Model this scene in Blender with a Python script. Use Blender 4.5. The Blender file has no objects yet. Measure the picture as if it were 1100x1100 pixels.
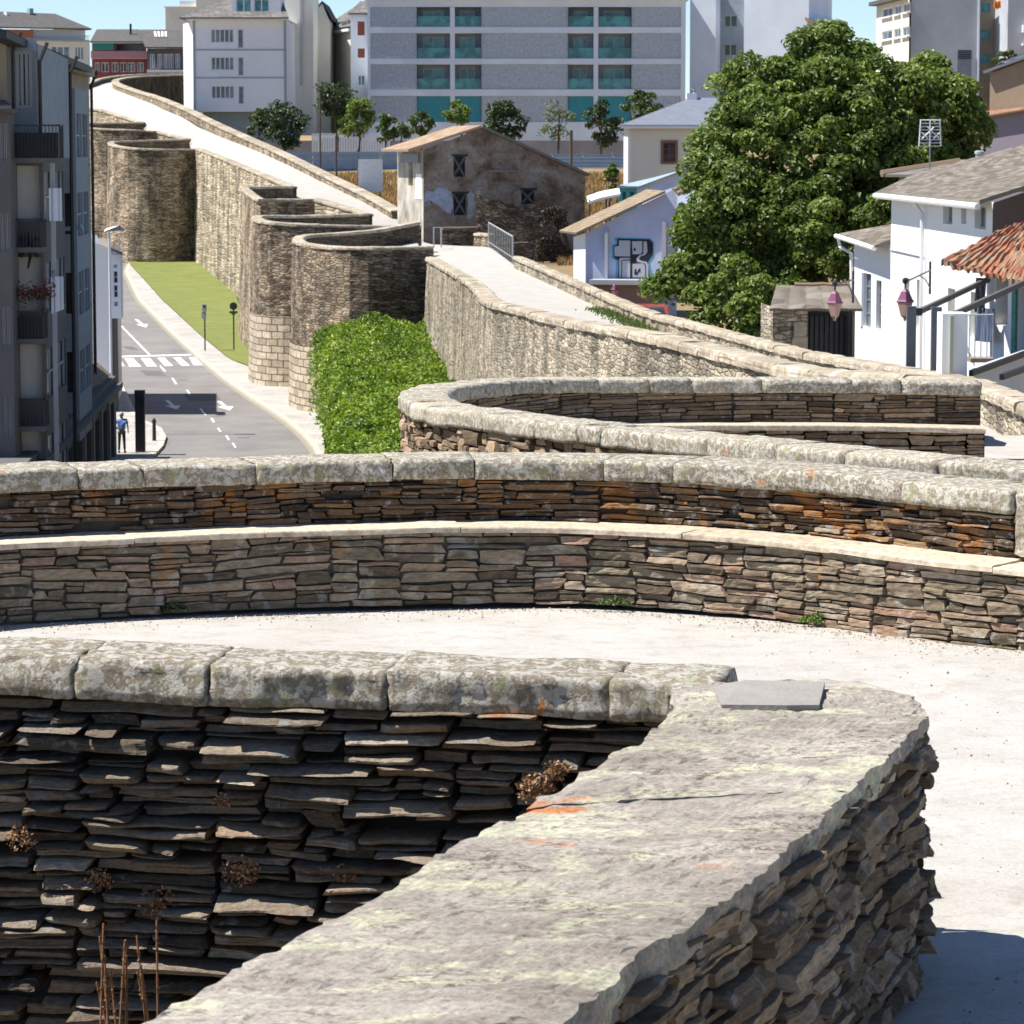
import bpy, bmesh, math, random
from mathutils import Vector, noise, Matrix
random.seed(7)
R = math.radians
PI = math.pi
EYE = 14.0
TH = math.atan(0.1114)
CT, ST = math.cos(TH), math.sin(TH)
F = 3500.0
scene = bpy.context.scene
COL = scene.collection

# ---------- measuring helpers: a photo pixel (1100 px frame) and a forward distance give a world point
def A(px, py, D):
    u = (px - 550) / F; v = (550 - py) / F
    y = CT + v * ST; z = -ST + v * CT
    return Vector((u * D / y, D, EYE + z * D / y))
def slope(py):
    v = (550 - py) / F
    return (-ST + v * CT) / (CT + v * ST)
def lerp_table(tab, t):
    if t <= tab[0][0]: return tab[0][1]
    for (a, va), (b, vb) in zip(tab, tab[1:]):
        if t <= b: return va + (vb - va) * (t - a) / (b - a)
    return tab[-1][1]
OUT_Z = [(-100,-13.8),(0,-13.6),(143,-13.2),(195,-12.6),(240,-11.2),(265,-9.9),(300,-8.0),(340,-5.6),(420,-1),(600,4),(900,8),(3500,13)]
CITY_Z = [(-100,-9),(60,-9),(90,-8.5),(130,-8),(160,-7.5),(200,-6),(230,-3.6),(260,-2),(300,-.5),(350,1),(450,5),(700,9),(3500,13)]
def street_z(y): return EYE + lerp_table(OUT_Z, y)
def city_z(y): return EYE + lerp_table(CITY_Z, y)
def G(px, py, fn=street_z, lift=0.0):          # where the sight line of a pixel meets the street
    lo, hi = 20.0, 700.0
    s = slope(py)
    for _ in range(50):
        m = (lo + hi) / 2
        if EYE + s * m > fn(m) + lift: lo = m
        else: hi = m
    return A(px, py, lo)

# ---------- objects
ORG = {}
def link(o): COL.objects.link(o); return o
def tag(o, label=None, cat=None, group=None, kind=None):
    if label: o['label'] = label
    if cat: o['category'] = cat
    if group: o['group'] = group
    if kind: o['kind'] = kind
    return o
def thing(name, loc, label, cat, group=None):
    o = link(bpy.data.objects.new(name, None)); o.location = loc; o.empty_display_size = .3
    ORG[o.name] = Vector(loc)
    return tag(o, label, cat, group)
def copy_tree(o, parent=None):
    c = link(o.copy())
    if parent: c.parent = parent
    ORG[c.name] = ORG[o.name].copy()
    for ch in list(o.children): copy_tree(ch, c)
    return c

class MB:
    def __init__(s): s.v = []; s.f = []; s.m = []; s.uv = {}; s.c = []; s.col = (0.5, 0.5, 0.5)
    def vert(s, p, c=None): s.v.append(tuple(p)); s.c.append(c or s.col); return len(s.v) - 1
    def face(s, idx, m=0, uv=None):
        s.f.append(tuple(idx)); s.m.append(m)
        if uv: s.uv[len(s.f) - 1] = uv
    def quad(s, a, b, c, d, m=0, uv=None):
        i = [s.vert(p) for p in (a, b, c, d)]; s.face(i, m, uv)
    def poly(s, pts, m=0):
        s.face([s.vert(p) for p in pts], m)
    def box(s, x0, x1, y0, y1, z0, z1, m=0):
        p = [Vector((x, y, z)) for z in (z0, z1) for y in (y0, y1) for x in (x0, x1)]
        s.hexa(p, m)
    def hexa(s, p, m=0):          # p: 8 points, order x fastest, then y, then z
        i = [s.vert(q) for q in p]
        for q in ((0,2,3,1),(4,5,7,6),(0,1,5,4),(2,6,7,3),(0,4,6,2),(1,3,7,5)): s.face([i[k] for k in q], m)
    def grid(s, nu, nv, fn, m=0, colfn=None, uvfn=None, flip=False):
        base = len(s.v)
        for j in range(nv + 1):
            for i in range(nu + 1):
                p = fn(i / nu, j / nv); s.v.append(tuple(p)); s.c.append(colfn(i / nu, j / nv) if colfn else s.col)
        for j in range(nv):
            for i in range(nu):
                a = base + j * (nu + 1) + i
                q = (a, a + 1, a + nu + 2, a + nu + 1)
                if flip: q = q[::-1]
                uv = None
                if uvfn:
                    uv = [uvfn(i / nu, j / nv), uvfn((i + 1) / nu, j / nv), uvfn((i + 1) / nu, (j + 1) / nv), uvfn(i / nu, (j + 1) / nv)]
                    if flip: uv = uv[::-1]
                s.face(q, m, uv)
    def tube(s, pts, r, n=8, m=0, caps=True):
        pts = [Vector(p) for p in pts]; rs = r if isinstance(r, (list, tuple)) else [r] * len(pts)
        rings = []
        for k, p in enumerate(pts):
            t = (pts[min(k + 1, len(pts) - 1)] - pts[max(k - 1, 0)]).normalized()
            a = t.cross(Vector((0, 0, 1)))
            if a.length < 1e-3: a = Vector((1, 0, 0))
            a.normalize(); b = t.cross(a)
            rings.append([s.vert(p + (a * math.cos(2*PI*q/n) + b * math.sin(2*PI*q/n)) * rs[k]) for q in range(n)])
        for r0, r1 in zip(rings, rings[1:]):
            for q in range(n): s.face((r0[q], r0[(q+1) % n], r1[(q+1) % n], r1[q]), m)
        if caps: s.face(rings[0][::-1], m); s.face(rings[-1], m)
    def lathe(s, c, prof, n=12, m=0, sy=1.0):
        rings = [[s.vert((c[0] + r*math.cos(2*PI*q/n), c[1] + r*sy*math.sin(2*PI*q/n), c[2] + z)) for q in range(n)] for r, z in prof]
        for r0, r1 in zip(rings, rings[1:]):
            for q in range(n): s.face((r0[q], r0[(q+1) % n], r1[(q+1) % n], r1[q]), m)
        s.face(rings[0][::-1], m); s.face(rings[-1], m)
    def build(s, name, mat, parent=None, smooth=False, fixn=False):
        me = bpy.data.meshes.new(name)
        o = ORG[parent.name] if parent else Vector((0, 0, 0))
        me.from_pydata([(x - o.x, y - o.y, z - o.z) for x, y, z in s.v], [], s.f)
        for mm in (mat if isinstance(mat, (list, tuple)) else [mat]): me.materials.append(mm)
        me.polygons.foreach_set('material_index', s.m)
        if smooth: me.polygons.foreach_set('use_smooth', [True] * len(s.f))
        if s.uv:
            l = me.uv_layers.new(name='UVMap')
            for fi, uv in s.uv.items():
                pl = me.polygons[fi]
                for k, li in enumerate(pl.loop_indices): l.data[li].uv = uv[k]
        ca = me.color_attributes.new(name='tone', type='FLOAT_COLOR', domain='POINT')
        flat = []
        for c in s.c: flat += [c[0], c[1], c[2], 1.0]
        ca.data.foreach_set('color', flat)
        me.validate(); me.update()
        if fixn:
            bm = bmesh.new(); bm.from_mesh(me); bmesh.ops.recalc_face_normals(bm, faces=bm.faces); bm.to_mesh(me); bm.free()
        ob = link(bpy.data.objects.new(name, me))
        if parent: ob.parent = parent
        ORG[ob.name] = o.copy()
        return ob

class Fr:                      # a vertical facade plane from one plan point to another; off = distance towards the viewer
    def __init__(s, p0, p1):
        s.o = Vector((p0[0], p0[1])); e = Vector((p1[0], p1[1]))
        s.L = (e - s.o).length; s.d = (e - s.o).normalized()
        s.n = Vector((s.d.y, -s.d.x))
        mid = (s.o + e) / 2
        if s.n.dot(-mid) < 0: s.n = -s.n
    def P(s, a, z, off=0.0):
        q = s.o + s.d * a + s.n * off
        return Vector((q.x, q.y, z))
    def S(s, px, py=300):
        k = A(px, py, 1.0).x       # x = k*y
        # o.x + a d.x = k (o.y + a d.y)
        return (k * s.o.y - s.o.x) / (s.d.x - k * s.d.y)
    def Z(s, a, py):
        return EYE + slope(py) * (s.o.y + s.d.y * a)
    def box(s, mb, a0, a1, z0, z1, o0, o1, m=0):
        mb.hexa([s.P(a, z, o) for z in (z0, z1) for o in (o0, o1) for a in (a0, a1)], m)
def FrPx(px0, D0, px1, D1, py=300):
    a = A(px0, py, D0); b = A(px1, py, D1)
    return Fr((a.x, a.y), (b.x, b.y))

def wall_open(mb, fr, a0, a1, z0, z1, ops, depth=.15, off=0.0, m=0, mr=0):
    xs = sorted({a0, a1} | {v for o in ops for v in (o[0], o[1])}); zs = sorted({z0, z1} | {v for o in ops for v in (o[2], o[3])})
    for x0, x1 in zip(xs, xs[1:]):
        for y0, y1 in zip(zs, zs[1:]):
            cx, cy = (x0 + x1) / 2, (y0 + y1) / 2
            if any(o[0] < cx < o[1] and o[2] < cy < o[3] for o in ops): continue
            mb.quad(fr.P(x0, y0, off), fr.P(x1, y0, off), fr.P(x1, y1, off), fr.P(x0, y1, off), m)
    for (xa, xb, za, zb) in [o[:4] for o in ops]:
        for (p, q) in (((xa, za), (xb, za)), ((xb, za), (xb, zb)), ((xb, zb), (xa, zb)), ((xa, zb), (xa, za))):
            mb.quad(fr.P(p[0], p[1], off), fr.P(q[0], q[1], off), fr.P(q[0], q[1], off - depth), fr.P(p[0], p[1], off - depth), mr)

def window(fr, a0, a1, z0, z1, off, parent, mframe, mglass, nx=2, nz=1, bar=.06, sill=None, name='window'):
    mb = MB(); t = .05
    for k in range(nx + 1):
        c = a0 + (a1 - a0) * k / nx; c = min(max(c, a0 + bar/2), a1 - bar/2)
        fr.box(mb, c - bar/2, c + bar/2, z0, z1, off - t, off)
    for k in range(nz + 1):
        c = z0 + (z1 - z0) * k / nz; c = min(max(c, z0 + bar/2), z1 - bar/2)
        fr.box(mb, a0, a1, c - bar/2, c + bar/2, off - t + .004, off + .004)
    w = mb.build(name, mframe, parent)
    g = MB(); g.quad(*[fr.P(a, z, off - .03) for a, z in ((a0, z0), (a1, z0), (a1, z1), (a0, z1))])
    g.build('pane', mglass, w)
    if sill:
        b = MB(); fr.box(b, a0 - .08, a1 + .08, z0 - .1, z0 - .003, off - .05, off + .25); b.build('sill', sill, w)
    return w

# ---------- materials
M = {}
def newmat(name):
    m = bpy.data.materials.new(name); m.use_nodes = True
    nt = m.node_tree; b = nt.nodes['Principled BSDF']; M[name] = m
    return m, nt, b
class NB:
    def __init__(s, nt): s.nt = nt
    def n(s, typ, **kw):
        nd = s.nt.nodes.new(typ)
        for k, v in kw.items():
            if k.startswith('i_'):
                key = k[2:]
                key = int(key) if key.isdigit() else key.replace('_', ' ')
                nd.inputs[key].default_value = v
            else: setattr(nd, k, v)
        return nd
    def l(s, a, b): s.nt.links.new(a, b)
    def coord(s, kind='Object', scale=(1,1,1)):
        tc = s.n('ShaderNodeTexCoord'); mp = s.n('ShaderNodeMapping'); mp.inputs['Scale'].default_value = scale
        s.l(tc.outputs[kind], mp.inputs[0]); return mp.outputs[0]
    def noise(s, vec, scale, detail=5, rough=.6, dist=0.0):
        n = s.n('ShaderNodeTexNoise', i_Scale=scale, i_Detail=detail, i_Roughness=rough, i_Distortion=dist); s.l(vec, n.inputs['Vector']); return n.outputs['Fac']
    def ramp(s, fac, stops, interp='LINEAR'):
        r = s.n('ShaderNodeValToRGB'); cr = r.color_ramp; cr.interpolation = interp
        while len(cr.elements) < len(stops): cr.elements.new(.5)
        for e, (p, c) in zip(cr.elements, stops):
            e.position = p; e.color = (*c, 1) if len(c) == 3 else c
        s.l(fac, r.inputs[0]); return r.outputs[0]
    def mix(s, fac, a, b, blend='MIX'):
        m = s.n('ShaderNodeMix', data_type='RGBA', blend_type=blend)
        for sock, val in ((m.inputs[0], fac), (m.inputs[6], a), (m.inputs[7], b)):
            if isinstance(val, (int, float)): sock.default_value = val
            elif isinstance(val, (tuple, list)): sock.default_value = (*val, 1) if len(val) == 3 else val
            else: s.l(val, sock)
        return m.outputs[2]
    def math(s, op, a, b=0.0):
        m = s.n('ShaderNodeMath', operation=op)
        for sock, val in ((m.inputs[0], a), (m.inputs[1], b)):
            if isinstance(val, (int, float)): sock.default_value = val
            else: s.l(val, sock)
        return m.outputs[0]
    def bump(s, h, bsdf, strength=.5, dist=.02):
        b = s.n('ShaderNodeBump', i_Strength=strength, i_Distance=dist); s.l(h, b.inputs['Height']); s.l(b.outputs[0], bsdf.inputs['Normal'])
    def tone(s):
        a = s.n('ShaderNodeAttribute', attribute_name='tone'); sp = s.n('ShaderNodeSeparateColor'); s.l(a.outputs['Color'], sp.inputs[0]); return sp.outputs
def flat(name, col, rough=.7, metal=0.0, var=.12, scale=3.0, bump=0.0, spec=None):
    m, nt, b = newmat(name); nb = NB(nt)
    v = nb.coord('Object'); f = nb.noise(v, scale)
    c = nb.ramp(f, [(.3, tuple(x*(1-var) for x in col)), (.7, tuple(min(1, x*(1+var)) for x in col))])
    nb.l(c, b.inputs['Base Color']); b.inputs['Roughness'].default_value = rough; b.inputs['Metallic'].default_value = metal
    if spec is not None: b.inputs['Specular IOR Level'].default_value = spec
    if bump: nb.bump(nb.noise(v, scale*8), b, bump, .02)
    return m
def lichen_stone(name, ramp_t, scale=6, white=.5, orange=.3, green=.2, wcol=(.62,.61,.54), spec=(1,1,1), bump=.6, bd=.01, orange_amt=.62, oscale=3.0, white_thr=.56, ocol=(.55,.19,.035), spots=False):
    """stone tone per block from the 'tone' attribute, grain, pale lichen blotches, orange lichen spots"""
    m, nt, b = newmat(name); nb = NB(nt)
    v = nb.coord('Object', spec); vi = nb.coord('Object')
    t = nb.tone()
    base = nb.ramp(t[0], [(p_, (c_[0]*1.10, c_[1]*1.0, c_[2]*.87)) for p_, c_ in ramp_t])
    g = nb.noise(v, scale*3, 8, .7)
    base = nb.mix(1.0, base, nb.ramp(g, [(.25, (.45,.45,.45)), (.75, (1.5,1.5,1.5))]), 'MULTIPLY')
    n2 = nb.noise(vi, scale, 8, .65, .6)
    wf = nb.ramp(n2, [(white_thr, (0,0,0)), (white_thr+.05, (1,1,1))])
    base = nb.mix(nb.math('MULTIPLY', wf, white), base, wcol)
    if spots:
        for sc_, th_, col_ in ((26,.30,(.74,.72,.64)),(55,.28,(.70,.67,.58)),(38,.2,(.17,.15,.12))):
            vo = nb.n('ShaderNodeTexVoronoi', i_Scale=float(sc_), i_Randomness=1.0)
            wv = nb.n('ShaderNodeVectorMath', operation='MULTIPLY_ADD'); nn_ = nb.n('ShaderNodeTexNoise', i_Scale=float(sc_)*1.6, i_Detail=4.0); nb.l(vi, nn_.inputs['Vector'])
            nb.l(nn_.outputs['Color'], wv.inputs[0]); wv.inputs[1].default_value = (.9/sc_,)*3; nb.l(vi, wv.inputs[2]); nb.l(wv.outputs[0], vo.inputs['Vector'])
            sp_ = nb.ramp(vo.outputs['Distance'], [(th_, (1,1,1)), (th_+.10, (0,0,0))])
            s2_ = nb.n('ShaderNodeSeparateColor'); nb.l(vo.outputs['Color'], s2_.inputs[0]); pick = nb.ramp(s2_.outputs[0], [(.5,(0,0,0)),(.55,(1,1,1))])
            base = nb.mix(nb.math('MULTIPLY', nb.math('MULTIPLY', sp_, pick), .5), base, col_)
    n3 = nb.noise(vi, scale*.55, 6, .6)
    gf = nb.ramp(n3, [(.55, (0,0,0)), (.68, (1,1,1))])
    base = nb.mix(nb.math('MULTIPLY', gf, green), base, (.33,.34,.16))
    n4 = nb.noise(vi, oscale, 5, .6, .3)
    of = nb.ramp(n4, [(orange_amt, (0,0,0)), (orange_amt+.04, (1,1,1))])
    base = nb.mix(nb.math('MULTIPLY', of, orange), base, ocol)
    nb.l(base, b.inputs['Base Color']); b.inputs['Roughness'].default_value = .9; b.inputs['Specular IOR Level'].default_value = .2
    h = nb.math('ADD', nb.noise(v, scale*5, 8, .75), nb.math('MULTIPLY', n2, .5))
    nb.bump(h, b, bump, bd)
    return m
# slate seen from outside on the near tower, dark
lichen_stone('slate_dark', [(0,(.10,.085,.07)),(.4,(.24,.208,.175)),(.75,(.38,.335,.285)),(.93,(.40,.28,.20)),(1,(.56,.51,.44))], scale=13, white=.85, orange=.9, green=.15, spec=(1,1,3), bump=1.0, bd=.02, orange_amt=.66, oscale=2.2, white_thr=.57, wcol=(.36,.36,.33))
lichen_stone('slate_rust', [(0,(.055,.044,.036)),(.35,(.13,.10,.078)),(.6,(.22,.165,.12)),(.8,(.32,.19,.09)),(1,(.42,.36,.29))], scale=14, white=.75, orange=.7, green=.1, spec=(1,1,4), bump=1.0, bd=.015, orange_amt=.56, oscale=2.6, wcol=(.48,.46,.42), ocol=(.42,.19,.06))
lichen_stone('slate_brown', [(0,(.10,.08,.062)),(.35,(.20,.16,.122)),(.6,(.30,.245,.185)),(.85,(.40,.31,.22)),(1,(.48,.40,.31))], scale=7, white=.4, orange=.5, green=.1, spec=(1,1,4), bump=1.0, bd=.015, orange_amt=.66, oscale=2.6, wcol=(.48,.46,.42), ocol=(.42,.19,.06))
lichen_stone('bench_stone', [(0,(.12,.10,.08)),(.4,(.22,.19,.15)),(.7,(.30,.265,.21)),(.86,(.31,.215,.17)),(1,(.38,.34,.28))], scale=6, white=.3, orange=.5, green=.12, spec=(1,1,3), bump=.9, bd=.014, orange_amt=.63, oscale=2.4, ocol=(.40,.2,.07))
lichen_stone('bench_slab', [(0,(.42,.375,.32)),(1,(.52,.475,.41))], scale=6, white=.3, orange=.2, green=.05, bump=.4, bd=.01, orange_amt=.66)
lichen_stone('coping_lichen', [(0,(.22,.205,.175)),(.5,(.29,.272,.235)),(1,(.37,.35,.30))], scale=21, white=.5, orange=.9, green=.6, bump=1.0, bd=.012, orange_amt=.665, oscale=4.2, white_thr=.50, wcol=(.80,.78,.70), spots=True)
lichen_stone('coping_far', [(0,(.27,.25,.215)),(1,(.42,.395,.345))], scale=1.6, white=.5, orange=.25, green=.25, bump=.6, bd=.03, orange_amt=.68)
# curtain slab: lilac grey schist with long pale lichen patches
m, nt, b = newmat('slab_schist'); nb = NB(nt)
v = nb.coord('Object', (.9, 1.9, 1.9)); vi = nb.coord('Object')
base = nb.ramp(nb.noise(v, 3.5, 9, .7, .5), [(.28,(.2,.175,.155)),(.40,(.34,.305,.275)),(.52,(.42,.385,.345)),(.64,(.52,.48,.43)),(.8,(.68,.63,.55))])
v3 = nb.coord('Object', (.8, 1.6, 1.6))
p = nb.ramp(nb.noise(v3, 2.6, 10, .72, .4), [(.52,(0,0,0)),(.56,(1,1,1))])
p2 = nb.ramp(nb.noise(vi, 26, 6, .7), [(.4,(.3,.3,.3)),(.6,(1,1,1))])
base = nb.mix(nb.math('MULTIPLY', nb.math('MULTIPLY', p, p2), .85), base, (.64,.65,.47))
o = nb.ramp(nb.noise(v, 1.7, 4, .5), [(.70,(0,0,0)),(.74,(1,1,1))]); base = nb.mix(nb.math('MULTIPLY', o, .8), base, (.62,.2,.04))
dk = nb.ramp(nb.noise(v, 11, 8, .8), [(.3,(.45,.42,.4)),(.42,(1,1,1))]); base = nb.mix(1.0, base, dk, 'MULTIPLY')
gr = nb.noise(vi, 55, 8, .8); base = nb.mix(1.0, base, nb.ramp(gr, [(.32,(.5,.49,.47)),(.5,(1,1,1)),(.68,(1.4,1.38,1.3))]), 'MULTIPLY')
ck = nb.ramp(nb.noise(nb.coord('Object', (1.0, 3.5, 3.5)), 5, 5, .6, .8), [(.475,(1,1,1)),(.495,(.38,.34,.3)),(.505,(.38,.34,.3)),(.525,(1,1,1))]); ckm = nb.ramp(nb.noise(vi, 2.2, 3), [(.5,(0,0,0)),(.6,(1,1,1))]); base = nb.mix(ckm, base, nb.mix(1.0, base, ck, 'MULTIPLY'))
big = nb.noise(vi, 1.1, 4, .6); base = nb.mix(1.0, base, nb.ramp(big, [(.35,(.78,.76,.72)),(.65,(1.18,1.16,1.12))]), 'MULTIPLY')
nb.l(base, b.inputs['Base Color']); b.inputs['Roughness'].default_value = .95; b.inputs['Specular IOR Level'].default_value = .15
vb = nb.coord('Object', (.9, 2.5, 5.0))
nb.bump(nb.math('ADD', nb.noise(vb, 7, 10, .8), nb.math('MULTIPLY', gr, .8)), b, .9, .012)
flat('gap_dark', (.03,.026,.022), .95, var=.4, scale=8)
flat('mortar', (.10,.085,.07), .95, var=.3, scale=8)
flat('bench_mortar', (.13,.115,.095), .95, var=.3, scale=8)

def masonry(name, cols, sx=2.6, sz=7.5, stain=.5, moss=.0, joint=.55, bright=1.0, bd=.05, dist=.45):
    m, nt, b = newmat(name); nb = NB(nt)
    tc = nb.n('ShaderNodeTexCoord'); mp = nb.n('ShaderNodeMapping'); mp.inputs['Scale'].default_value = (sx, sz, 1); nb.l(tc.outputs['UV'], mp.inputs[0])
    uvn = nb.n('ShaderNodeTexNoise', i_Scale=1.1, i_Detail=4.0); nb.l(mp.outputs[0], uvn.inputs['Vector'])
    sub = nb.n('ShaderNodeVectorMath', operation='SCALE'); sub.inputs['Scale'].default_value = dist; nb.l(uvn.outputs['Color'], sub.inputs[0])
    add = nb.n('ShaderNodeVectorMath', operation='ADD'); nb.l(mp.outputs[0], add.inputs[0]); nb.l(sub.outputs[0], add.inputs[1])
    vo = nb.n('ShaderNodeTexVoronoi', voronoi_dimensions='2D', i_Scale=1.0, i_Randomness=.9); nb.l(add.outputs[0], vo.inputs['Vector'])
    ve = nb.n('ShaderNodeTexVoronoi', voronoi_dimensions='2D', feature='DISTANCE_TO_EDGE', i_Scale=1.0, i_Randomness=.9); nb.l(add.outputs[0], ve.inputs['Vector'])
    sp = nb.n('ShaderNodeSeparateColor'); nb.l(vo.outputs['Color'], sp.inputs[0])
    c = nb.ramp(sp.outputs[0], [(i/(len(cols)-1), (q[0]*.97*bright, q[1]*.97*bright, q[2]*.96*bright)) for i, q in enumerate(cols)])
    e = nb.ramp(ve.outputs['Distance'], [(.0,(1-joint,)*3),(.09,(1,1,1))]); c = nb.mix(1.0, c, e, 'MULTIPLY')
    uvm = nb.n('ShaderNodeMapping'); nb.l(tc.outputs['UV'], uvm.inputs[0])
    uvs = nb.n('ShaderNodeMapping'); uvs.inputs['Scale'].default_value = (sx/2.2, 1, 1); nb.l(tc.outputs['UV'], uvs.inputs[0]); g = nb.noise(uvs.outputs[0], 7, 9, .8); c = nb.mix(1.0, c, nb.ramp(g, [(.32,(.38,.38,.38)),(.5,(1,1,1)),(.68,(1.55,1.52,1.45))]), 'MULTIPLY')
    mp2 = nb.n('ShaderNodeMapping'); mp2.inputs['Scale'].default_value = (.5,.25,1); nb.l(tc.outputs['UV'], mp2.inputs[0])
    st = nb.ramp(nb.noise(mp2.outputs[0], 1.0, 6, .65, .4), [(.4,(1-stain,)*3),(.6,(1.12,1.1,1.05))]); c = nb.mix(1.0, c, st, 'MULTIPLY')
    if moss:
        ms = nb.ramp(nb.noise(mp2.outputs[0], 1.6, 6, .65), [(.52,(0,0,0)),(.65,(1,1,1))]); c = nb.mix(nb.math('MULTIPLY', ms, moss), c, (.09,.1,.035))
    nb.l(c, b.inputs['Base Color']); b.inputs['Roughness'].default_value = .95; b.inputs['Specular IOR Level'].default_value = .15
    hh = nb.math('ADD', nb.ramp(ve.outputs['Distance'], [(.0,(0,0,0)),(.2,(1,1,1))]), nb.math('MULTIPLY', g, .6))
    nb.bump(nb.math('ADD', hh, sp.outputs[1]), b, .9, bd)
    return m
masonry('masonry_lit', [(.24,.205,.16),(.38,.335,.265),(.50,.445,.36),(.6,.54,.44),(.42,.34,.26)], sx=2.0, sz=11, stain=.45, moss=.3, joint=.45, dist=.8)
masonry('masonry_long', [(.30,.25,.185),(.44,.375,.285),(.54,.47,.36),(.62,.54,.42),(.44,.34,.25)], sx=.45, sz=5, stain=.5, moss=.15, joint=.45, dist=.9)
masonry('masonry_dark', [(.16,.125,.095),(.26,.205,.155),(.35,.285,.215),(.50,.42,.33),(.30,.21,.155)], sx=2.2, sz=8, stain=.45, moss=.12, joint=.5, bd=.12, dist=.7)
masonry('masonry_tan', [(.26,.20,.15),(.40,.325,.24),(.52,.435,.325),(.64,.545,.42),(.42,.29,.205)], sx=2.0, sz=6.5, stain=.55, moss=.1, joint=.5, bd=.14, dist=.7)
masonry('masonry_moss', [(.08,.07,.045),(.12,.105,.07),(.16,.14,.09)], sx=2, sz=5, stain=.5, moss=.8)
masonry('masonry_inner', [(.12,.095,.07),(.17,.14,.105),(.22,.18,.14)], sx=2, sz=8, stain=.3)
def bricks(name, c1, c2, cm, w, h, mort=.02, bump=.5):
    m, nt, b = newmat(name); nb = NB(nt)
    tc = nb.n('ShaderNodeTexCoord')
    br = nb.n('ShaderNodeTexBrick', i_Scale=1.0, i_Mortar_Size=mort, i_Brick_Width=w, i_Row_Height=h, i_Mortar_Smooth=.3, i_Bias=0.0)
    br.inputs['Color1'].default_value = (*c1, 1); br.inputs['Color2'].default_value = (*c2, 1); br.inputs['Mortar'].default_value = (*cm, 1)
    uvn = nb.n('ShaderNodeTexNoise', i_Scale=1.6, i_Detail=3.0); nb.l(tc.outputs['UV'], uvn.inputs['Vector'])
    sub = nb.n('ShaderNodeVectorMath', operation='SCALE'); sub.inputs['Scale'].default_value = h*.35; nb.l(uvn.outputs['Color'], sub.inputs[0])
    add = nb.n('ShaderNodeVectorMath', operation='ADD'); nb.l(tc.outputs['UV'], add.inputs[0]); nb.l(sub.outputs[0], add.inputs[1])
    nb.l(add.outputs[0], br.inputs['Vector'])
    g = nb.noise(tc.outputs['UV'], 4, 7, .7)
    c = nb.mix(1.0, br.outputs['Color'], nb.ramp(g, [(.3,(.7,.7,.7)),(.7,(1.2,1.2,1.2))]), 'MULTIPLY')
    nb.l(c, b.inputs['Base Color']); b.inputs['Roughness'].default_value = .9
    inv = nb.math('SUBTRACT', 1.0, br.outputs['Fac']); nb.bump(nb.math('ADD', inv, g), b, bump, .03)
    return m
bricks('ashlar', (.34,.28,.20), (.58,.48,.35), (.15,.12,.09), .7, .38, .035, .9)
bricks('panel_block', (.42,.475,.55), (.45,.505,.58), (.40,.45,.52), .6, .3, .012, .05)
# gravel
m, nt, b = newmat('gravel'); nb = NB(nt); v = nb.coord('Object')
g1 = nb.noise(v, 60, 6, .8); g2 = nb.noise(v, 1.3, 6, .6)
c = nb.ramp(g1, [(.3,(.35,.33,.30)),(.5,(.45,.43,.40)),(.7,(.54,.52,.485))]); c = nb.mix(1.0, c, nb.ramp(g2, [(.3,(.88,.865,.83)),(.7,(1.05,1.05,1.05))]), 'MULTIPLY'); c = nb.mix(1.0, c, nb.ramp(nb.noise(v, 5.5, 8, .75), [(.36,(.84,.82,.78)),(.5,(1,1,1))]), 'MULTIPLY')
nb.l(c, b.inputs['Base Color']); b.inputs['Roughness'].default_value = .95
nb.bump(nb.math('ADD', g1, nb.math('MULTIPLY', nb.noise(v, 7, 4), .8)), b, .35, .012)
m, nt, b = newmat('asphalt'); nb = NB(nt); v = nb.coord('Object')
c = nb.ramp(nb.noise(v, .35, 7, .65), [(.3,(.16,.148,.138)),(.5,(.20,.186,.175)),(.7,(.24,.225,.21))]); c = nb.mix(1.0, c, nb.ramp(nb.noise(v, 30, 4), [(.3,(.85,.85,.85)),(.7,(1.15,1.15,1.15))]), 'MULTIPLY')
nb.l(c, b.inputs['Base Color']); b.inputs['Roughness'].default_value = .85
m, nt, b = newmat('pavement'); nb = NB(nt); v = nb.coord('Object')
br = nb.n('ShaderNodeTexBrick', i_Scale=1.0, i_Mortar_Size=.015, i_Brick_Width=.6, i_Row_Height=.6); br.inputs['Color1'].default_value=(.40,.375,.34,1); br.inputs['Color2'].default_value=(.46,.43,.39,1); br.inputs['Mortar'].default_value=(.3,.28,.25,1); nb.l(v, br.inputs['Vector'])
c = nb.mix(1.0, br.outputs[0], nb.ramp(nb.noise(v, .5, 6, .6), [(.35,(.82,.82,.82)),(.65,(1.1,1.1,1.1))]), 'MULTIPLY')
nb.l(c, b.inputs['Base Color']); b.inputs['Roughness'].default_value = .9
m, nt, b = newmat('lawn'); nb = NB(nt); v = nb.coord('Object'); v2 = nb.coord('Object', (.35, 1.6, 1))
c = nb.ramp(nb.noise(v2, 1.6, 9, .75), [(.36,(.10,.14,.03)),(.48,(.17,.205,.045)),(.6,(.22,.24,.06)),(.72,(.36,.33,.14))]); c = nb.mix(1.0, c, nb.ramp(nb.noise(v, 6, 6, .8), [(.3,(.75,.75,.75)),(.7,(1.25,1.2,1.1))]), 'MULTIPLY')
nb.l(c, b.inputs['Base Color']); b.inputs['Roughness'].default_value = .95; nb.bump(nb.noise(v, 12, 6, .8), b, .8, .08)
m, nt, b = newmat('earth'); nb = NB(nt); v = nb.coord('Object')
c = nb.ramp(nb.noise(v, .12, 8, .7), [(.3,(.16,.13,.07)),(.5,(.30,.20,.10)),(.62,(.24,.22,.09)),(.8,(.4,.3,.16))])
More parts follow.
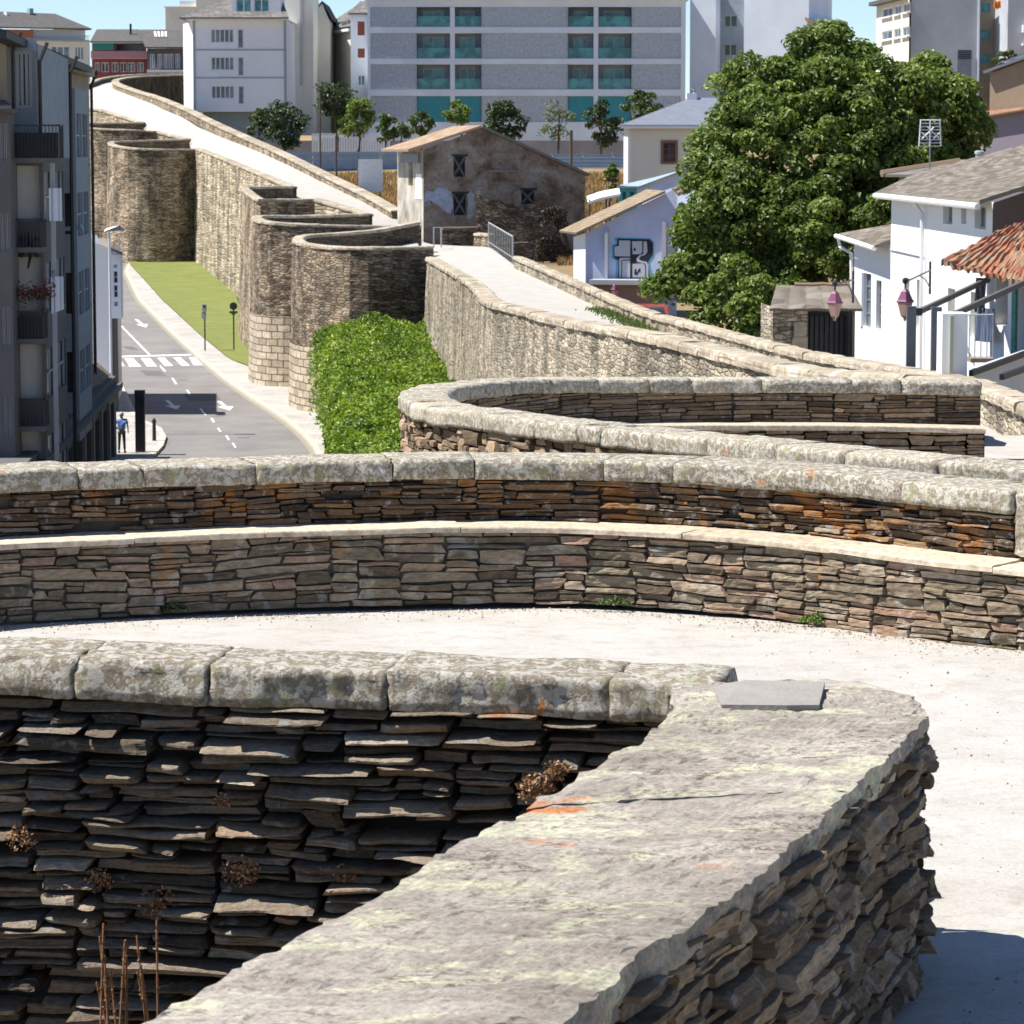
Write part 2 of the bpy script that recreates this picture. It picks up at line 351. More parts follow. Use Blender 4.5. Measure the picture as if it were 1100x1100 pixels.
nb.l(c, b.inputs['Base Color']); b.inputs['Roughness'].default_value = .95; nb.bump(nb.noise(v, 2, 8, .8), b, .8, .2)
def leafmat(name, c0, c1, c2, trans=.25):
    m, nt, b = newmat(name); nb = NB(nt); t = nb.tone()
    c = nb.ramp(t[0], [(0, c0), (.5, c1), (1, c2)]); nb.l(c, b.inputs['Base Color']); b.inputs['Roughness'].default_value = .5
    b.inputs['Specular IOR Level'].default_value = .4
    tr = nb.n('ShaderNodeBsdfTranslucent'); c2_ = nb.mix(1.0, c, (1.1,1.5,.5), 'MULTIPLY'); nb.l(c2_, tr.inputs[0])
    mx = nb.n('ShaderNodeMixShader', i_0=trans); nb.l(b.outputs[0], mx.inputs[1]); nb.l(tr.outputs[0], mx.inputs[2])
    nb.l(mx.outputs[0], nt.nodes['Material Output'].inputs[0]); return m
leafmat('leaf_tree', (.065,.10,.018), (.13,.175,.035), (.30,.34,.09), .3)
leafmat('leaf_hedge', (.07,.125,.012), (.16,.24,.022), (.36,.42,.07))
leafmat('leaf_dark', (.025,.045,.015), (.04,.065,.02), (.07,.10,.03), .1)
leafmat('leaf_mid', (.045,.075,.02), (.08,.12,.03), (.14,.17,.06), .15)
leafmat('leaf_pale', (.10,.12,.06), (.16,.19,.1), (.25,.27,.16), .15)
leafmat('leaf_weed', (.07,.11,.02), (.13,.2,.04), (.25,.3,.1), .2)
leafmat('dry_plant', (.2,.09,.045), (.33,.17,.09), (.5,.32,.2), .15)
leafmat('dry_grass', (.22,.09,.04), (.36,.21,.10), (.45,.34,.18), .2)
leafmat('red_flower', (.10,.01,.01), (.18,.012,.02), (.28,.03,.05), .1)
flat('bark', (.10,.08,.06), .9, var=.3, scale=6, bump=.5)
flat('white_paint', (.76,.78,.83), .8, var=.03, scale=1.0, bump=.05)
flat('white_clean', (.88,.875,.86), .6, var=.02)
flat('white_road', (.75,.75,.73), .7, var=.08, scale=4)
flat('yellow_line', (.28,.25,.19), .7, var=.15, scale=4)
flat('cream', (.66,.6,.47), .85, var=.05, scale=.8)
flat('cream_white', (.74,.71,.62), .85, var=.05, scale=.5)
flat('pale_blue', (.50,.56,.74), .85, var=.1, scale=.8)
flat('concrete', (.42,.44,.48), .9, var=.14, scale=.35)
flat('concrete_white', (.68,.74,.83), .85, var=.1, scale=.25)
flat('trim_white', (.74,.74,.76), .6, var=.03)
flat('stone_trim', (.22,.14,.1), .8)
flat('grey_post', (.12,.14,.16), .6, var=.05)
flat('steel_grey', (.32,.34,.36), .45, .6, var=.05)
flat('steel_dark', (.03,.032,.035), .5, .3, var=.1)
flat('beam_olive', (.10,.095,.085), .6, var=.15)
flat('railing_grey', (.45,.46,.45), .5, .3, var=.05)
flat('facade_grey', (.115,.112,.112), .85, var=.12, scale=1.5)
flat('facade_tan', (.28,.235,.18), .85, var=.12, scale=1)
flat('facade_blue', (.27,.31,.36), .85, var=.12, scale=2)
flat('loggia_white', (.58,.58,.55), .8, var=.05)
flat('black_wood', (.02,.022,.028), .6, var=.2)
flat('brick_red', (.34,.14,.08), .9, var=.15, scale=4)
flat('red_facade', (.28,.08,.08), .8, var=.1)
flat('pink_band', (.5,.25,.27), .8, var=.05)
flat('green_awning', (.03,.25,.17), .7, var=.1)
flat('slate_roof', (.09,.085,.08), .8, var=.25, scale=1.5, bump=.6)
flat('slate_blue', (.17,.19,.23), .6, var=.12, scale=2, bump=.4)
flat('metal_roof', (.26,.33,.40), .5, var=.1)
flat('teal', (.04,.30,.36), .5, var=.1)
flat('blue_fence', (.27,.36,.50), .6, .2, var=.15, scale=1)
flat('rust_red', (.25,.07,.05), .8)
flat('lamp_violet', (.20,.055,.12), .45, var=.1)
flat('lamp_glass', (.34,.2,.17), .25, var=.08)
flat('ink_black', (.02,.02,.03), .8, var=.1)
flat('ink_light', (.50,.51,.56), .8, var=.08)
flat('ink_cyan', (.10,.42,.60), .8, var=.15)
flat('door_green', (.02,.10,.08), .6)
flat('laundry_blue', (.10,.13,.2), .8)
flat('skin', (.45,.27,.19), .6)
flat('shirt_blue', (.22,.38,.75), .8, var=.15, scale=12)
flat('trousers', (.03,.03,.04), .8)
flat('hair_grey', (.45,.43,.4), .8)
flat('steps_brown', (.3,.24,.18), .9)
flat('stair_white', (.62,.61,.58), .8, var=.05)
flat('olive_shutter', (.42,.43,.33), .7, var=.05)
flat('orange_cloth', (.7,.22,.03), .8)
for nm, c, rg in (('glass_dark',(.03,.04,.05),.08),('glass_blue',(.10,.15,.19),.12),('glass_teal',(.05,.22,.24),.12),('glass_grey',(.13,.16,.2),.15)):
    mm, nt, b = newmat(nm); nb = NB(nt); v = nb.coord('Object')
    cc = nb.ramp(nb.noise(v, .9, 3), [(.4, tuple(x*.6 for x in c)), (.6, tuple(min(1,x*1.4) for x in c))]); nb.l(cc, b.inputs['Base Color']); b.inputs['Roughness'].default_value = rg
def tiles(name, cols, uscale=.25, vscale=.4, patch=.5, bump=.9):
    """half round roof tiles in rows down the slope, UV in metres (u along the eave)"""
    m, nt, b = newmat(name); nb = NB(nt); tc = nb.n('ShaderNodeTexCoord')
    sp = nb.n('ShaderNodeSeparateXYZ'); nb.l(tc.outputs['UV'], sp.inputs[0])
    wv = nb.math('ABSOLUTE', nb.math('SINE', nb.math('MULTIPLY', sp.outputs[0], PI/uscale)))
    st = nb.math('FRACT', nb.math('DIVIDE', sp.outputs[1], vscale))
    mp = nb.n('ShaderNodeMapping'); mp.inputs['Scale'].default_value = (1/uscale, 1/vscale, 1); nb.l(tc.outputs['UV'], mp.inputs[0])
    vo = nb.n('ShaderNodeTexVoronoi', voronoi_dimensions='2D', i_Scale=1.0, i_Randomness=.6); nb.l(mp.outputs[0], vo.inputs['Vector'])
    s2 = nb.n('ShaderNodeSeparateColor'); nb.l(vo.outputs['Color'], s2.inputs[0])
    n = nb.noise(tc.outputs['UV'], 1.3, 8, .7)
    f = nb.math('ADD', nb.math('MULTIPLY', s2.outputs[0], 1-patch), nb.math('MULTIPLY', n, patch))
    c = nb.ramp(f, [(i/(len(cols)-1)*.7+.15, q) for i, q in enumerate(cols)])
    nb.l(c, b.inputs['Base Color']); b.inputs['Roughness'].default_value = .9
    nb.bump(nb.math('ADD', wv, nb.math('MULTIPLY', st, .5)), b, bump, .06)
    return m
tiles('tile_red', [(.13,.08,.05),(.30,.10,.055),(.36,.17,.09),(.27,.21,.14),(.40,.33,.25)], uscale=.16, vscale=.2, patch=.6)
tiles('tile_tan', [(.15,.11,.07),(.24,.18,.115),(.32,.25,.165),(.42,.34,.24)], uscale=.22, vscale=.35, patch=.7)
tiles('tile_slate', [(.08,.075,.07),(.12,.113,.105),(.16,.15,.14),(.22,.205,.19)], uscale=.6, vscale=.45, bump=.5)
tiles('tile_grey', [(.075,.06,.048),(.125,.103,.082),(.175,.15,.12),(.26,.23,.19)], uscale=.5, vscale=.5, bump=.6)
# ruined plaster
m, nt, b = newmat('ruin_plaster'); nb = NB(nt); v = nb.coord('Object')
n = nb.noise(v, .55, 9, .7, .5)
c = nb.ramp(n, [(.30,(.05,.038,.03)),(.43,(.15,.11,.08)),(.52,(.27,.22,.175)),(.60,(.30,.27,.24)),(.72,(.48,.44,.39))])
c = nb.mix(1.0, c, nb.ramp(nb.noise(v, 5, 8, .8), [(.3,(.6,.6,.6)),(.7,(1.3,1.3,1.3))]), 'MULTIPLY')
o = nb.ramp(nb.noise(v, .35, 5), [(.6,(0,0,0)),(.68,(1,1,1))]); c = nb.mix(nb.math('MULTIPLY', o, .5), c, (.28,.15,.09))
nb.l(c, b.inputs['Base Color']); b.inputs['Roughness'].default_value = .95; nb.bump(nb.noise(v, 3, 9, .8), b, 1.0, .08)
m, nt, b = newmat('graffiti_board'); nb = NB(nt); v = nb.coord('Object')
n = nb.noise(v, 1.2, 8, .8, 1.5); c = nb.ramp(n, [(.38,(.5,.53,.6)),(.5,(.72,.73,.76)),(.56,(.5,.62,.6)),(.6,(.74,.74,.77)),(.64,(.6,.5,.62)),(.7,(.74,.74,.77))])
nb.l(c, b.inputs['Base Color']); b.inputs['Roughness'].default_value = .8
def nz(x, y=0.0, z=0.0): return noise.noise(Vector((x, y, z)))
class Path:
    def __init__(s, pts, smooth=True, step=.12, zc=2):
        P = [Vector(p) for p in pts]
        if smooth and len(P) > 2:
            out = []
            for i in range(len(P) - 1):
                p0 = P[max(i-1, 0)]; p1 = P[i]; p2 = P[i+1]; p3 = P[min(i+2, len(P)-1)]
                n = max(2, int((p2 - p1).length / step))
                for k in range(n):
                    t = k / n
                    out.append(.5*((2*p1) + (p2-p0)*t + (2*p0-5*p1+4*p2-p3)*t*t + (3*p1-p0-3*p2+p3)*t**3))
            out.append(P[-1]); P = out
        s.p = P; s.c = [0.0]
        for a, b in zip(P, P[1:]): s.c.append(s.c[-1] + (Vector((b.x, b.y)) - Vector((a.x, a.y))).length)
        s.L = s.c[-1]
    def at(s, t):
        t = min(max(t, 0.0), s.L); lo, hi = 0, len(s.c) - 1
        while hi - lo > 1:
            m = (lo + hi) // 2
            if s.c[m] <= t: lo = m
            else: hi = m
        d = s.c[hi] - s.c[lo]; f = (t - s.c[lo]) / d if d > 1e-9 else 0
        p = s.p[lo].lerp(s.p[hi], f)
        a = s.p[max(lo-1, 0)]; b = s.p[min(hi+1, len(s.p)-1)]
        tx, ty = b.x - a.x, b.y - a.y; l = math.hypot(tx, ty) or 1
        return p, (tx/l, ty/l)
    def off(s, t, n, z):        # n>0: to the right of travel
        p, (tx, ty) = s.at(t)
        return Vector((p.x + ty*n, p.y - tx*n, z))
    def sx(s, x):               # arc length where x is reached
        for i, (a, b) in enumerate(zip(s.p, s.p[1:])):
            if (a.x - x) * (b.x - x) <= 0: return s.c[i]
        return s.L

def stone(mb, path, s0, s1, zc, side, base, prot, depth, nu, nv, rough, tone, strata=0.0, skew=0.0, flatn=.3):
    """one irregular stone of a dry wall; zc = heights of its corners (bottom left, bottom right, top right, top left)"""
    bl, br, tr, tl = zc
    w = s1 - s0; h = max(.005, (tl + tr - bl - br)/2)
    jl, jr = random.uniform(-skew, skew)*h, random.uniform(-skew, skew)*h
    ox, oy = random.uniform(0, 100), random.uniform(0, 100)
    tilt = random.uniform(-.3, .3)*prot; tz = random.uniform(-.4, .15)*prot
    cut = random.uniform(.0, .35)
    def fn(u, v):
        U = 2*u - 1; V = 2*v - 1
        e = max(abs(U)**(10 if w > 2.2*h else 5), abs(V)**6)
        s = s0 + w*u + (jl*(1-u) + jr*u)*V
        # broken corners
        z = (bl + (br-bl)*u)*(1-v) + (tl + (tr-tl)*u)*v
        z -= h*cut*max(0, abs(U)-.75)*V*1.2
        edge = (abs(U) > .999 or abs(V) > .999)
        nn = noise.fractal(Vector((s*7 + ox, z*10 + oy, 0)), 0.8, 2.0, 4)
        d = base + prot*(1 - flatn*e) + rough*nn + tilt*U + tz*V
        if strata: d += strata*(nz(s*1.5 + ox, z*50) + .6*nz(s*3 + ox, z*110))
        s += rough*.7*nz(s*9 + oy, z*12, 3.0); z += rough*.55*nz(s*7 + ox, z*6, 7.0)
        if edge: d = base - depth
        return path.off(s, side*d, z)
    cf = (tone, random.random(), random.random())
    us = [0, .025] + [.025 + .95*(i/(nu-2)) for i in range(1, nu-2)] + [.975, 1]
    vs = [0, .07] + [.07 + .86*(i/(nv-2)) for i in range(1, nv-2)] + [.93, 1]
    b0 = len(mb.v)
    for v in vs:
        for u in us: mb.v.append(tuple(fn(u, v))); mb.c.append(cf)
    W = len(us)
    for j in range(len(vs)-1):
        for i in range(W-1):
            a = b0 + j*W + i; q = (a, a+1, a+W+1, a+W)
            mb.f.append(q if side > 0 else q[::-1]); mb.m.append(0)

def dry_wall(mb, path, s0, s1, zlo, zhi, side, hr, lr, base=0.0, prot=(.01,.05), depth=.08, gap=.008, rough=.01, res=(.04,.03), strata=0.0, tone=lambda t, s: random.random(), wob=.03, missing=0.0, lean=0.0, skew=.35, flatn=.3):
    """stones are dropped one after another onto the lowest place of the growing wall"""
    H = zhi - zlo; ds = .01; n = max(2, int((s1-s0)/ds)); hgt = [0.0]*n
    cap = lambda i: H
    guard = 0
    while guard < 20000:
        guard += 1
        m = min(hgt)
        if m > H - hr[0]*.45: break
        i = hgt.index(m)
        h = random.uniform(*hr) * (1.5 if random.random() < .08 else 1)
        tol = max(h*.3, hr[0]*.45)
        j = i
        while j < n and hgt[j] < m + tol: j += 1
        while i > 0 and hgt[i-1] < m + tol: i -= 1
        L = int(random.uniform(*lr)*random.uniform(.6, 1.4)/ds)
        L = max(5, L); ext = j - i
        Lmin = int(lr[0]*.5/ds)
        if ext < Lmin:                      # narrow notch: a filler stone up to the lower neighbour
            up = min([hgt[k] for k in (i-1, j) if 0 <= k < n] or [H]); up = max(up, m + .004)
            if ext < 4 or up - m < hr[0]*.5:
                for k in range(i, max(j, i+1)): hgt[k] = max(hgt[k], up)
                continue
            h = min(up - m, h*1.2); e = j
        elif ext < L*1.5: e = j
        else:
            e = i + L
            if random.random() < .5 and j - L > i: i, e = j - L, j
        lb = sum(hgt[i:i+3])/3; rb = sum(hgt[e-3:e])/3
        top = max(max(hgt[i:e]), (lb+rb)/2) + h
        tlz = top + random.uniform(-.08, .08)*h; trz = top + random.uniform(-.08, .08)*h
        if H - top < hr[0]*.9: tlz = trz = H
        tlz = min(tlz, H); trz = min(trz, H)
        for k in range(i, e):
            f = (k-i)/(e-i); hgt[k] = tlz + (trz-tlz)*f
        if random.random() < missing: continue
        sa, sb = s0 + i*ds, s0 + e*ds; g = gap
        mid = (sa+sb)/2; wl = wob*nz(sa*.8, 0.3) ; wr = wob*nz(sb*.8, 0.3)
        def wf(zv, ww): return zlo + zv + ww*min(1, zv/H*2, (H-zv)/H*2)
        zc = (wf(lb, wl)+g*random.uniform(.1,.6), wf(rb, wr)+g*random.uniform(.1,.6), wf(trz, wr)-g*random.uniform(.1,.6), wf(tlz, wl)-g*random.uniform(.1,.6))
        if zc[3]-zc[0] < .004 or zc[2]-zc[1] < .004: continue
        hh = (zc[3]+zc[2]-zc[0]-zc[1])/2
        nu = max(5, min(16, int((sb-sa)/res[0]))); nv = max(5, min(10, int(hh/res[1])+3))
        stone(mb, path, sa + g*random.uniform(.1, .8), sb - g*random.uniform(.1, .8), zc, side, base, random.uniform(*prot), depth, nu, nv, rough, tone((lb+top)/2/H, mid), strata=strata, skew=skew, flatn=flatn)

def coping_block(mb, path, s0, s1, prof, zfn, seg=.05, rough=.02, tone=.5, nscale=3.0):
    """a coping stone swept along the path; prof: closed section (offset right of travel, height)"""
    n = max(3, int((s1 - s0)/seg)); k = len(prof); seed = random.uniform(0, 50)
    rings = []
    cr = (tone, random.random(), random.random())
    wj = random.uniform(-.006, .006)
    for i in range(n + 1):
        f = i/n; s = s0 + (s1-s0)*f
        e = min(f, 1-f) * (s1-s0)
        sh = .0 if e > .02 else .016*(1 - e/.02)**2
        ring = []
        cx = sum(p[0] for p in prof)/k; cz = sum(p[1] for p in prof)/k
        for (o, z) in prof:
            o2 = cx + (o - cx)*(1 - sh*1.2); z2 = cz + (z - cz)*(1 - sh*2.2)
            q = Vector((s*nscale + seed, o*nscale*2, z*nscale*2))
            d = rough * noise.fractal(q, .9, 2.0, 5) + rough*.3*nz(s*22+seed, o*22, z*22)
            L = math.hypot(o2-cx, z2-cz) or 1
            o2 += d*(o2-cx)/L; z2 += d*(z2-cz)/L
            jx = rough*.8*nz(o*8 + seed, z*8, f*2) * (1 if e < .02 else 0)
            ring.append(mb.vert(path.off(s + jx, o2, zfn(s) + z2 + wj), cr))
        rings.append(ring)
    for a, b in zip(rings, rings[1:]):
        for q in range(k): mb.face((a[q], b[q], b[(q+1) % k], a[(q+1) % k]))
    mb.face(rings[0]); mb.face(rings[-1][::-1])

def rounded(o0, o1, z0, z1, r, n=5, sub=6):
    """section of a coping: flat underside, rounded upper edges, points every few cm"""
    pts = []
    def arc(cx, cz, a0, a1):
        for i in range(n + 1):
            a = a0 + (a1-a0)*i/n; pts.append((cx + r*math.cos(a), cz + r*math.sin(a)))
    for i in range(sub): pts.append((o0 + (o1-o0)*i/sub, z0))
    for i in range(3): pts.append((o1, z0 + (z1-r-z0)*i/3))
    arc(o1-r, z1-r, 0, PI/2)
    for i in range(1, sub): pts.append((o1-r - (o1-o0-2*r)*i/sub, z1))
    arc(o0+r, z1-r, PI/2, PI)
    for i in range(1, 3): pts.append((o0, z1-r - (z1-r-z0)*i/3))
    return pts[::-1]

ZP = lambda d: EYE + d
# ================= near tower: outer flank facing the camera (runs left from the corner)
flank = Path([(-4.2,11.3,0),(-1.72,10.97,0),(0,10.75,0),(.45,10.66,0),(1.1,10.5,0)], step=.2)
t = thing('tower_flank_wall', (-1.7,11.1,0), 'dark loose slate wall under speckled lichen coping, lower left foreground', 'stone wall')
mb = MB()
# travel is left->right, camera side is on the right of travel (side=+1)
dry_wall(mb, flank, 0.0, flank.L-.15, ZP(-4.7), ZP(-1.865), 1, (.012,.045), (.12,.42), base=-.06, prot=(.0,.15), depth=.12, gap=.012, rough=.016, res=(.016,.008), strata=.011, tone=lambda t, s: min(1, max(0, random.gauss(.5, .25))), wob=.06, missing=.09)
mb.build('masonry', M['slate_dark'], t)
mb = MB(); mb.grid(40, 4, lambda u, v: flank.off(u*flank.L, -.16, ZP(-13.7) + v*(13.7-1.85)))
mb.grid(10, 1, lambda u, v: flank.off(u*(flank.L-.5), -.16 - .45*v, ZP(-1.86)))
mb.build('rubble_core', M['gap_dark'], t)
mb = MB(); dry_wall(mb, flank, 0, flank.L-.55, ZP(-2.56), ZP(-1.88), -1, (.08,.12), (.2,.5), base=.36, prot=(0,.04), depth=.1, gap=.006, rough=.01, res=(.09,.05))
mb.build('inner_face', M['bench_stone'], t)
cuts = [0, .95, 1.75, 2.49, 2.86, 3.46, 4.35, 5.0]
# joints seen at px 85,215,420(big),650
def sx_px(path, px, z):
    best = None
    for i in range(400):
        s = path.L*i/399; p, _ = path.at(s)
        u = p.x/p.y - (px-550)/F*1.0
        if best is None or abs(u) < best[0]: best = (abs(u), s)
    return best[1]
cuts = [0, .8] + [sx_px(flank, px, 0) for px in (82, 222, 418, 660)] + [sx_px(flank, 770, 0)]
prof = rounded(-.40, .05, -.145, -.01, .035)
for i, (a, b_) in enumerate(zip(cuts, cuts[1:])):
    mb = MB(); coping_block(mb, flank, a+.003, b_-.003, prof, lambda s: ZP(-1.70) - .10*max(0, s/flank.L-.45) + .012*nz(s*2), seg=.02, rough=.024, tone=random.uniform(.35, .75), nscale=3)
    mb.build('coping_stone', M['coping_lichen'], t, smooth=True)

# ================= curtain parapet with the broad schist slab, running from the corner to the lower left
ledge = [(-2.5,.9),(-1.75,3.2),(-.76,6.29),(-.3,7.55),(.1,8.7),(.39,9.52),(.52,10.1),(.50,10.45)]
redge = [(-1.95,.9),(-.95,3.2),(.08,6.3),(.30,6.95),(.56,7.62),(.72,8.05),(.85,8.5),(1.02,9.05),(1.265,9.85),(1.29,10.1),(1.26,10.35),(1.13,10.58),(1.0,10.65)]
t = thing('parapet_wall', (.3,8,0), 'thick parapet with a broad weathered schist slab top, bottom centre foreground', 'stone wall')
LP = Path([(x,y,0) for x, y in ledge], step=.1); RP = Path([(x,y,0) for x, y in redge], step=.1)
def slab_pt(u, v, top=True):
    a, _ = LP.at(u*LP.L); b_, _ = RP.at(u*RP.L)
    p = a.lerp(b_, v)
    jag = .012*nz(p.x*3, p.y*3, 1) + .020*nz(p.x*15, p.y*15, 2) + .014*nz(p.x*45, p.y*45, 2)
    e = 1 if v in (0.0, 1.0) else 0
    dirv = (b_-a).normalized()
    p = p + dirv * (jag * (1 if v > .5 else -1)) * max(0, (abs(v-.5)*2)**4)
    st = math.floor((p.y*.9 + p.x*.35 + .45*nz(p.x*1.3, p.y*1.3, 5))*2.2)   # layers flaking off in steps
    w_ = nz(p.x*1.1, p.y*2.2, 8) + .5*nz(p.x*3, p.y*6, 9) + .25*nz(p.x*8, p.y*15, 10)
    z = .012*math.floor(w_*3.2)/3.2*1.6 + .006*nz(p.x*2, p.y*4, 3) + .005*nz(p.x*14, p.y*24, 4) + .003*nz(p.x*40, p.y*60, 4)
    z -= .012*max(0, abs(v-.5)*2 - .85)/.15*abs(nz(p.x*3,p.y*3,9))*2
    return Vector((p.x, p.y, ZP(-1.73) + z))
def slab(u0, u1, name):
    mb = MB(); nu, nv = max(8, int(260*(u1-u0))), 64
    top = {}
    for i in range(nu+1):
        for j in range(nv+1):
            top[i, j] = mb.vert(slab_pt(u0 + (u1-u0)*i/nu, j/nv), (.5, .5, .5))
    for i in range(nu):
        for j in range(nv): mb.face((top[i,j], top[i,j+1], top[i+1,j+1], top[i+1,j]))
    bot = {}
    def lower(i, j, side):
        q = Vector(mb.v[top[i,j]]); prev = top[i,j]; out = []
        for k, dz in enumerate((-.03,-.06,-.10)):
            a, _ = LP.at(LP.L*(u0+(u1-u0)*i/nu)); b_, _ = RP.at(RP.L*(u0+(u1-u0)*i/nu)); d = (b_-a).normalized()*side
            o = .03*nz(q.x*9, q.y*9, k*3.1) - .012*k
            out.append(mb.vert((q.x + d.x*o, q.y + d.y*o, q.z + dz), (.35,.5,.5)))
        return [prev] + out
    for side, j in ((1, nv), (-1, 0)):
        cols = [lower(i, j, side) for i in range(nu+1)]
        for a, b_ in zip(cols, cols[1:]):
            for k in range(3):
                q = (a[k], b_[k], b_[k+1], a[k+1]); mb.face(q if side < 0 else q[::-1])
    for i in (0, nu):
        row = [top[i, j] for j in range(nv+1)]; lo = [mb.vert(Vector(mb.v[k]) + Vector((0,0,-.1)), (.3,.5,.5)) for k in row]
        for a in range(nv): mb.face((row[a], lo[a], lo[a+1], row[a+1]))
    mb.build(name, M['slab_schist'], t)
slab(0, .555, 'coping_slab'); slab(.5575, .80, 'coping_slab'); slab(.802, 1.0, 'coping_slab')
# interior face of the curtain (right side), outer face (left side)
mb = MB()
dry_wall(mb, RP, 0.0, RP.L-.05, ZP(-2.6), ZP(-1.78), 1, (.018,.065), (.15,.45), base=-.03, prot=(.0,.06), depth=.1, gap=.008, rough=.011, res=(.018,.009), strata=.009, tone=lambda t, s: min(1, max(0, random.gauss(.45, .22))), wob=.06, flatn=.15)
mb.build('inner_face', M['slate_brown'], t)
mb = MB(); mb.grid(60, 1, lambda u, v: RP.off(u*RP.L, -.12, ZP(-2.7) + v*.93)); mb.build('rubble_core', M['mortar'], t)
mb = MB()
dry_wall(mb, LP, 0.0, LP.L-.1, ZP(-3.4), ZP(-1.80), -1, (.05,.11), (.2,.5), base=.0, prot=(-.03,.04), depth=.1, gap=.01, rough=.015, res=(.06,.03), tone=lambda t, s: random.uniform(.1,.6))
mb.grid(30, 3, lambda u, v: LP.off(u*LP.L, .06, ZP(-13.7) + v*(13.7-1.8)))
mb.build('outer_face', M['slate_dark'], t)
# loose slates on the corner
def slate_piece(name, pts, z, th, mat, parent, lab=None):
    mb = MB(); a = [mb.vert((x, y, z + .012*random.random()), (.5,.5,.5)) for x, y in pts]; b_ = [mb.vert((x*1.0, y, z - th), (.3,.5,.5)) for x, y in pts]
    mb.face(a); mb.face(b_[::-1]); n = len(pts)
    for i in range(n): mb.face((a[i], b_[i], b_[(i+1) % n], a[(i+1) % n]))
    return mb.build(name, mat, parent, fixn=True)
flat('slate_plate', (.27,.25,.225), .9, var=.12, scale=5, bump=.4)
pl = [A(px, py, 1) for px, py in ()]
def onz(px, py, z): s_ = slope(py); return A(px, py, (z-EYE)/s_)
zt = ZP(-1.70)
pts = [onz(px, py, zt) for px, py in ((765,731),(800,727),(886,729),(880,750),(845,753),(775,752))]
slate_piece('flat_slate', [(p.x, p.y) for p in pts], zt-.022, .02, M['slate_plate'], t)
zt2 = ZP(-1.715)

# ================= second tower: curved parapet with bench
mid = Path([A(px, py, d).xyz for px, py, d in ((-90,690,18.3),(0,667,18.84),(200,655,19.3),(400,648,19.6),(600,646,19.7),(800,658,19.2),(1000,688,18.1),(1100,700,17.7),(1190,712,17.3))], step=.1)
t = thing('bench_parapet', (0,19.8,0), 'long curved parapet with a stone bench along its foot, across the middle of the photo', 'stone wall')
ZB = lambda x: ZP(-2.76)
zb0, zb1 = ZP(-2.76), ZP(-2.285)
mb = MB(); dry_wall(mb, mid, 0, mid.L, zb0, zb1-.03, 1, (.015,.065), (.12,.42), base=0, prot=(-.012,.022), depth=.05, gap=.006, rough=.014, res=(.03,.02), strata=.005, tone=lambda t, s: random.random(), wob=.05)
mb.build('bench_face', M['bench_stone'], t)
mb = MB(); mb.grid(60, 1, lambda u, v: mid.off(u*mid.L, -.035, zb0 + v*(zb1-zb0-.03))); mb.build('bench_core', M['bench_mortar'], t)
# bench top slabs
cutp = [0, 1.5, 2.3, 3.5, 4.9, 6.0, 7.2, 8.2, mid.L]
for a, b_ in zip(cutp, cutp[1:]):
    mb = MB(); coping_block(mb, mid, a+.003, b_-.003, rounded(-.46, .03, -.035, .0, .01, 2, 4), lambda s: zb1 + .006*nz(s), seg=.08, rough=.012, tone=random.random(), nscale=2)
    mb.build('bench_slab', M['bench_slab'], t)
def fup(t_, s):
    # rusty on the left and low down
    r = random.gauss(.45, .22) + .15*(1-s/mid.L)
    return min(1, max(0, r))
mb = MB(); dry_wall(mb, mid, 0, sx_px(mid, 1062, 0), zb1+.0, ZP(-2.02), 1, (.013,.042), (.12,.4), base=-.34, prot=(-.02,.035), depth=.06, gap=.005, rough=.014, res=(.025,.012), strata=.008, tone=fup, wob=.04, missing=.03)
mb.build('back_face', M['slate_rust'], t)
mb = MB(); mb.grid(60, 1, lambda u, v: mid.off(u*mid.L, -.40, zb1 + v*(ZP(-2.03)-zb1)))
mb.grid(60, 3, lambda u, v: mid.off(u*mid.L, -.80, ZP(-13.7) + v*(13.7-2.08)), flip=True)
mb.build('wall_core', M['mortar'], t)
jx = [sx_px(mid, px, 0) for px in (-90, -10, 98, 165, 285, 430, 512, 635, 705, 932, 1060)]
cuts = sorted(set([0.0] + [j for j in jx if j > .05]))
for a, b_ in zip(cuts, cuts[1:]):
    mb = MB(); coping_block(mb, mid, a+.003, b_-.003, [(o, z) for o, z in rounded(-.82, -.29, -.125, .0, .03)], lambda s: ZP(-1.90) + .008*nz(s*2), seg=.03, rough=.022, tone=random.uniform(.3, .8), nscale=3)
    mb.build('coping_stone', M['coping_lichen'], t, smooth=True)
# corner pier at the right end
s_ = sx_px(mid, 1062, 0)
mb = MB()
dry_wall(mb, mid, s_+.01, mid.L, zb1+.0, ZP(-2.02), 1, (.12,.3), (.3,.6), base=-.31, prot=(0,.03), depth=.1, gap=.006, rough=.012, res=(.04,.03), tone=lambda t, s: .9)
coping_block(mb, mid, s_+.01, mid.L, rounded(-.9, -.30, -.16, .03, .05), lambda s: ZP(-1.925), seg=.04, rough=.03, tone=.7)
mb.build('corner_pier', M['coping_lichen'], t)

# ================= third tower: horseshoe parapet
t3pts = [A(px, py, d) for px, py, d in ((1160,505,22.6),(1060,494,23),(900,480,24),(760,466,25.4),(640,455,26.9),(540,443,28.6),(478,434,30.2),(456,424,31.8),(474,414,33.6),(540,408,35.6),(640,406,36.8),(760,405.5,37.3),(900,406,37.5),(1052,409,37.5))]
t3 = Path(t3pts, step=.2)
t = thing('horseshoe_parapet', (2,31,0), 'horseshoe shaped parapet with rounded lichen coping, just behind the bench parapet', 'stone wall')
ztop = lambda s: t3.at(s)[0].z
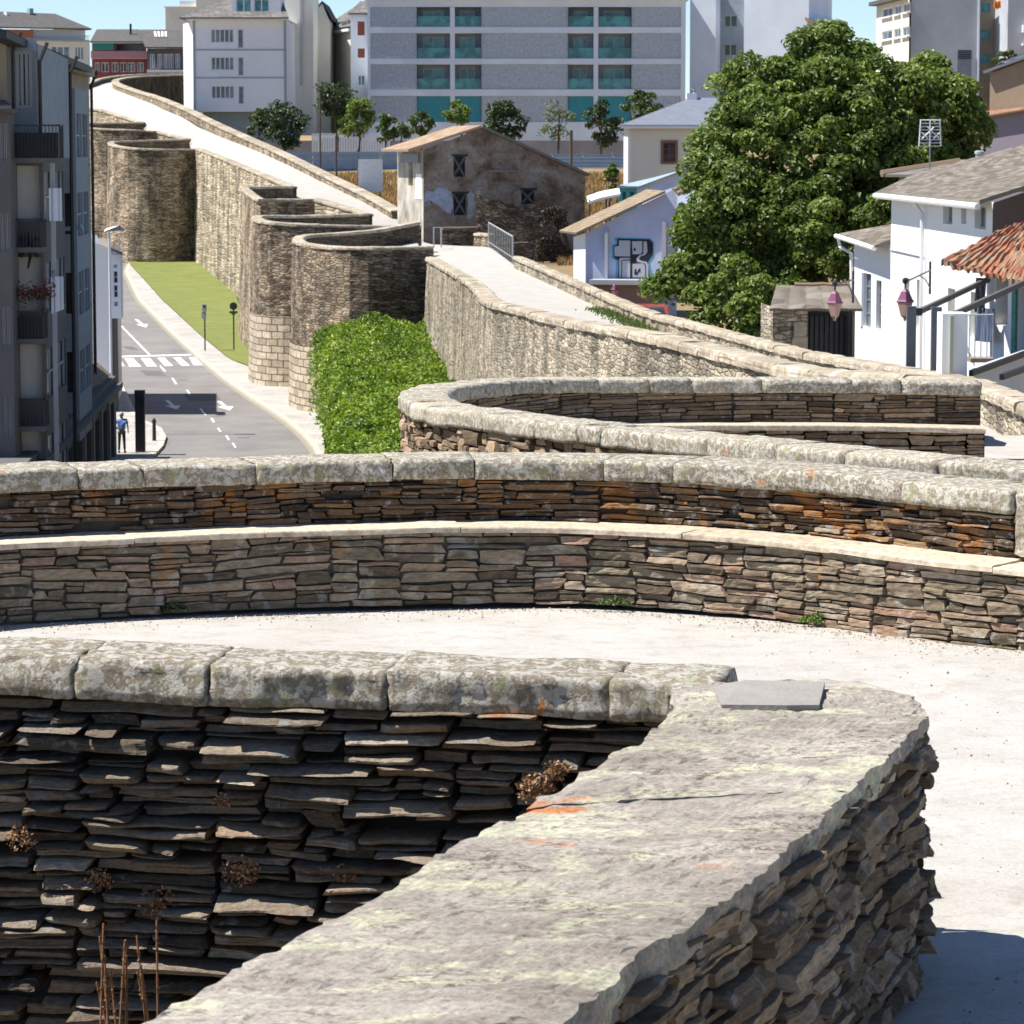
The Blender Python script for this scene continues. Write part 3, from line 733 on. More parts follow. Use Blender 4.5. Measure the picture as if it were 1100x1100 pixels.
# travel starts at the right front, goes left and returns: the outside (street side) is on the left
nseg = 26; edges = [t3.L*i/nseg for i in range(nseg+1)]
edges = [0] + [e + random.uniform(-.3,.3) for e in edges[1:-1]] + [t3.L]
for a, b_ in zip(edges, edges[1:]):
    mb = MB(); coping_block(mb, t3, a+.003, b_-.003, rounded(-.25, .25, -.155, .0, .05), ztop, seg=.09, rough=.025, tone=random.uniform(.2,.9), nscale=3)
    mb.build('coping_stone', M['coping_lichen'], t, smooth=True)
smid = [s for s in (t3.L*i/400 for i in range(401)) if t3.at(s)[0].y < 31.8][-1]
mb = MB()
def drywall_follow(path, s0, s1, top, H, side, **kw):
    seg = 1.2; s = s0
    while s < s1 - .05:
        e = min(s + seg, s1); zt_ = top((s+e)/2)
        dry_wall(mb, path, s, e, zt_ - H, zt_, side, **kw); s = e
drywall_follow(t3, smid, t3.L, lambda s: ztop(s)-.15, .36, 1, hr=(.02,.055), lr=(.2,.6), base=.2, prot=(-.02,.03), depth=.08, gap=.006, rough=.012, res=(.06,.03), tone=lambda t, s: min(1,max(0,random.gauss(.4,.2))))
mb.build('inner_face', M['slate_brown'], t)
mb = MB()
drywall_follow(t3, smid+1.5, t3.L, lambda s: ztop(s)-.53, .38, 1, hr=(.03,.08), lr=(.2,.6), base=.60, prot=(-.02,.03), depth=.08, gap=.006, rough=.012, res=(.06,.03), tone=lambda t, s: min(1,max(0,random.gauss(.4,.2))))
mb.build('bench_face', M['slate_brown'], t)
mb = MB(); coping_block(mb, t3, smid+1.5, t3.L, rounded(.15, .66, -.06, 0, .012, 2, 3), lambda s: ztop(s)-.50, seg=.2, rough=.01, tone=.5); mb.build('bench_slab', M['bench_slab'], t)
mb = MB(); drywall_follow(t3, 0, smid+1.2, lambda s: ztop(s)-.15, 2.2, -1, hr=(.05,.12), lr=(.12,.4), base=.2, prot=(-.02,.05), depth=.1, gap=.007, rough=.015, res=(.06,.03), tone=lambda t, s: random.random())
mb.build('outer_face', M['slate_brown'], t)
mb = MB()
mb.grid(90, 4, lambda u, v: t3.off(u*t3.L, -.14, 0) + Vector((0,0, .2 + v*(ztop(u*t3.L)-.35))))
mb.grid(60, 1, lambda u, v: t3.off(u*t3.L, .14, ztop(u*t3.L) - 1.15 + v*.98))
mb.grid(2, 2, lambda u, v: t3.off(t3.L, -.14+.28*u, ztop(t3.L) - 1.15 + v*.98))
mb.grid(2, 2, lambda u, v: t3.off(t3.L+.0, .14+.42*u, ztop(t3.L) - 1.15 + v*.6))
mb.build('wall_core', M['mortar'], t)
# ================= the long wall in the distance
def rampart(name, label, pxs, side, par, mout, min_, zbase, cat='stone wall', w=.55, smooth=True, group=None, mcop='coping_far', copseg=None, base_mat=None, base_h=0, step=.6, batter=.03, out_face=True, dis=.07):
    pts = [A(*p) if not isinstance(p, Vector) else p for p in pxs]
    P = Path(pts, smooth=smooth, step=step)
    t = thing(name, (P.p[len(P.p)//2].x, P.p[len(P.p)//2].y, zbase(P.p[len(P.p)//2])), label, cat, group)
    zt = lambda s: P.at(s)[0].z
    n = max(4, int(P.L/ .8)); nv = 14
    if out_face:
        mb = MB()
        def f(u, v):
            s = u*P.L; p, _ = P.at(s); zb = zbase(p); z = zb + (p.z - .15 - zb)*v
            o = w/2 - .05 + batter*(p.z - z) + dis*nz(p.x*.7, p.y*.7, z*.6) + dis*.7*nz(p.x*2.3, p.y*2.3, z*2.3)
            return P.off(s, side*o, z)
        mb.grid(n, nv, f, uvfn=lambda u, v: (u*P.L, f(u, v).z), flip=(side < 0))
        mb.build('outer_face', mout, t)
        if base_mat:
            mb = MB()
            def f2(u, v):
                s = u*P.L; p, _ = P.at(s); zb = zbase(p); z = zb + base_h*v
                o = w/2 + batter*(p.z - z) + .01 + .04*nz(p.x, p.y, z)
                return P.off(s, side*o, z)
            mb.grid(n, 5, f2, uvfn=lambda u, v: (u*P.L, base_h*v), flip=(side < 0))
            mb.build('ashlar_base', base_mat, t)
    mb = MB()
    def g(u, v):
        s = u*P.L; p, _ = P.at(s); z = p.z - par - .1 + (par)*v
        return P.off(s, -side*(w/2-.05), z)
    mb.grid(n, 2, g, uvfn=lambda u, v: (u*P.L, g(u, v).z), flip=(side > 0))
    for e in (0.0, P.L):
        mb.grid(1, 2, lambda u, v: P.off(e, (u-.5)*(w-.1), P.at(e)[0].z - par - .1 + par*v), uvfn=lambda u, v: (u*w, v*par))
    mb.build('inner_face', min_, t)
    mb = MB(); s = 0.0
    L = copseg or 2.2
    while s < P.L - .05:
        e = min(s + L*random.uniform(.7, 1.3), P.L)
        if P.L - e < .4: e = P.L
        coping_block(mb, P, s + .004, e - .004, rounded(-w/2-.02, w/2+.02, -.17, .0, .07, 2, 2), zt, seg=.5, rough=.04, tone=random.uniform(.1, .9), nscale=1.5)
        s = e
    mb.build('coping', M[mcop] if isinstance(mcop, str) else mcop, t, smooth=False)
    return t, P
bs = lambda p: street_z(p.y) - .3
bc = lambda p: city_z(p.y) - .3
C0 = [(1012,407,40),(1000,403,42),(870,395,48),(780,375,55),(690,355,65),(640,347,72),(600,340,79),(565,331,88),(530,322,98),(517,309,115),(500,297,130),(463,276,157)]
rampart('curtain_wall', 'sunlit rubble curtain wall running from behind the horseshoe parapet to the round tower', C0, -1, .9, M['masonry_lit'], M['masonry_inner'], bs, w=.55, step=2)
T4 = [(464,264,159),(430,264.5,158.5),(380,265,158),(345,263,160),(326,260,162),(320,255.5,165),(328,252,168),(350,250.5,169.5),(400,246.5,171),(447,238,174)]
rampart('wall_tower', 'round wall tower with a tan block base, directly behind the green hedge', T4, -1, 1.1, M['masonry_dark'], M['masonry_inner'], bs, cat='wall tower', group='towers of the town wall', base_mat=M['ashlar'], base_h=3.6)
T5 = [(452,241,176),(400,242,175.5),(340,240.5,175),(300,238.5,175.5),(282,236,177),(276,233,181),(285,231,186),(330,231,189),(396,229,190)]
rampart('wall_tower', 'projecting wall tower with dark slate above tan squared blocks, second of the far towers', T5, -1, 1.1, M['masonry_dark'], M['masonry_inner'], bs, cat='wall tower', group='towers of the town wall', base_mat=M['ashlar'], base_h=4.2)
C1 = [(396,229.5,190.5),(370,221,195),(340,213,199)]
rampart('curtain_wall', 'short sunlit stretch of town wall between the second and the square far tower', C1, -1, .9, M['masonry_long'], M['masonry_inner'], bs)
T5b = [(340,213.5,199),(305,213.5,198.5),(279,213.5,198),(268,206,205),(262,200.5,212),(285,200,213),(313,199.5,214)]
rampart('wall_tower', 'square cornered shallow wall tower with a sunlit side, beyond the second far tower', T5b, -1, 1.0, M['masonry_tan'], M['masonry_inner'], bs, cat='wall tower', smooth=False, group='towers of the town wall')
C2 = [(315,200,214.5),(262,178,243),(235,167,260),(212,158.5,275)]
rampart('curtain_wall', 'pale sunlit stretch of town wall above the end of the lawn', C2, -1, .8, M['masonry_long'], M['masonry_inner'], bs, step=3)
T6 = [(212,159.5,275),(185,160,273),(150,159,272.5),(128,156.5,274),(119,153.5,278),(124,151.5,284),(150,150.5,288),(203,148.5,290)]
rampart('wall_tower', 'big round wall tower standing on the lawn left of the pale wall', T6, -1, 1.3, M['masonry_tan'], M['masonry_inner'], bs, cat='wall tower', group='towers of the town wall')
C3 = [(203,149,291),(170,141,299)]
rampart('curtain_wall', 'tiny sunlit wall piece between the two farthest towers', C3, -1, 1.0, M['masonry_tan'], M['masonry_inner'], bs)
T7 = [(172,141,299),(140,139,298),(104,137.5,299),(88,135,303),(90,132,310),(120,131.5,313),(154,131,314)]
rampart('wall_tower', 'farthest wall tower, half hidden behind the dark apartment row', T7, -1, 1.3, M['masonry_tan'], M['masonry_inner'], bs, cat='wall tower', group='towers of the town wall')
C4 = [(154,131.5,315),(130,124,325),(108,117.5,334),(98,116,338),(85,113,345),(80,106,360),(83,98,380)]
rampart('curtain_wall', 'farthest sunlit stretch of town wall beside the bend of the walkway', C4, -1, 1.2, M['masonry_long'], M['masonry_inner'], bs)
C5 = [(83,92.5,395),(98,88,412),(111,83.5,428),(140,80,440),(200,78.5,450)]
rampart('curtain_wall', 'low brown wall behind the far bend of the walkway, under the red house', C5, -1, 1.0, M['masonry_tan'], M['masonry_inner'], bs)
# inner parapet (city side)
I0 = [(1330,640,17),(1245,520,28),(1160,455,38),(1100,428,46),(1040,406,54),(1000,399,58),(920,386,67),(850,373,77),(760,350,93),(690,331,109),(620,302,134),(585,287,148),(556,275,162)]
rampart('inner_parapet', 'low pale parapet on the town side of the walkway, in front of the houses', I0, 1, .75, M['masonry_lit'], M['masonry_lit'], bc, w=.45, step=2)
I1 = [(427,226,203),(395,208,216),(350,186.5,232),(300,162,252),(250,140,272),(222,127,287),(200,116,300),(170,104,322),(150,98,340),(130,91,362),(124,87.5,376),(127,84.8,390),(142,82.3,402),(165,81,412),(200,80,425)]
rampart('inner_parapet', 'long low parapet climbing beside the walkway up to the far bend', I1, 1, .75, M['masonry_moss'], M['masonry_tan'], bc, w=.8, step=3)
# small walls at the stair head
rampart('stair_wall', 'short brown wall closing the walkway at the head of the stairs', [(474,244,186),(512,243.5,187)], 1, 1.0, M['masonry_dark'], M['masonry_inner'], lambda p: p.z-1.6, w=.4, smooth=False, mcop='masonry_inner')
rampart('stair_wall', 'curved tan wall end in front of the ruined house', [(449,229,197),(460,225,198),(478,230,196),(489,237.5,193)], 1, 1.0, M['masonry_tan'], M['masonry_tan'], lambda p: p.z-1.8, w=.5)
rampart('stair_wall', 'low tan wall between the brown stair wall and the metal railing', [(512,250,184),(528,251,180)], 1, .8, M['masonry_tan'], M['masonry_tan'], lambda p: p.z-1.2, w=.4, smooth=False)

# ================= walkway
outer = [A(*p) for p in C0] + [A(452,262,172), A(450,246,180), A(398,233,191)] + [A(370,222,195.5), A(341,214,199.5), A(314,203,214)] + [A(262,178,243), A(235,167,260), A(213,158.5,276), A(203,150,291), A(171,141,300), A(154,132,315), A(130,124,325), A(108,118,335), A(85,113,346), A(80,106,360), A(83,97,385), A(98,89,411), A(111,84.5,427), A(140,81,439), A(200,79.5,449)]
hpar = [.75]*12 + [.9,.9,.8] + [.8]*3 + [.8,.7,.6,.6,.6,.6,.6,.6,.6,.6,.6,.6,.6,.6,.6]
outer = [Vector((p.x, p.y, p.z - h)) for p, h in zip(outer, hpar)]
inner_top = [A(*p) for p in I0[2:]] + [A(528,265,176), A(512,263.5,184), A(470,263.5,186), A(452,258,190)] + [A(*p) for p in I1]
inner = [Vector((p.x, p.y, p.z - (.6 if k < 11 else (.05 if k < 15 else .55)))) for k, p in enumerate(inner_top)]
PO = Path([tuple(p) for p in outer], smooth=False); PI_ = Path([tuple(p) for p in inner], smooth=False)
mb = MB()
def wk(u, v):
    a, _ = PO.at(u*PO.L)
    # matching inner point: same progress along the wall, measured by nearest
    return a, u
N = 260
# pair by nearest point while marching
row = []; sI = 0.0
for i in range(N + 1):
    a, _ = PO.at(PO.L*i/N)
    best = None; s = sI
    while s < min(PI_.L, sI + 14):
        q, _ = PI_.at(s); d = (q.x-a.x)**2 + (q.y-a.y)**2
        if best is None or d < best[0]: best = (d, s)
        s += .5
    sI = best[1] if best else PI_.L
    q, _ = PI_.at(sI); row.append((a, q))
for k in range(6):   # relax
    pass
base_i = []
for a, q in row:
    base_i.append([mb.vert(a.lerp(q, j/6) + Vector((0,0,.02*nz(a.x+j, a.y*.5)))) for j in range(7)])
for r0, r1 in zip(base_i, base_i[1:]):
    for j in range(6): mb.face((r0[j], r0[j+1], r1[j+1], r1[j]))
# inside of the far towers
for pts, h in ((T4, 1.05), (T5, 1.05), (T5b, .9), (T6, 1.2), (T7, 1.2)):
    v = [mb.vert(A(*p) - Vector((0,0,h))) for p in pts]; mb.face(v)
walk = mb.build('walkway', M['gravel']); tag(walk, kind='structure')
# near part: platform of the second tower, path beside the curtain, platform of the third tower
PZ = [(-5,-2.52),(0,-2.53),(10,-2.585),(16,-2.69),(20,-2.80),(28,-3.1),(34,-3.38),(38,-3.6),(42,-3.68)]
def pz(x, y): return EYE + lerp_table(PZ, y) + .012*nz(x*.8, y*.8) + .004*nz(x*5, y*5)
mb = MB()
def band(y0, y1, xl, xr, ny, nx):
    mb.grid(nx, ny, lambda u, v: (lambda y: (lambda x: Vector((x, y, pz(x, y))))(xl(y) + (xr(y) - xl(y))*u))(y0 + (y1-y0)*v))
xR = lambda y: lerp_table([(-5,9.5),(30,9),(42,8)], y)
band(-4, 10.9, lambda y: -1.99 + .316*y if y < 10 else 1.1, xR, 60, 40)
band(10.9, 11.4, lambda y: .9, xR, 4, 40)
band(11.4, 20.3, lambda y: -6.5, xR, 50, 60)
band(20.3, 22.4, lambda y: 3.9, xR, 12, 20)
band(22.4, 38.0, lambda y: lerp_table([(22.4,3.9),(24,2.6),(26,.9),(29,-.4),(31.5,-.8),(34,-.6),(36,.6),(37.4,2.0),(38,5.0)], y), xR, 60, 40)
band(38.0, 42, lambda y: 5.0, xR, 20, 20)
tag(mb.build('walkway', M['gravel']), kind='structure')

# ================= terrain: outside the wall low, inside high
def xw(y):
    return lerp_table([(-100,-20),(0,-1.5),(10,1),(20,4.5),(38,5.6),(48,5.2),(65,3.6),(98,.6),(157,-2.5),(175,-4),(190,-7),(214,-14),(243,-19.5),(275,-26),(299,-32),(325,-38),(345,-43),(3000,-500)], y)
mb = MB()
ys = [-60,-20,0,20,40,60,80,100,120,140,150,160,170,180,190,200,210,220,230,240,250,260,270,280,290,300,310,320,335,350,370,400,430,460,500,560,650,800,1000,1500,2400,3500]
offs = [-2500,-1200,-600,-300,-200,-140,-100,-80,-60,-50,-40,-30,-22,-15,-10,-6,-3,-.3,.3,3,8,15,25,40,60,90,130,200,300,600,1200,2500]
idx = []
for y in ys:
    r = []
    for o in offs:
        x = xw(y) + o; z = street_z(y) if o < 0 else city_z(y)
        if y > 900 or abs(o) > 400: z += 6*nz(x*.002, y*.002) 
        r.append(mb.vert((x, y, z - (.25 if o < 0 else 0) + (.25*nz(x*.1, y*.1) if o > 20 and y > 180 else 0))))
    idx.append(r)
for a, b_ in zip(idx, idx[1:]):
    for i in range(len(offs)-1): mb.face((a[i], a[i+1], b_[i+1], b_[i]))
tag(mb.build('ground', M['earth']), kind='structure')

# ================= street, pavements, lawn
def ribbon(name, mat, left, right, lift, ys, skirt=0.0, nx=4, kind='structure', parent=None):
    mb = MB(); rows = []
    for y in ys:
        xl, xr = lerp_table(left, y), lerp_table(right, y)
        rows.append([mb.vert((xl + (xr-xl)*k/nx, y, street_z(y) + lift)) for k in range(nx+1)])
    for a, b_ in zip(rows, rows[1:]):
        for k in range(nx): mb.face((a[k], a[k+1], b_[k+1], b_[k]))
        if skirt:
            for k in (0, nx):
                p, q = Vector(mb.v[a[k]]), Vector(mb.v[b_[k]]); dz = Vector((0,0,skirt)); mb.quad(p, q, q-dz, p-dz)
    o = mb.build(name, mat, parent)
    if kind: tag(o, kind=kind)
    return o
def gtab(pxs): return sorted([(p.y, p.x) for p in (G(*q) for q in pxs)])
kerbR = gtab([(134,293),(148,322),(182,357),(216,388),(240,408),(272,431),(301,449),(322,466),(337,483),(344,500),(350,530),(352,560)])
ysr = [60 + 4*i for i in range(0, 60)] + [300,310]
farx = kerbR[-1]
kerbR2 = kerbR + [(310, kerbR[-1][1] - 3.5)]
# widen left far beyond the houses
roadL = [(60,-20.5),(145,-20.5),(300,-44),(310,-45)]
ribbon('road', M['asphalt'], roadL, kerbR2, .004, ysr, nx=8)
pavR = gtab([(137,283),(152,299),(184,333),(215,362),(248,389)])
pavR = [(60,1.0),(100,-1.0),(150,-5.2),(160,-6.2),(172,-10.2),(178,-12.0)] + [q for q in pavR if q[0] > 180] + [(300, pavR[-1][1]-1)]
kerb_out = [(y, x + .0) for y, x in kerbR2]
ribbon('pavement', M['pavement'], [(y, x + .22) for y, x in kerb_out], pavR, .13, ysr, nx=6)
flat('kerb_stone', (.52,.47,.38), .85, var=.1, scale=2)
ribbon('kerb', M['kerb_stone'], kerb_out, [(y, x + .24) for y, x in kerb_out], .136, ysr, skirt=.16, nx=1)
# gutter line beside the kerb
ribbon('gutter', M['yellow_line'], [(y, x - .25) for y, x in kerb_out], [(y, x - .02) for y, x in kerb_out], .010, ysr, nx=1)
lawnL = [(y, x + .0) for y, x in pavR]
lawnR = [(170,-9.0),(182,-10),(200,-14.0),(214,-17.5),(243,-20.5),(262,-23),(275,-27),(280,-36),(285,-37)]
ribbon('lawn', M['lawn'], [(y, x) for y, x in pavR if y >= 178], [(y, x) for y, x in lawnR], .17, [178 + 2*i for i in range(50)], nx=10)
# grass blades on the lawn edge give it a soft outline
# left pavement, bulging out near the crossing of the photo's lower edge
pvl = [(60,-15.4),(143,-15.4),(150,-15.9),(154,-16.9),(157,-18.1),(165,-19.3),(195,-24.1),(265,-35.5),(300,-41)]
ribbon('pavement', M['pavement'], [(y, x - 5.5) for y, x in pvl], [(y, x - .22) for y, x in pvl], .13, ysr[:58], nx=3)
ribbon('kerb', M['kerb_stone'], [(y, x - .24) for y, x in pvl], pvl, .136, ysr[:58], skirt=.16, nx=1)
mb = MB()
def mark(pxs):
    pts = [G(*p) for p in pxs]; mb.poly([Vector((p.x, p.y, street_z(p.y) + .012)) for p in pts])
for p in (((124,385.5),(129,385.5),(134,393.5),(129,393.5)),((134,385),(143,385),(152,394),(139,394)),((151,384.8),(161,384.8),(169,393.8),(158,393.8)),((169,384.5),(177,384.5),(186,393.3),(177,393.3)),((186,384.2),(194,384.2),(204,393),(195,393)),((203,384),(210,384),(218,392.5),(208,392.5))):
    mark(p)
mark(((126,382.6),(205,380.6),(205,381.9),(126,384)))
mark(((129,350),(131.2,350),(162,381.5),(159.5,381.5)))
for a in (((171,393),(173,393),(178.5,399),(176,399)),((184,406),(186,406),(190.5,413),(188.2,413)),((200,419),(202,419),(205,424),(203,424)),((214,439),(216.5,439),(222,446),(219.5,446)),((226,449.5),(228.5,449.5),(231,454),(228.5,454)),((233,460),(235,460),(238,464),(236,464)),((242,468),(244,468),(247,473),(245,473)),((249,476),(251,476),(254,481),(252,481))):
    mark(a)
def arrow(tail, head, wpx):
    (x0, y0), (x1, y1) = tail, head
    a = G(x0, y0); b_ = G(x1, y1); d = Vector((b_.x-a.x, b_.y-a.y)); L = d.length; d.normalize(); n = Vector((d.y, -d.x))
    def q(s, o): 
        x = a.x + d.x*s + n.x*o; y = a.y + d.y*s + n.y*o; return Vector((x, y, street_z(y)+.012))
    mb.poly([q(0,-.1), q(L*.6,-.1), q(L*.6,.1), q(0,.1)]); mb.poly([q(L*.6,-.42), q(L,0), q(L*.6,.42)])
arrow((146,343), (157,352), 4); arrow((179,430), (190,440), 4); arrow((235,431), (247,441), 4)
tag(mb.build('road_marking', M['white_road']), kind='structure')

mb = MB()
for x0, x1, y0, y1 in ((196,232,423,431),(150,172,398,404),(131,143,372,376)):
    mb.poly([Vector((p.x, p.y, street_z(p.y)+.008)) for p in (G(x0,y0), G(x1,y0+.6), G(x1+7,y1), G(x0+7,y1-.4))])
flat('asphalt_patch', (.13,.12,.112), .9, var=.15, scale=3)
tag(mb.build('road_patch', M['asphalt_patch']), kind='structure')
mb = MB()
for x0, y0 in ((233,447),(196,408),(262,470)):
    g = G(x0, y0); n = 14; mb.poly([Vector((g.x + .3*math.cos(2*PI*k/n), g.y + .3*math.sin(2*PI*k/n), street_z(g.y)+.014)) for k in range(n)])
tag(mb.build('manhole_cover', M['steel_grey']), kind='structure')
# ================= buildings
GLS = ('glass_dark', 'glass_blue', 'glass_grey')
def base_loc(fr, a=0.0, z=None):
    p = fr.P(a, 0); return (p.x, p.y, z if z is not None else p.z)
def block(mb, fr, a0, a1, z0, z1, deep, off=0.0, front=True, m=0):
    """plain walls of a volume behind a facade plane (front optional)"""
    P = fr.P
    if front: mb.quad(P(a0,z0,off), P(a1,z0,off), P(a1,z1,off), P(a0,z1,off), m)
    mb.quad(P(a1,z0,off), P(a1,z0,off-deep), P(a1,z1,off-deep), P(a1,z1,off), m)
    mb.quad(P(a0,z0,off-deep), P(a0,z0,off), P(a0,z1,off), P(a0,z1,off-deep), m)
    mb.quad(P(a1,z0,off-deep), P(a0,z0,off-deep), P(a0,z1,off-deep), P(a1,z1,off-deep), m)
    mb.quad(P(a0,z1,off), P(a1,z1,off), P(a1,z1,off-deep), P(a0,z1,off-deep), m)
def roof_quad(name, mat, pts, th, parent, eave_dir=None):
    """a roof slab from 4 corners (eave a, eave b, ridge b, ridge a) with thickness and metric UV"""
    a, b, c, d = [Vector(p) for p in pts]; n = (b-a).cross(d-a).normalized()
    if n.z < 0: n = -n
    mb = MB(); L = (b-a).length; H = (d-a).length
    i = [mb.vert(p + n*th) for p in (a,b,c,d)]; mb.face(i, 0, [(0,0),(L,0),(L,H),(0,H)])
    j = [mb.vert(p) for p in (a,b,c,d)]; mb.face(j[::-1], 0, [(0,0),(0,.1),(.1,.1),(.1,0)])
    for k in range(4): mb.face((i[k], j[k], j[(k+1)%4], i[(k+1)%4]), 0, [(0,0),(0,.05),(.05,.05),(.05,0)])
    return mb.build(name, mat, parent, fixn=False)
def roof_tri(name, mat, pts, th, parent):
    a, b, c = [Vector(p) for p in pts]; n = (b-a).cross(c-a).normalized()
    if n.z < 0: n = -n
    L = (b-a).length; e = (b-a).normalized(); q = (c-a).dot(e); h = ((c-a) - e*q).length
    mb = MB(); i = [mb.vert(p + n*th) for p in (a,b,c)]; mb.face(i, 0, [(0,0),(L,0),(q,h)])
    j = [mb.vert(p) for p in (a,b,c)]; mb.face(j[::-1], 0, [(0,0)]*3)
    for k in range(3): mb.face((i[k], j[k], j[(k+1)%3], i[(k+1)%3]), 0, [(0,0)]*4)
    return mb.build(name, mat, parent)

# ---- modern apartment building with grey block panels
D = 330; fr = FrPx(396, D, 735, D, 60); S = fr.S; zz = lambda py: EYE + slope(py)*D
t = thing('apartment_building', base_loc(fr, fr.L/2, city_z(D)), 'long modern apartment block with grey panels, white bands and teal recessed balconies', 'building')
aL, aR = S(396), S(735)
xs = [S(q) for q in (399, 449, 484, 488.5, 517, 610, 637, 642.5, 677, 730)]
rows = [(29,7.5),(63,35.5),(96,69),(131,103)]     # bottom, top of each storey
mbp = MB(); mbw = MB()
ops = []
for (b_, tp) in rows:
    z0, z1 = zz(b_), zz(tp)
    for k in (1, 3, 5, 7): ops.append((xs[k], xs[k+1], z0+.03, z1-.03))
zt, zb = zz(-1), zz(172)
wall_open(mbw, fr, aL, aR, zb, zt, [(xs[0], xs[1], zz(b_), zz(tp)) for b_, tp in rows] + [(xs[1], xs[4], zz(b_), zz(tp)) for b_, tp in rows] + [(xs[4], xs[5], zz(b_), zz(tp)) for b_, tp in rows] + [(xs[5], xs[8], zz(b_), zz(tp)) for b_, tp in rows] + [(xs[8], xs[9], zz(b_), zz(tp)) for b_, tp in rows], depth=.25)
block(mbw, fr, aL, aR, zb, zt, 14, front=False)
fr.box(mbw, aL-.4, aR+.4, zt, zt+.35, -14.4, .5)
for q in (484, 637):
    fr.box(mbw, S(q), S(q+5), zz(131)+.02, zz(7.5)-.02, -1.3, -.02)
for a, b_ in zip(rows, rows[1:]):
    fr.box(mbw, xs[1]+.02, xs[4]-.02, zz(b_[1])-.02, zz(a[0])+.02, -1.5, -.03); fr.box(mbw, xs[5]+.02, xs[8]-.02, zz(b_[1])-.02, zz(a[0])+.02, -1.5, -.03)
mbw.build('white_frame', M['concrete_white'], t)
for (b_, tp) in rows:
    for (p, q) in ((0,1),(4,5),(8,9)):
        mb = MB(); z0, z1 = zz(b_)+.01, zz(tp)-.01; a0, a1 = xs[p]+.01, xs[q]-.01
        mb.quad(fr.P(a0,z0,-.12), fr.P(a1,z0,-.12), fr.P(a1,z1,-.12), fr.P(a0,z1,-.12), 0, [(a0,z0),(a1,z0),(a1,z1),(a0,z1)])
        mb.build('grey_panel', M['panel_block'], t)
for ri, (b_, tp) in enumerate(rows):
    for (p, q) in ((1,2),(3,4),(5,6),(7,8)):
        z0, z1 = zz(b_)+.03, zz(tp)-.03; a0, a1 = xs[p]+.02, xs[q]-.02
        if ri == 3:
            mb = MB(); fr.box(mb, a0, a1, z0-1.2, z1, -.25, -.18)
            for k in range(18): fr.box(mb, a0+(a1-a0)*k/18, a0+(a1-a0)*k/18+.04, z0-1.2, z1, -.18, -.14)
            mb.build('teal_screen', M['teal'], t)
        else:
            mb = MB(); mb.quad(fr.P(a0,z0,-1.45), fr.P(a1,z0,-1.45), fr.P(a1,z1,-1.45), fr.P(a0,z1,-1.45))
            lg = mb.build('balcony_recess', M['facade_blue'], t)
            window(fr, a0+.5, a1-.6, z0+.5, z1-.35, -1.35, t, M['steel_grey'], M['glass_teal'], nx=2, bar=.08)
            mb = MB(); fr.box(mb, a0, a1, z0+.02, z0+1.0, -.3, -.26); fr.box(mb, a0, a1, z0+1.0, z0+1.05, -.32, -.24)
            mb.build('balcony_glass', M['glass_teal'], t)
mb = MB(); fr.box(mb, aL-.4, aR+.4, zt+.353, zt+.8, -14.4, .3); mb.build('roof', M['slate_roof'], t)

# ---- building with rendered party wall, right of the modern block
D = 335; fr = FrPx(735, D, 880, D-4, 60); S = fr.S; zz = lambda py: EYE + slope(py)*D
t = thing('apartment_building', base_loc(fr, fr.L/2, city_z(D)), 'pale grey party walls with a recessed strip of small windows, right of the modern block', 'building')
mb = MB(); z0 = zz(175)
fr.box(mb, S(735)+.45, S(767), z0, zz(-14), -12, 0); fr.box(mb, S(797), S(866), z0, zz(-6), -12, 0)
fr.box(mb, S(866)+.003, S(884), z0, zz(22), -12, -.4)
mb.build('wall', M['concrete_white'], t)
mb = MB(); ops = [(S(771), S(785), zz(y+13), zz(y)) for y in (16, 47, 77)]
wall_open(mb, fr, S(767), S(797), z0, zz(-14), ops, depth=.2, off=-2.0); mb.build('wall', M['facade_blue'], t)
for o in ops: window(fr, *o, -2.12, t, M['olive_shutter'], M['glass_dark'], nx=2, bar=.1)
roof_quad('roof', M['tile_red'], [fr.P(S(862), zz(22), .3), fr.P(S(886), zz(34), .3), fr.P(S(886), zz(34), -8), fr.P(S(862), zz(22), -8)], .2, t)

# ---- white house with blue trim lines
D = 318; fr = FrPx(211, D, 310, D, 60); S = fr.S; zz = lambda py: EYE + slope(py)*D
t = thing('apartment_building', base_loc(fr, fr.L/2, city_z(D)), 'white four storey building with thin blue trim lines and three window rows, left of centre', 'building')
mb = MB(); ops = []
for y0, y1 in ((31,46),(61,75.5),(92,106)):
    ops += [(S(229), S(253.5), zz(y1), zz(y0)), (S(257.5), S(264), zz(y1 + 6), zz(y0))]
wall_open(mb, fr, S(211), S(310), zz(120), zz(22), ops, depth=.15); block(mb, fr, S(211), S(310), zz(120), zz(22), 12, front=False)
mb.build('wall', M['white_paint'], t)
# sunlit left side, angled back
f2 = FrPx(197, D+9, 211, D, 60)
mb = MB(); mb.quad(f2.P(0, zz(120), .0), f2.P(f2.L, zz(120), 0), f2.P(f2.L, zz(22), 0), f2.P(0, zz(22), 0)); mb.build('side_wall', M['white_paint'], t)
mb = MB()
for y in (53.5, 83.5): fr.box(mb, S(211), S(310), zz(y)-.06, zz(y)+.06, .003, .06)
fr.box(mb, S(210), S(212.5), zz(120), zz(22), .003, .08); fr.box(mb, S(307), S(309.5), zz(120), zz(22), .003, .08)
mb.build('blue_trim', M['metal_roof'], t)
for o in ops: window(fr, *o, -.08, t, M['trim_white'], M['glass_grey'], nx=5 if o[1]-o[0] > 1 else 1, bar=.09)
mb = MB(); wall_open(mb, fr, S(218), S(322), zz(152), zz(120)-.01, [], off=-1.6); mb.build('ground_floor', M['metal_roof'], t)
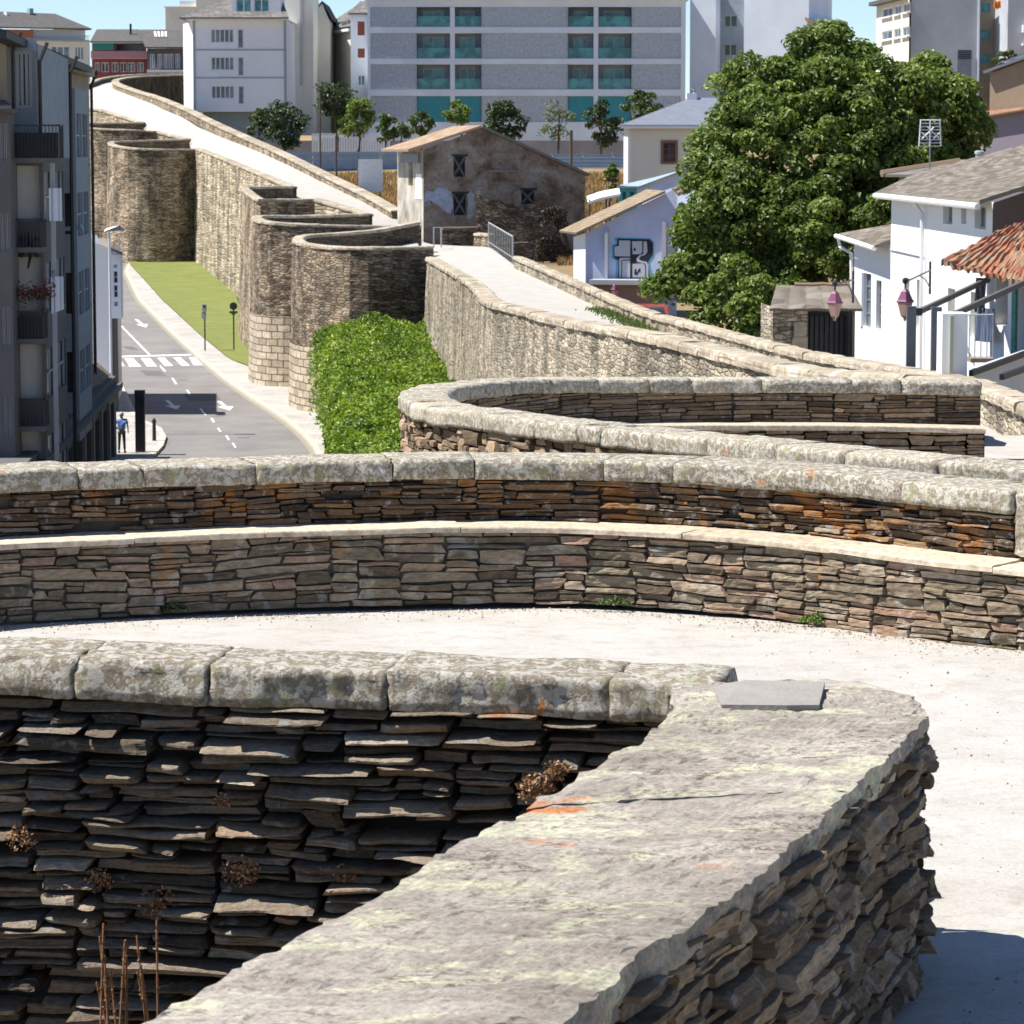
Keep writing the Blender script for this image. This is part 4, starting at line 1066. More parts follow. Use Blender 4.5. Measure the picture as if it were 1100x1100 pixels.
mb = MB(); fr.box(mb, S(204), S(312), zz(22), zz(20.5), -12.3, .8); e = mb.build('eave', M['trim_white'], t)
zr = zz(20.5)
roof_quad('roof', M['tile_slate'], [fr.P(S(197), zr, .9), fr.P(S(313), zr, .9), fr.P(S(300), zz(-4), -6), fr.P(S(243), zz(-4), -6)], .15, t)
roof_tri('roof', M['tile_slate'], [fr.P(S(197), zr, .9), fr.P(S(243), zz(-4), -6), fr.P(S(199), zr, -12)], .15, t)
mb = MB(); a0, a1 = S(251), S(303); ops = [(S(255), S(272), zz(12.5), zz(-2)), (S(274), S(291), zz(12.5), zz(-2))]
wall_open(mb, fr, a0, a1, zz(20)+.02, zz(-8), ops, depth=.15, off=-1.0); block(mb, fr, a0, a1, zz(20)+.02, zz(-8), 6, off=-1.0, front=False)
dm = mb.build('dormer', M['white_paint'], t)
for o in ops: window(fr, *o, -1.1, t, M['trim_white'], M['glass_teal'], nx=2, bar=.12)

# ---- cream party wall with the lit strip, row of gables
D = 330; fr = FrPx(310, D, 345, D, 60); S = fr.S; zz = lambda py: EYE + slope(py)*D
t = thing('apartment_building', base_loc(fr, fr.L/2, city_z(D)), 'narrow blank cream building with a dark stain, beside the white building with blue lines', 'building')
mb = MB(); fr.box(mb, S(308), S(325), zz(145), zz(-12), -10, 0); fr.box(mb, S(325), S(338), zz(145), zz(-9), -10, -.3)
mb.build('wall', M['cream_white'], t)
mb = MB(); fr.box(mb, S(324), S(326.5), zz(92), zz(-9), .003, .04); mb.build('drain_stain', M['concrete'], t)
D = 340; fr = FrPx(338, D, 358, D, 60); S = fr.S; zz = lambda py: EYE + slope(py)*D
t = thing('apartment_building', base_loc(fr, fr.L/2, city_z(D)), 'cream pointed gable wall between the narrow cream building and the dark dormer roof', 'building')
mb = MB(); pts = [(338,145),(356,145),(356,24),(348,3),(338,16)]
f_ = [fr.P(S(x), zz(y), 0) for x, y in pts]; b2 = [fr.P(S(x), zz(y), -14) for x, y in pts]; mb.poly(f_); mb.poly(b2[::-1])
for i in range(5): mb.quad(f_[i], b2[i], b2[(i+1)%5], f_[(i+1)%5])
mb.build('wall', M['cream_white'], t)
mb = MB(); th = .2
mb.poly([f_[2]+Vector((.3,-.2,th)), f_[3]+Vector((0,-.2,th)), b2[3]+Vector((0,0,th)), b2[2]+Vector((.3,0,th))]); mb.poly([f_[3]+Vector((0,-.2,th)), f_[4]+Vector((-.1,-.2,th)), b2[4]+Vector((-.1,0,th)), b2[3]+Vector((0,0,th))]); mb.build('roof', M['slate_roof'], t)
D = 352; fr = FrPx(350, D, 382, D-14, 60); S = fr.S; zz = lambda py: EYE + slope(py)*D
t = thing('apartment_building', base_loc(fr, fr.L/2, city_z(D)), 'sunlit cream building under a dark mansard roof with dormers, partly behind small trees', 'building')
mb = MB(); fr.box(mb, S(350), S(380), zz(140), zz(38), -9, 0); mb.build('wall', M['cream_white'], t)
mb = MB(); fr.box(mb, S(350)-.2, S(380)+.3, zz(38), zz(35), -9.3, .5); mb.build('cornice', M['trim_white'], t)
roof_quad('roof', M['tile_slate'], [fr.P(S(348), zz(35), .5), fr.P(S(383), zz(35), .5), fr.P(S(383), zz(8), -3.5), fr.P(S(350), zz(8), -3.5)], .2, t)
for q in (358, 370):
    mb = MB(); fr.box(mb, S(q), S(q+7), zz(34), zz(26), -2, .2); d_ = mb.build('dormer', M['slate_blue'], t)
    mb = MB(); mb.quad(*[fr.P(a, z, .23) for a, z in ((S(q+1.2), zz(33)), (S(q+5.8), zz(33)), (S(q+5.8), zz(27.5)), (S(q+1.2), zz(27.5)))]); mb.build('pane', M['glass_grey'], d_)
D = 336; fr = FrPx(378, D, 395, D, 60); S = fr.S; zz = lambda py: EYE + slope(py)*D
t = thing('apartment_building', base_loc(fr, fr.L/2, city_z(D)), 'slim white building with dark red shutters just left of the modern block', 'building')
mb = MB(); ops = [(S(385.5), S(393), zz(38), zz(23)), (S(385.5), S(393), zz(62), zz(52)), (S(385.5), S(393), zz(92), zz(81))]
wall_open(mb, fr, S(378), S(397), zz(150), zz(16), ops, depth=.15); block(mb, fr, S(378), S(397), zz(150), zz(16), 10, front=False); mb.build('wall', M['white_paint'], t)
for k, o in enumerate(ops):
    if k < 2: mb = MB(); fr.box(mb, o[0], o[1], o[2]+.01, o[3]-.01, -.12, -.06); mb.build('shutter', M['rust_red'], t)
    else: window(fr, *o, -.08, t, M['trim_white'], M['glass_teal'], nx=2, bar=.08)
roof_quad('roof', M['tile_slate'], [fr.P(S(376), zz(16), .5), fr.P(S(398), zz(16), .5), fr.P(S(398), zz(1), -5), fr.P(S(386), zz(1), -5)], .2, t)
D = 500; fr = FrPx(182, D, 250, D, 60); S = fr.S; zz = lambda py: EYE + slope(py)*D
t = thing('apartment_building', base_loc(fr, fr.L/2, city_z(D)), 'pale upper storeys and stepped roof terrace rising behind the white building with blue lines', 'building')
mb = MB(); fr.box(mb, S(181), S(216), zz(120), zz(8), -10, 0); fr.box(mb, S(214), S(250), zz(120), zz(-8), -10, .4); fr.box(mb, S(196), S(214), zz(8), zz(1), -8, -.5)
mb.build('wall', M['cream_white'], t)
mb = MB(); fr.box(mb, S(180), S(217), zz(8), zz(7), -10.3, .3); mb.build('cornice', M['trim_white'], t)

# ---- far row behind the bend: red house, long slate roofs, brick house
D = 470; fr = FrPx(102, D, 160, D, 60); S = fr.S; zz = lambda py: EYE + slope(py)*D
t = thing('house', base_loc(fr, fr.L/2, city_z(D)), 'dark red far house with a pink balcony band and green awning under a slate roof', 'house')
mb = MB(); ops = [(S(x), S(x+w_), zz(77.5), zz(67)) for x, w_ in ((105,5),(112,8),(123,7),(132,7),(140,8),(150,7))]
wall_open(mb, fr, S(102), S(162), zz(95), zz(63), ops, depth=.2); block(mb, fr, S(102), S(162), zz(95), zz(63), 12, front=False); mb.build('wall', M['red_facade'], t)
for i, o in enumerate(ops): window(fr, *o, -.12, t, M['trim_white'], M[GLS[i%3]], nx=2, bar=.12)
mb = MB(); fr.box(mb, S(102), S(162), zz(63)+.01, zz(55), .1, 1.0); mb.build('balcony', M['pink_band'], t)
mb = MB(); ops = [(S(128), S(156), zz(54.5), zz(47.5))]; wall_open(mb, fr, S(102), S(160), zz(55)+.01, zz(46), ops, depth=.8, off=-.3); mb.build('wall', M['brick_red'], t)
mb = MB(); mb.quad(*[fr.P(a, z, -1) for a, z in ((S(127), zz(54.9)), (S(157), zz(54.9)), (S(157), zz(47)), (S(127), zz(47)))]); mb.build('window', M['glass_dark'], t)
mb = MB(); fr.box(mb, S(104), S(126), zz(54), zz(46.2), -.25, .5); mb.build('awning', M['green_awning'], t)
roof_quad('roof', M['slate_roof'], [fr.P(S(101), zz(46), .6), fr.P(S(163), zz(46), .6), fr.P(S(146), zz(31), -7), fr.P(S(101), zz(31), -7)], .2, t)
mb = MB(); fr.box(mb, S(139.5), S(141.5), zz(38), zz(24.5), -4, -3.6); mb.build('chimney', M['steel_dark'], t)
fr = FrPx(160, 466, 202, 466, 60); S = fr.S; D = 466
t = thing('house', base_loc(fr, fr.L/2, city_z(D)), 'long far house with glazed gallery and grey slate roof with skylights, beside the red house', 'house')
mb = MB(); ops = [(S(x), S(x+5), zz(73.5), zz(58)) for x in (164,172,178.5,184,191)]
wall_open(mb, fr, S(161), S(202), zz(90), zz(52), ops, depth=.2); block(mb, fr, S(161), S(202), zz(90), zz(52), 12, front=False); mb.build('wall', M['facade_grey'], t)
for i, o in enumerate(ops): window(fr, *o, -.1, t, M['trim_white'], M['glass_grey'], nx=2, bar=.1)
mb = MB(); fr.box(mb, S(161), S(202), zz(78), zz(75), .01, .6); mb.build('ledge', M['trim_white'], t)
R_ = [fr.P(S(160), zz(52), .6), fr.P(S(203), zz(52), .6), fr.P(S(203), zz(31), -8), fr.P(S(145), zz(31), -8)]
roof_quad('roof', M['slate_roof'], R_, .2, t)
mb = MB()
for k in range(4):
    u = .28 + .07*k; p = lambda u, v: (R_[0].lerp(R_[1], u)).lerp(R_[3].lerp(R_[2], u), v) + Vector((0,-.1,.3))
    mb.quad(p(u,.55), p(u+.045,.55), p(u+.045,.85), p(u,.85))
mb.build('skylight', M['trim_white'], t)
D = 440; fr = FrPx(-20, D, 101, D+8, 60); S = fr.S; zz = lambda py: EYE + slope(py)*D
t = thing('house', base_loc(fr, fr.L/2, city_z(D)), 'wide far building with brick corner, white balcony storey and grey hipped roof, top left', 'building')
mb = MB(); ops = [(S(59), S(79), zz(63), zz(48)), (S(84), S(94), zz(63), zz(48)), (S(40), S(52), zz(63), zz(48))]
wall_open(mb, fr, S(-20), S(100), zz(110), zz(41), ops, depth=.25); block(mb, fr, S(-20), S(100), zz(110), zz(41), 14, front=False); mb.build('wall', M['cream_white'], t)
for i, o in enumerate(ops): window(fr, *o, -.15, t, M['trim_white'], M['glass_grey'], nx=3, bar=.14)
mb = MB(); fr.box(mb, S(-20), S(40), zz(48), zz(31), -3, .05); mb.build('brick_corner', M['brick_red'], t)
mb = MB(); wall_open(mb, fr, S(40), S(99), zz(42)-.02, zz(30), [], off=-1.2); mb.build('upper_wall', M['white_paint'], t)
mb = MB(); fr.box(mb, S(40), S(99), zz(42)-.1, zz(42)+.1, -1.1, .4); fr.box(mb, S(40), S(99), zz(37), zz(36.3), .3, .38)
for q in range(41, 99, 2): fr.box(mb, S(q), S(q)+.06, zz(42), zz(37), .32, .36)
mb.build('balcony', M['steel_grey'], t)
roof_quad('roof', M['slate_roof'], [fr.P(S(-22), zz(30), .6), fr.P(S(100), zz(30), .6), fr.P(S(84), zz(12), -7), fr.P(S(24), zz(11), -7)], .2, t)
roof_tri('roof', M['slate_roof'], [fr.P(S(100), zz(30), .6), fr.P(S(102), zz(30), -14), fr.P(S(84), zz(12), -7)], .2, t)
mb = MB(); fr.box(mb, S(26), S(28.5), zz(20), zz(10.5), -6, -5); mb.build('chimney', M['white_paint'], t)
mb = MB(); fr.box(mb, S(54), S(58), zz(11.5), zz(5.5), -7, -6); mb.build('roof_tank', M['metal_roof'], t)

# ---- grey building with rendered side, top right
D = 250; fr = FrPx(975, D, 1046, D, 60); S = fr.S; zz = lambda py: EYE + slope(py)*D
t = thing('apartment_building', base_loc(fr, fr.L/2, city_z(D)), 'tall grey rendered building with a sunlit glazed side, top right behind the big tree', 'building')
mb = MB(); block(mb, fr, S(975), S(1046), zz(120), zz(-10), 12, front=True); mb.build('wall', M['concrete'], t)
mb = MB(); fr.box(mb, S(1025), S(1040), zz(83), zz(53.5), .003, .05); v_ = mb.build('vent', M['slate_blue'], t)
mb = MB()
for k in range(5): fr.box(mb, S(1025.5), S(1039.5), zz(63-2*k)-.02, zz(63-2*k)+.05, .055, .12)
mb.build('louvre', M['steel_dark'], v_)
mb = MB(); fr.box(mb, S(1046), S(1048), zz(120), zz(-10), -3, .12); mb.build('white_edge', M['concrete_white'], t)
mb = MB(); ops = [(S(1054), S(1064), zz(y+10), zz(y)) for y in (2, 31, 57)]
wall_open(mb, fr, S(1048), S(1078), zz(120), zz(-10), ops, depth=.2, off=-2.5); mb.build('recessed_wall', M['facade_tan'], t)
for o in ops: window(fr, *o, -2.6, t, M['teal'], M['glass_teal'], nx=2, bar=.1)
f2 = FrPx(941, D+14, 975, D, 60)
z2 = lambda a, py: f2.Z(a, py)
ops = []
for y0, y1 in ((7,17),(32,42)):
    for p, q in ((944,955),(957,964),(966,973)):
        a0, a1 = f2.S(p), f2.S(q); ops.append((a0, a1, EYE + slope(y1)*(D+7), EYE + slope(y0)*(D+7)))
mb = MB(); wall_open(mb, f2, 0, f2.L, zz(120), zz(-2), ops, depth=.12); mb.build('side_wall', M['cream_white'], t)
for o in ops: window(f2, *o, -.06, t, M['trim_white'], M['glass_grey'], nx=2, bar=.1, sill=M['trim_white'])
mb = MB(); f2.box(mb, -.3, f2.L, zz(-2), zz(-2)+.3, -6, .6); mb.build('eave', M['slate_roof'], t)
D = 246; fr = FrPx(1078, D, 1120, D, 60); S = fr.S; zz = lambda py: EYE + slope(py)*D
t = thing('apartment_building', base_loc(fr, fr.L/2, city_z(D)), 'blue grey rendered wall with white balcony at the top right edge of the photo', 'building')
mb = MB(); block(mb, fr, S(1078), S(1130), zz(120), zz(-10), 10); mb.build('wall', M['concrete'], t)
mb = MB(); fr.box(mb, S(1093), S(1125), zz(35), zz(27), .01, .8); fr.box(mb, S(1093), S(1125), zz(49), zz(47), .01, .8); mb.build('balcony', M['trim_white'], t)
t = thing('laundry', fr.P(S(1067), zz(10), 1), 'orange cloth hanging high on the grey building at the top right', 'laundry')
mb = MB(); mb.grid(6, 4, lambda u, v: fr.P(S(1063)+u*.55, zz(9)+v*.55+.06*math.sin(u*9), -.2+.06*math.sin(u*14))); mb.build('orange_cloth', M['orange_cloth'], t)

# ---- tan / lilac house right edge
D = 150; fr = FrPx(1062, D, 1130, D-1.5, 130); S = fr.S; Zf = fr.Z
t = thing('house', base_loc(fr, 2, city_z(D)), 'tan and lilac stepped house with a solar panel roof, right edge beside the big tree', 'house')
mb = MB(); a0, a1 = S(1060), S(1130)
mb.poly([fr.P(a0, Zf(a0,125), 0), fr.P(a1, Zf(a1,125), 0), fr.P(a1, Zf(a1,52), 0), fr.P(a0, Zf(a0,79), 0)]); block(mb, fr, a0, a1, EYE-8, Zf(a0,79), 8, off=-.05, front=False)
mb.build('wall', M['cream'], t)
M['facade_brown'] = flat('facade_brown', (.33,.25,.17), .85, var=.06)
o = bpy.data.objects[list(ORG)[-1]]; o.data.materials[0] = M['facade_brown']
mb = MB(); mb.poly([fr.P(a0, EYE-8, .8), fr.P(a1, EYE-8, .8), fr.P(a1, Zf(a1,114), .8), fr.P(a0, Zf(a0,127), .8)]); mb.build('lower_wall', flat('facade_lilac', (.27,.235,.28), .85, var=.05), t)
roof_quad('roof', M['tile_red'], [fr.P(a0-.2, Zf(a0,128), 1.1), fr.P(a1, Zf(a1,115.5), 1.1), fr.P(a1, Zf(a1,113), .05), fr.P(a0-.2, Zf(a0,121), .05)], .08, t)
roof_quad('roof', M['slate_blue'], [fr.P(a0-.2, Zf(a0,79), .3), fr.P(a1, Zf(a1,52), .3), fr.P(a1, Zf(a1,47), -4), fr.P(a0-.2, Zf(a0,75), -4)], .12, t)
mb = MB(); p = lambda u, w_: fr.P(a0+(a1-a0)*u, Zf(a0,76)+(Zf(a1,49)-Zf(a0,76))*u+.2+.12*w_, .1-2*w_)
mb.quad(p(.25,0), p(.8,0), p(.8,1), p(.25,1)); mb.quad(p(.12,0), p(.22,0), p(.22,1), p(.12,1)); mb.build('solar_panel', M['glass_blue'], t)

# ---- ruined house
DR = 190; fr = FrPx(455, DR, 628, DR+1.6, 230); S = fr.S; Z = fr.Z
t = thing('ruined_house', base_loc(fr, fr.L/2, city_z(DR)), 'ruined two storey stone house with peeling dark plaster and a sagging tile roof', 'ruin')
a0, a1 = S(455), S(628); ap = S(517); zb = EYE-8.5
eL, eR, zA = Z(a0,161), Z(a1,188), Z(ap,138)
def gable_top(a): return eL + (zA-eL)*(a-a0)/(ap-a0) if a < ap else zA + (eR-zA)*(a-ap)/(a1-ap)
ops = [(S(487.5), S(500), Z(ap,190), Z(ap,168)), (S(487.5), S(501), Z(ap,231), Z(ap,208)), (S(560), S(574), Z(S(567),219), Z(S(567),204)), (S(463), S(471), Z(ap,218), Z(ap,212))]
mb = MB(); xs_ = sorted([a0 + (a1-a0)*i/40 for i in range(41)] + [v for o in ops for v in o[:2]] + [ap]); zs_ = sorted([zb] + [v for o in ops for v in o[2:]] + [EYE-3])
for p, q in zip(xs_, xs_[1:]):
    if q - p < 1e-5: continue
    gp_, gq_ = gable_top(p), gable_top(q)
    for z0_, z1_ in zip(zs_, zs_[1:] + [99]):
        if z0_ >= min(gp_, gq_): break
        cx, cz = (p+q)/2, (z0_ + min(z1_, 98))/2
        if z1_ < 98 and any(o[0] < cx < o[1] and o[2] < cz < o[3] for o in ops): continue
        mb.quad(fr.P(p, z0_), fr.P(q, z0_), fr.P(q, min(z1_, gq_)), fr.P(p, min(z1_, gp_)))
for (xa, xb, za, zb2) in ops:
    for (p, q) in (((xa, za), (xb, za)), ((xb, za), (xb, zb2)), ((xb, zb2), (xa, zb2)), ((xa, zb2), (xa, za))):
        mb.quad(fr.P(p[0], p[1]), fr.P(q[0], q[1]), fr.P(q[0], q[1], -.35), fr.P(p[0], p[1], -.35))
mb.quad(fr.P(a1, zb, 0), fr.P(a1, zb, -9), fr.P(a1, eR, -9), fr.P(a1, eR, 0)); mb.quad(fr.P(a0, zb, -9), fr.P(a1, zb, -9), fr.P(a1, eR, -9), fr.P(a0, eR, -9))
mb.build('gable_wall', M['ruin_plaster'], t)
# wooden bracing in the openings
for o in ops[:3]:
    mb = MB(); c = .07
    for s_, e_ in (((o[0],o[2]),(o[1],o[3])), ((o[0],o[3]),(o[1],o[2]))):
        mb.tube([fr.P(s_[0], s_[1], -.1), fr.P(e_[0], e_[1], -.1)], c, 4)
    w_ = mb.build('window_brace', M['facade_grey'], t)
    mb = MB(); mb.quad(*[fr.P(a, z, -.33) for a, z in ((o[0],o[2]),(o[1],o[2]),(o[1],o[3]),(o[0],o[3]))]); mb.build('boarding', M['black_wood'], w_)
    mb = MB(); fr.box(mb, o[0]-.1, o[1]+.15, o[3], o[3]+.12, -.1, .05); mb.build('lintel', M['black_wood'], w_)
mb = MB(); a, b_ = S(525), S(560); fr.box(mb, a, b_, Z(a,185), Z(a,182.5), 0.003, .12); fr.box(mb, S(527), S(558), Z(a,164), Z(a,162.8), .003, .08); mb.build('ledge', M['masonry_inner'], t)
bpy.data.objects[list(ORG)[-1]].data.materials[0] = flat('ledge_stone', (.2,.18,.155), .9, var=.3)
# blue painted patch and pale plaster
mb = MB(); q = [(456,208),(460,205),(466,206),(471,201),(479,203),(485,207),(486,214),(487,222),(484,230),(478,227),(474,222),(468,219),(462,215),(456,217)]
mb.poly([fr.P(S(x), Z(S(x), y), .012) for x, y in q]); mb.build('plaster_patch', flat('patch_blue', (.33,.38,.48), .9, var=.25, scale=3), t)
mb = MB(); q = [(502,207),(506,206),(510,209),(509,214),(511,219),(508,225),(509,231),(505,235),(502,236),(503,220)]; mb.poly([fr.P(S(x), Z(S(x), y), .012) for x, y in q]); mb.build('plaster_patch', flat('patch_white', (.36,.36,.36), .9, var=.2, scale=4), t)
# sunlit left side wall going back
fl = Fr(tuple(fr.P(a0, 0, 0).xy), tuple((fr.P(a0, 0, 0) + Vector((-2.0, 11, 0))).xy)); fl.n = -fl.n if fl.n.x > 0 else fl.n
fl = FrPx(427, DR+6, 455, DR, 230)
mb = MB(); A0, A1 = 0.0, fl.L
zl = fl.Z(A0, 163); op = [(fl.S(439), fl.S(444), fl.Z(A1,200), fl.Z(A1,172))]
wall_open(mb, fl, A0, A1, zb, eL, op, depth=.3); mb.build('side_wall', flat('plaster_pale', (.40,.37,.31), .9, var=.5, scale=1.0, bump=.8), t)
mb = MB(); mb.quad(*[fl.P(a, z, -.28) for a, z in ((op[0][0],op[0][2]),(op[0][1],op[0][2]),(op[0][1],op[0][3]),(op[0][0],op[0][3]))]); mb.build('shutter', M['facade_grey'], t)
mb = MB(); mb.quad(*[fl.P(a, z, .02) for a, z in ((fl.S(446.5), fl.Z(A1,214)), (fl.S(453.5), fl.Z(A1,214)), (fl.S(453.5), fl.Z(A1,187)), (fl.S(447.5), fl.Z(A1,187)))]); mb.build('plaster_patch', M['white_clean'], t)
mb = MB(); fl.box(mb, fl.S(433), fl.S(452), fl.Z(A1,175), fl.Z(A1,165), .003, .15); mb.build('beam', M['slate_blue'], t)
# roof: left slope tiles, right slope dark
back = (fl.P(A0, 0, 0) - fl.P(A1, 0, 0)); back.z = 0
e0 = fr.P(a0, eL, .3); e0 += Vector((-.9, -.1, -.1)); r0 = fr.P(ap, zA+.05, .35)
roof_quad('roof', M['tile_tan'], [e0 + back*1.02, e0, r0, r0 + back*1.0], .14, t)
bpy.data.objects[list(ORG)[-1]].data.materials[0] = tiles('tile_old', [(.2,.15,.11),(.33,.2,.12),(.38,.27,.18),(.42,.36,.28)])
rR = fr.P(a1, eR, .3) + Vector((.2,0,-.05))
roof_quad('roof', M['tile_slate'], [rR, rR + back, r0 + back, r0], .14, t)
# low crumbling wall in front of it, dark
mb = MB(); n_ = 24; ff = FrPx(512, DR-2.2, 612, DR-1.2, 260); az, bz = 0.0, ff.L
topf = [(512,206),(530,214),(560,222),(580,219),(600,222),(605,240),(612,262)]
def topy(u):
    x = 512 + 100*u; return lerp_table(topf, x)
mb.grid(50, 14, lambda u, v: (lambda a: ff.P(a, (EYE-8.5) + v*(ff.Z(a, topy(u)) + .25*nz(u*14) - (EYE-8.5)), .15*nz(u*8, v*6)))(az + (bz-az)*u), uvfn=lambda u, v: (u*5, v*4.5))
w2 = thing('ruined_wall', ff.P(ff.L/2, EYE-8.5, 0), 'dark crumbling stone wall in front of the ruined house', 'stone wall')
mb.build('masonry', M['masonry_dark'], w2)
mb = MB(); mb.grid(6, 10, lambda u, v: ff.P(bz-.01, (EYE-8.5)+v*(ff.Z(bz,262)-EYE+8.5), -.5*u), uvfn=lambda u, v: (u*.5, v*4)); mb.build('wall_end', M['masonry_dark'], w2)

# ---- graffiti house
DG = 150; fr = FrPx(638, DG, 722, DG-.8, 260); S = fr.S; Z = fr.Z
t = thing('graffiti_house', base_loc(fr, fr.L/2, city_z(DG)), 'pale blue rendered house end wall with large graffiti and a tan tiled roof', 'house')
a0, a1, ap = S(629), S(722), S(716)
zb = EYE-9; z0_ = Z(a0, 309)
mb = MB(); pts = [fr.P(a0, zb), fr.P(a1, zb), fr.P(a1, Z(a1,221)), fr.P(S(722), Z(a1,204)), fr.P(a0, Z(a0,250))]
mb.poly([fr.P(a0, zb), fr.P(S(727), zb), fr.P(S(727), Z(S(727),212)), fr.P(S(722), Z(a1,204)), fr.P(a0, Z(a0,250))])
mb.build('end_wall', M['pale_blue'], t)
fg = FrPx(616, DG+4, 629, DG, 260)
mb = MB(); mb.poly([fg.P(0, zb), fg.P(fg.L, zb), fg.P(fg.L, Z(a0,250)), fg.P(0, Z(a0,250)-.3)]); mb.build('front_wall', M['white_clean'], t)
bk = fg.P(0,0) - fg.P(fg.L,0); bk.z = 0
e0 = fr.P(a0-.25, Z(a0,249), .3); e1 = fr.P(S(716), Z(a1,207), .3)
roof_quad('roof', M['tile_tan'], [e0 + Vector((-.1,0,-.12)), e1, e1 + bk*1.3, e0 + bk*1.25 + Vector((-.2,0,-.15))], .1, t)
roof_quad('roof', M['tile_tan'], [fr.P(S(722), Z(a1,203), .25), fr.P(S(729), Z(S(727),211), .25), fr.P(S(760), Z(S(727),190), -4), fr.P(S(752), Z(S(727),183), -4)], .1, t)
for x, top_, w_, mt in ((650.5, 245, .14, 'concrete'), (711.5, 238, .2, 'concrete')):
    mb = MB(); a = S(x); fr.box(mb, a, a+w_, zb, Z(a, top_), .02, .25); mb.build('pilaster', M[mt], t)
# graffiti painted as flat shapes 1 cm proud of the wall
def gp(pts, mat, off, name='graffiti'):
    k = 140/962
    q = [(605 + x*k, 170 + y*k) for x, y in pts]
    mb = MB(); i = [mb.vert(fr.P(S(x), Z(S(x), y), off)) for x, y in q]; mb.face(i); mb.build(name, M[mat], t)
gp([(375,585),(640,590),(668,620),(668,720),(635,770),(650,830),(655,870),(630,890),(385,890),(392,760),(355,735),(360,640),(385,630)], 'ink_cyan', .012)
gp([(398,592),(635,598),(662,625),(662,710),(625,765),(640,880),(505,885),(405,885),(408,755),(372,732),(368,650),(398,635)], 'ink_black', .018)
gp([(412,606),(495,608),(493,725),(380,722),(376,655),(412,645)], 'ink_light', .024)
gp([(508,612),(583,612),(583,685),(572,708),(512,708)], 'ink_light', .024)
gp([(594,612),(616,616),(622,690),(606,712),(575,722),(558,740),(572,755),(618,765),(630,790),(628,878),(614,878),(612,790),(600,775),(545,765),(540,740),(560,718),(590,706)], 'ink_light', .024)
gp([(412,748),(422,735),(495,735),(495,745),(430,750),(428,880),(415,880)], 'ink_light', .024)
gp([(436,756),(494,754),(494,880),(436,880)], 'ink_light', .024)
gp([(512,780),(590,775),(604,790),(606,878),(512,880)], 'ink_light', .024)
gp([(518,665),(533,660),(537,680),(522,688)], 'ink_black', .030)
gp([(528,820),(538,812),(545,845),(558,815),(572,812),(568,850),(560,835),(548,862),(524,858)], 'ink_black', .030)
mb = MB(); fr.box(mb, S(640), S(700), Z(a0,304), Z(a0,299), .3, 1.6); mb.build('roof_ledge', M['concrete'], t)
mb = MB(); fr.box(mb, S(640), S(712), zb, Z(a0,304)-.02, .1, 1.3); mb.build('lower_wall', M['masonry_dark'], t)

# ---- shed with turquoise front
D = 175; fr = FrPx(664, D, 684, D, 200); S = fr.S; Z = fr.Z
t = thing('shed', base_loc(fr, .5, city_z(D)), 'small shed with a turquoise front and long grey metal roof, above the graffiti house roof', 'shed')
mb = MB(); ops = [(S(668.5), S(672), Z(0,219), Z(0,206)), (S(676.5), S(680.5), Z(0,217), Z(0,206))]
wall_open(mb, fr, S(664.5), S(684), EYE-7.5, Z(0,202), ops, depth=.1); mb.build('front_wall', M['teal'], t)
for o in ops: mb = MB(); mb.quad(*[fr.P(a, z, -.09) for a, z in ((o[0],o[2]),(o[1],o[2]),(o[1],o[3]),(o[0],o[3]))]); mb.build('window', M['door_green'], t)
fs = FrPx(684, D, 752, D-2.5, 200)
mb = MB(); mb.poly([fs.P(0, EYE-7.5), fs.P(fs.L, EYE-7.5), fs.P(fs.L, fs.Z(fs.L,181)), fs.P(0, Z(0,202))]); mb.build('side_wall', M['pale_blue'], t)
g0 = fr.P(S(662), Z(0,201.5), .2); g1 = fr.P(S(684.5), Z(0,202), .25); g2 = fs.P(fs.L, fs.Z(fs.L,178), .2); g3 = g2 + Vector((-3,8,1.5))
roof_quad('roof', M['metal_roof'], [g1, g2, fs.P(fs.L, fs.Z(fs.L,173), -3), g0 + Vector((.2,1.5,.05))], .08, t)
mb = MB(); fr.box(mb, S(662), S(684.5), Z(0,202), Z(0,200), 0, .25); mb.build('fascia', M['metal_roof'], t)
# white canopy to its left
D = 160; fr = FrPx(628, D, 664, D, 200); S = fr.S; Z = fr.Z
t = thing('canopy', base_loc(fr, 1, city_z(D)), 'low white sheet canopy on posts beside the turquoise shed', 'canopy')
mb = MB(); mb.grid(8, 3, lambda u, v: fr.P(S(631)+(S(666)-S(631))*u, Z(0, lerp_table([(0,217),(.4,212),(1,208)], u)) + .25*v - .9*v*v*0, -2.2*v)); 
mb.grid(8, 1, lambda u, v: fr.P(S(631)+(S(666)-S(631))*u, Z(0, lerp_table([(0,217),(.4,212),(1,208)], u)) - .12*v, 0)); mb.build('canopy_sheet', M['white_clean'], t)
mb = MB()
for x in (633, 651, 663): mb.tube([fr.P(S(x), EYE-7.4, -.1), fr.P(S(x), Z(0,214), -.1)], .05, 6)
mb.build('post', M['bark'], t)
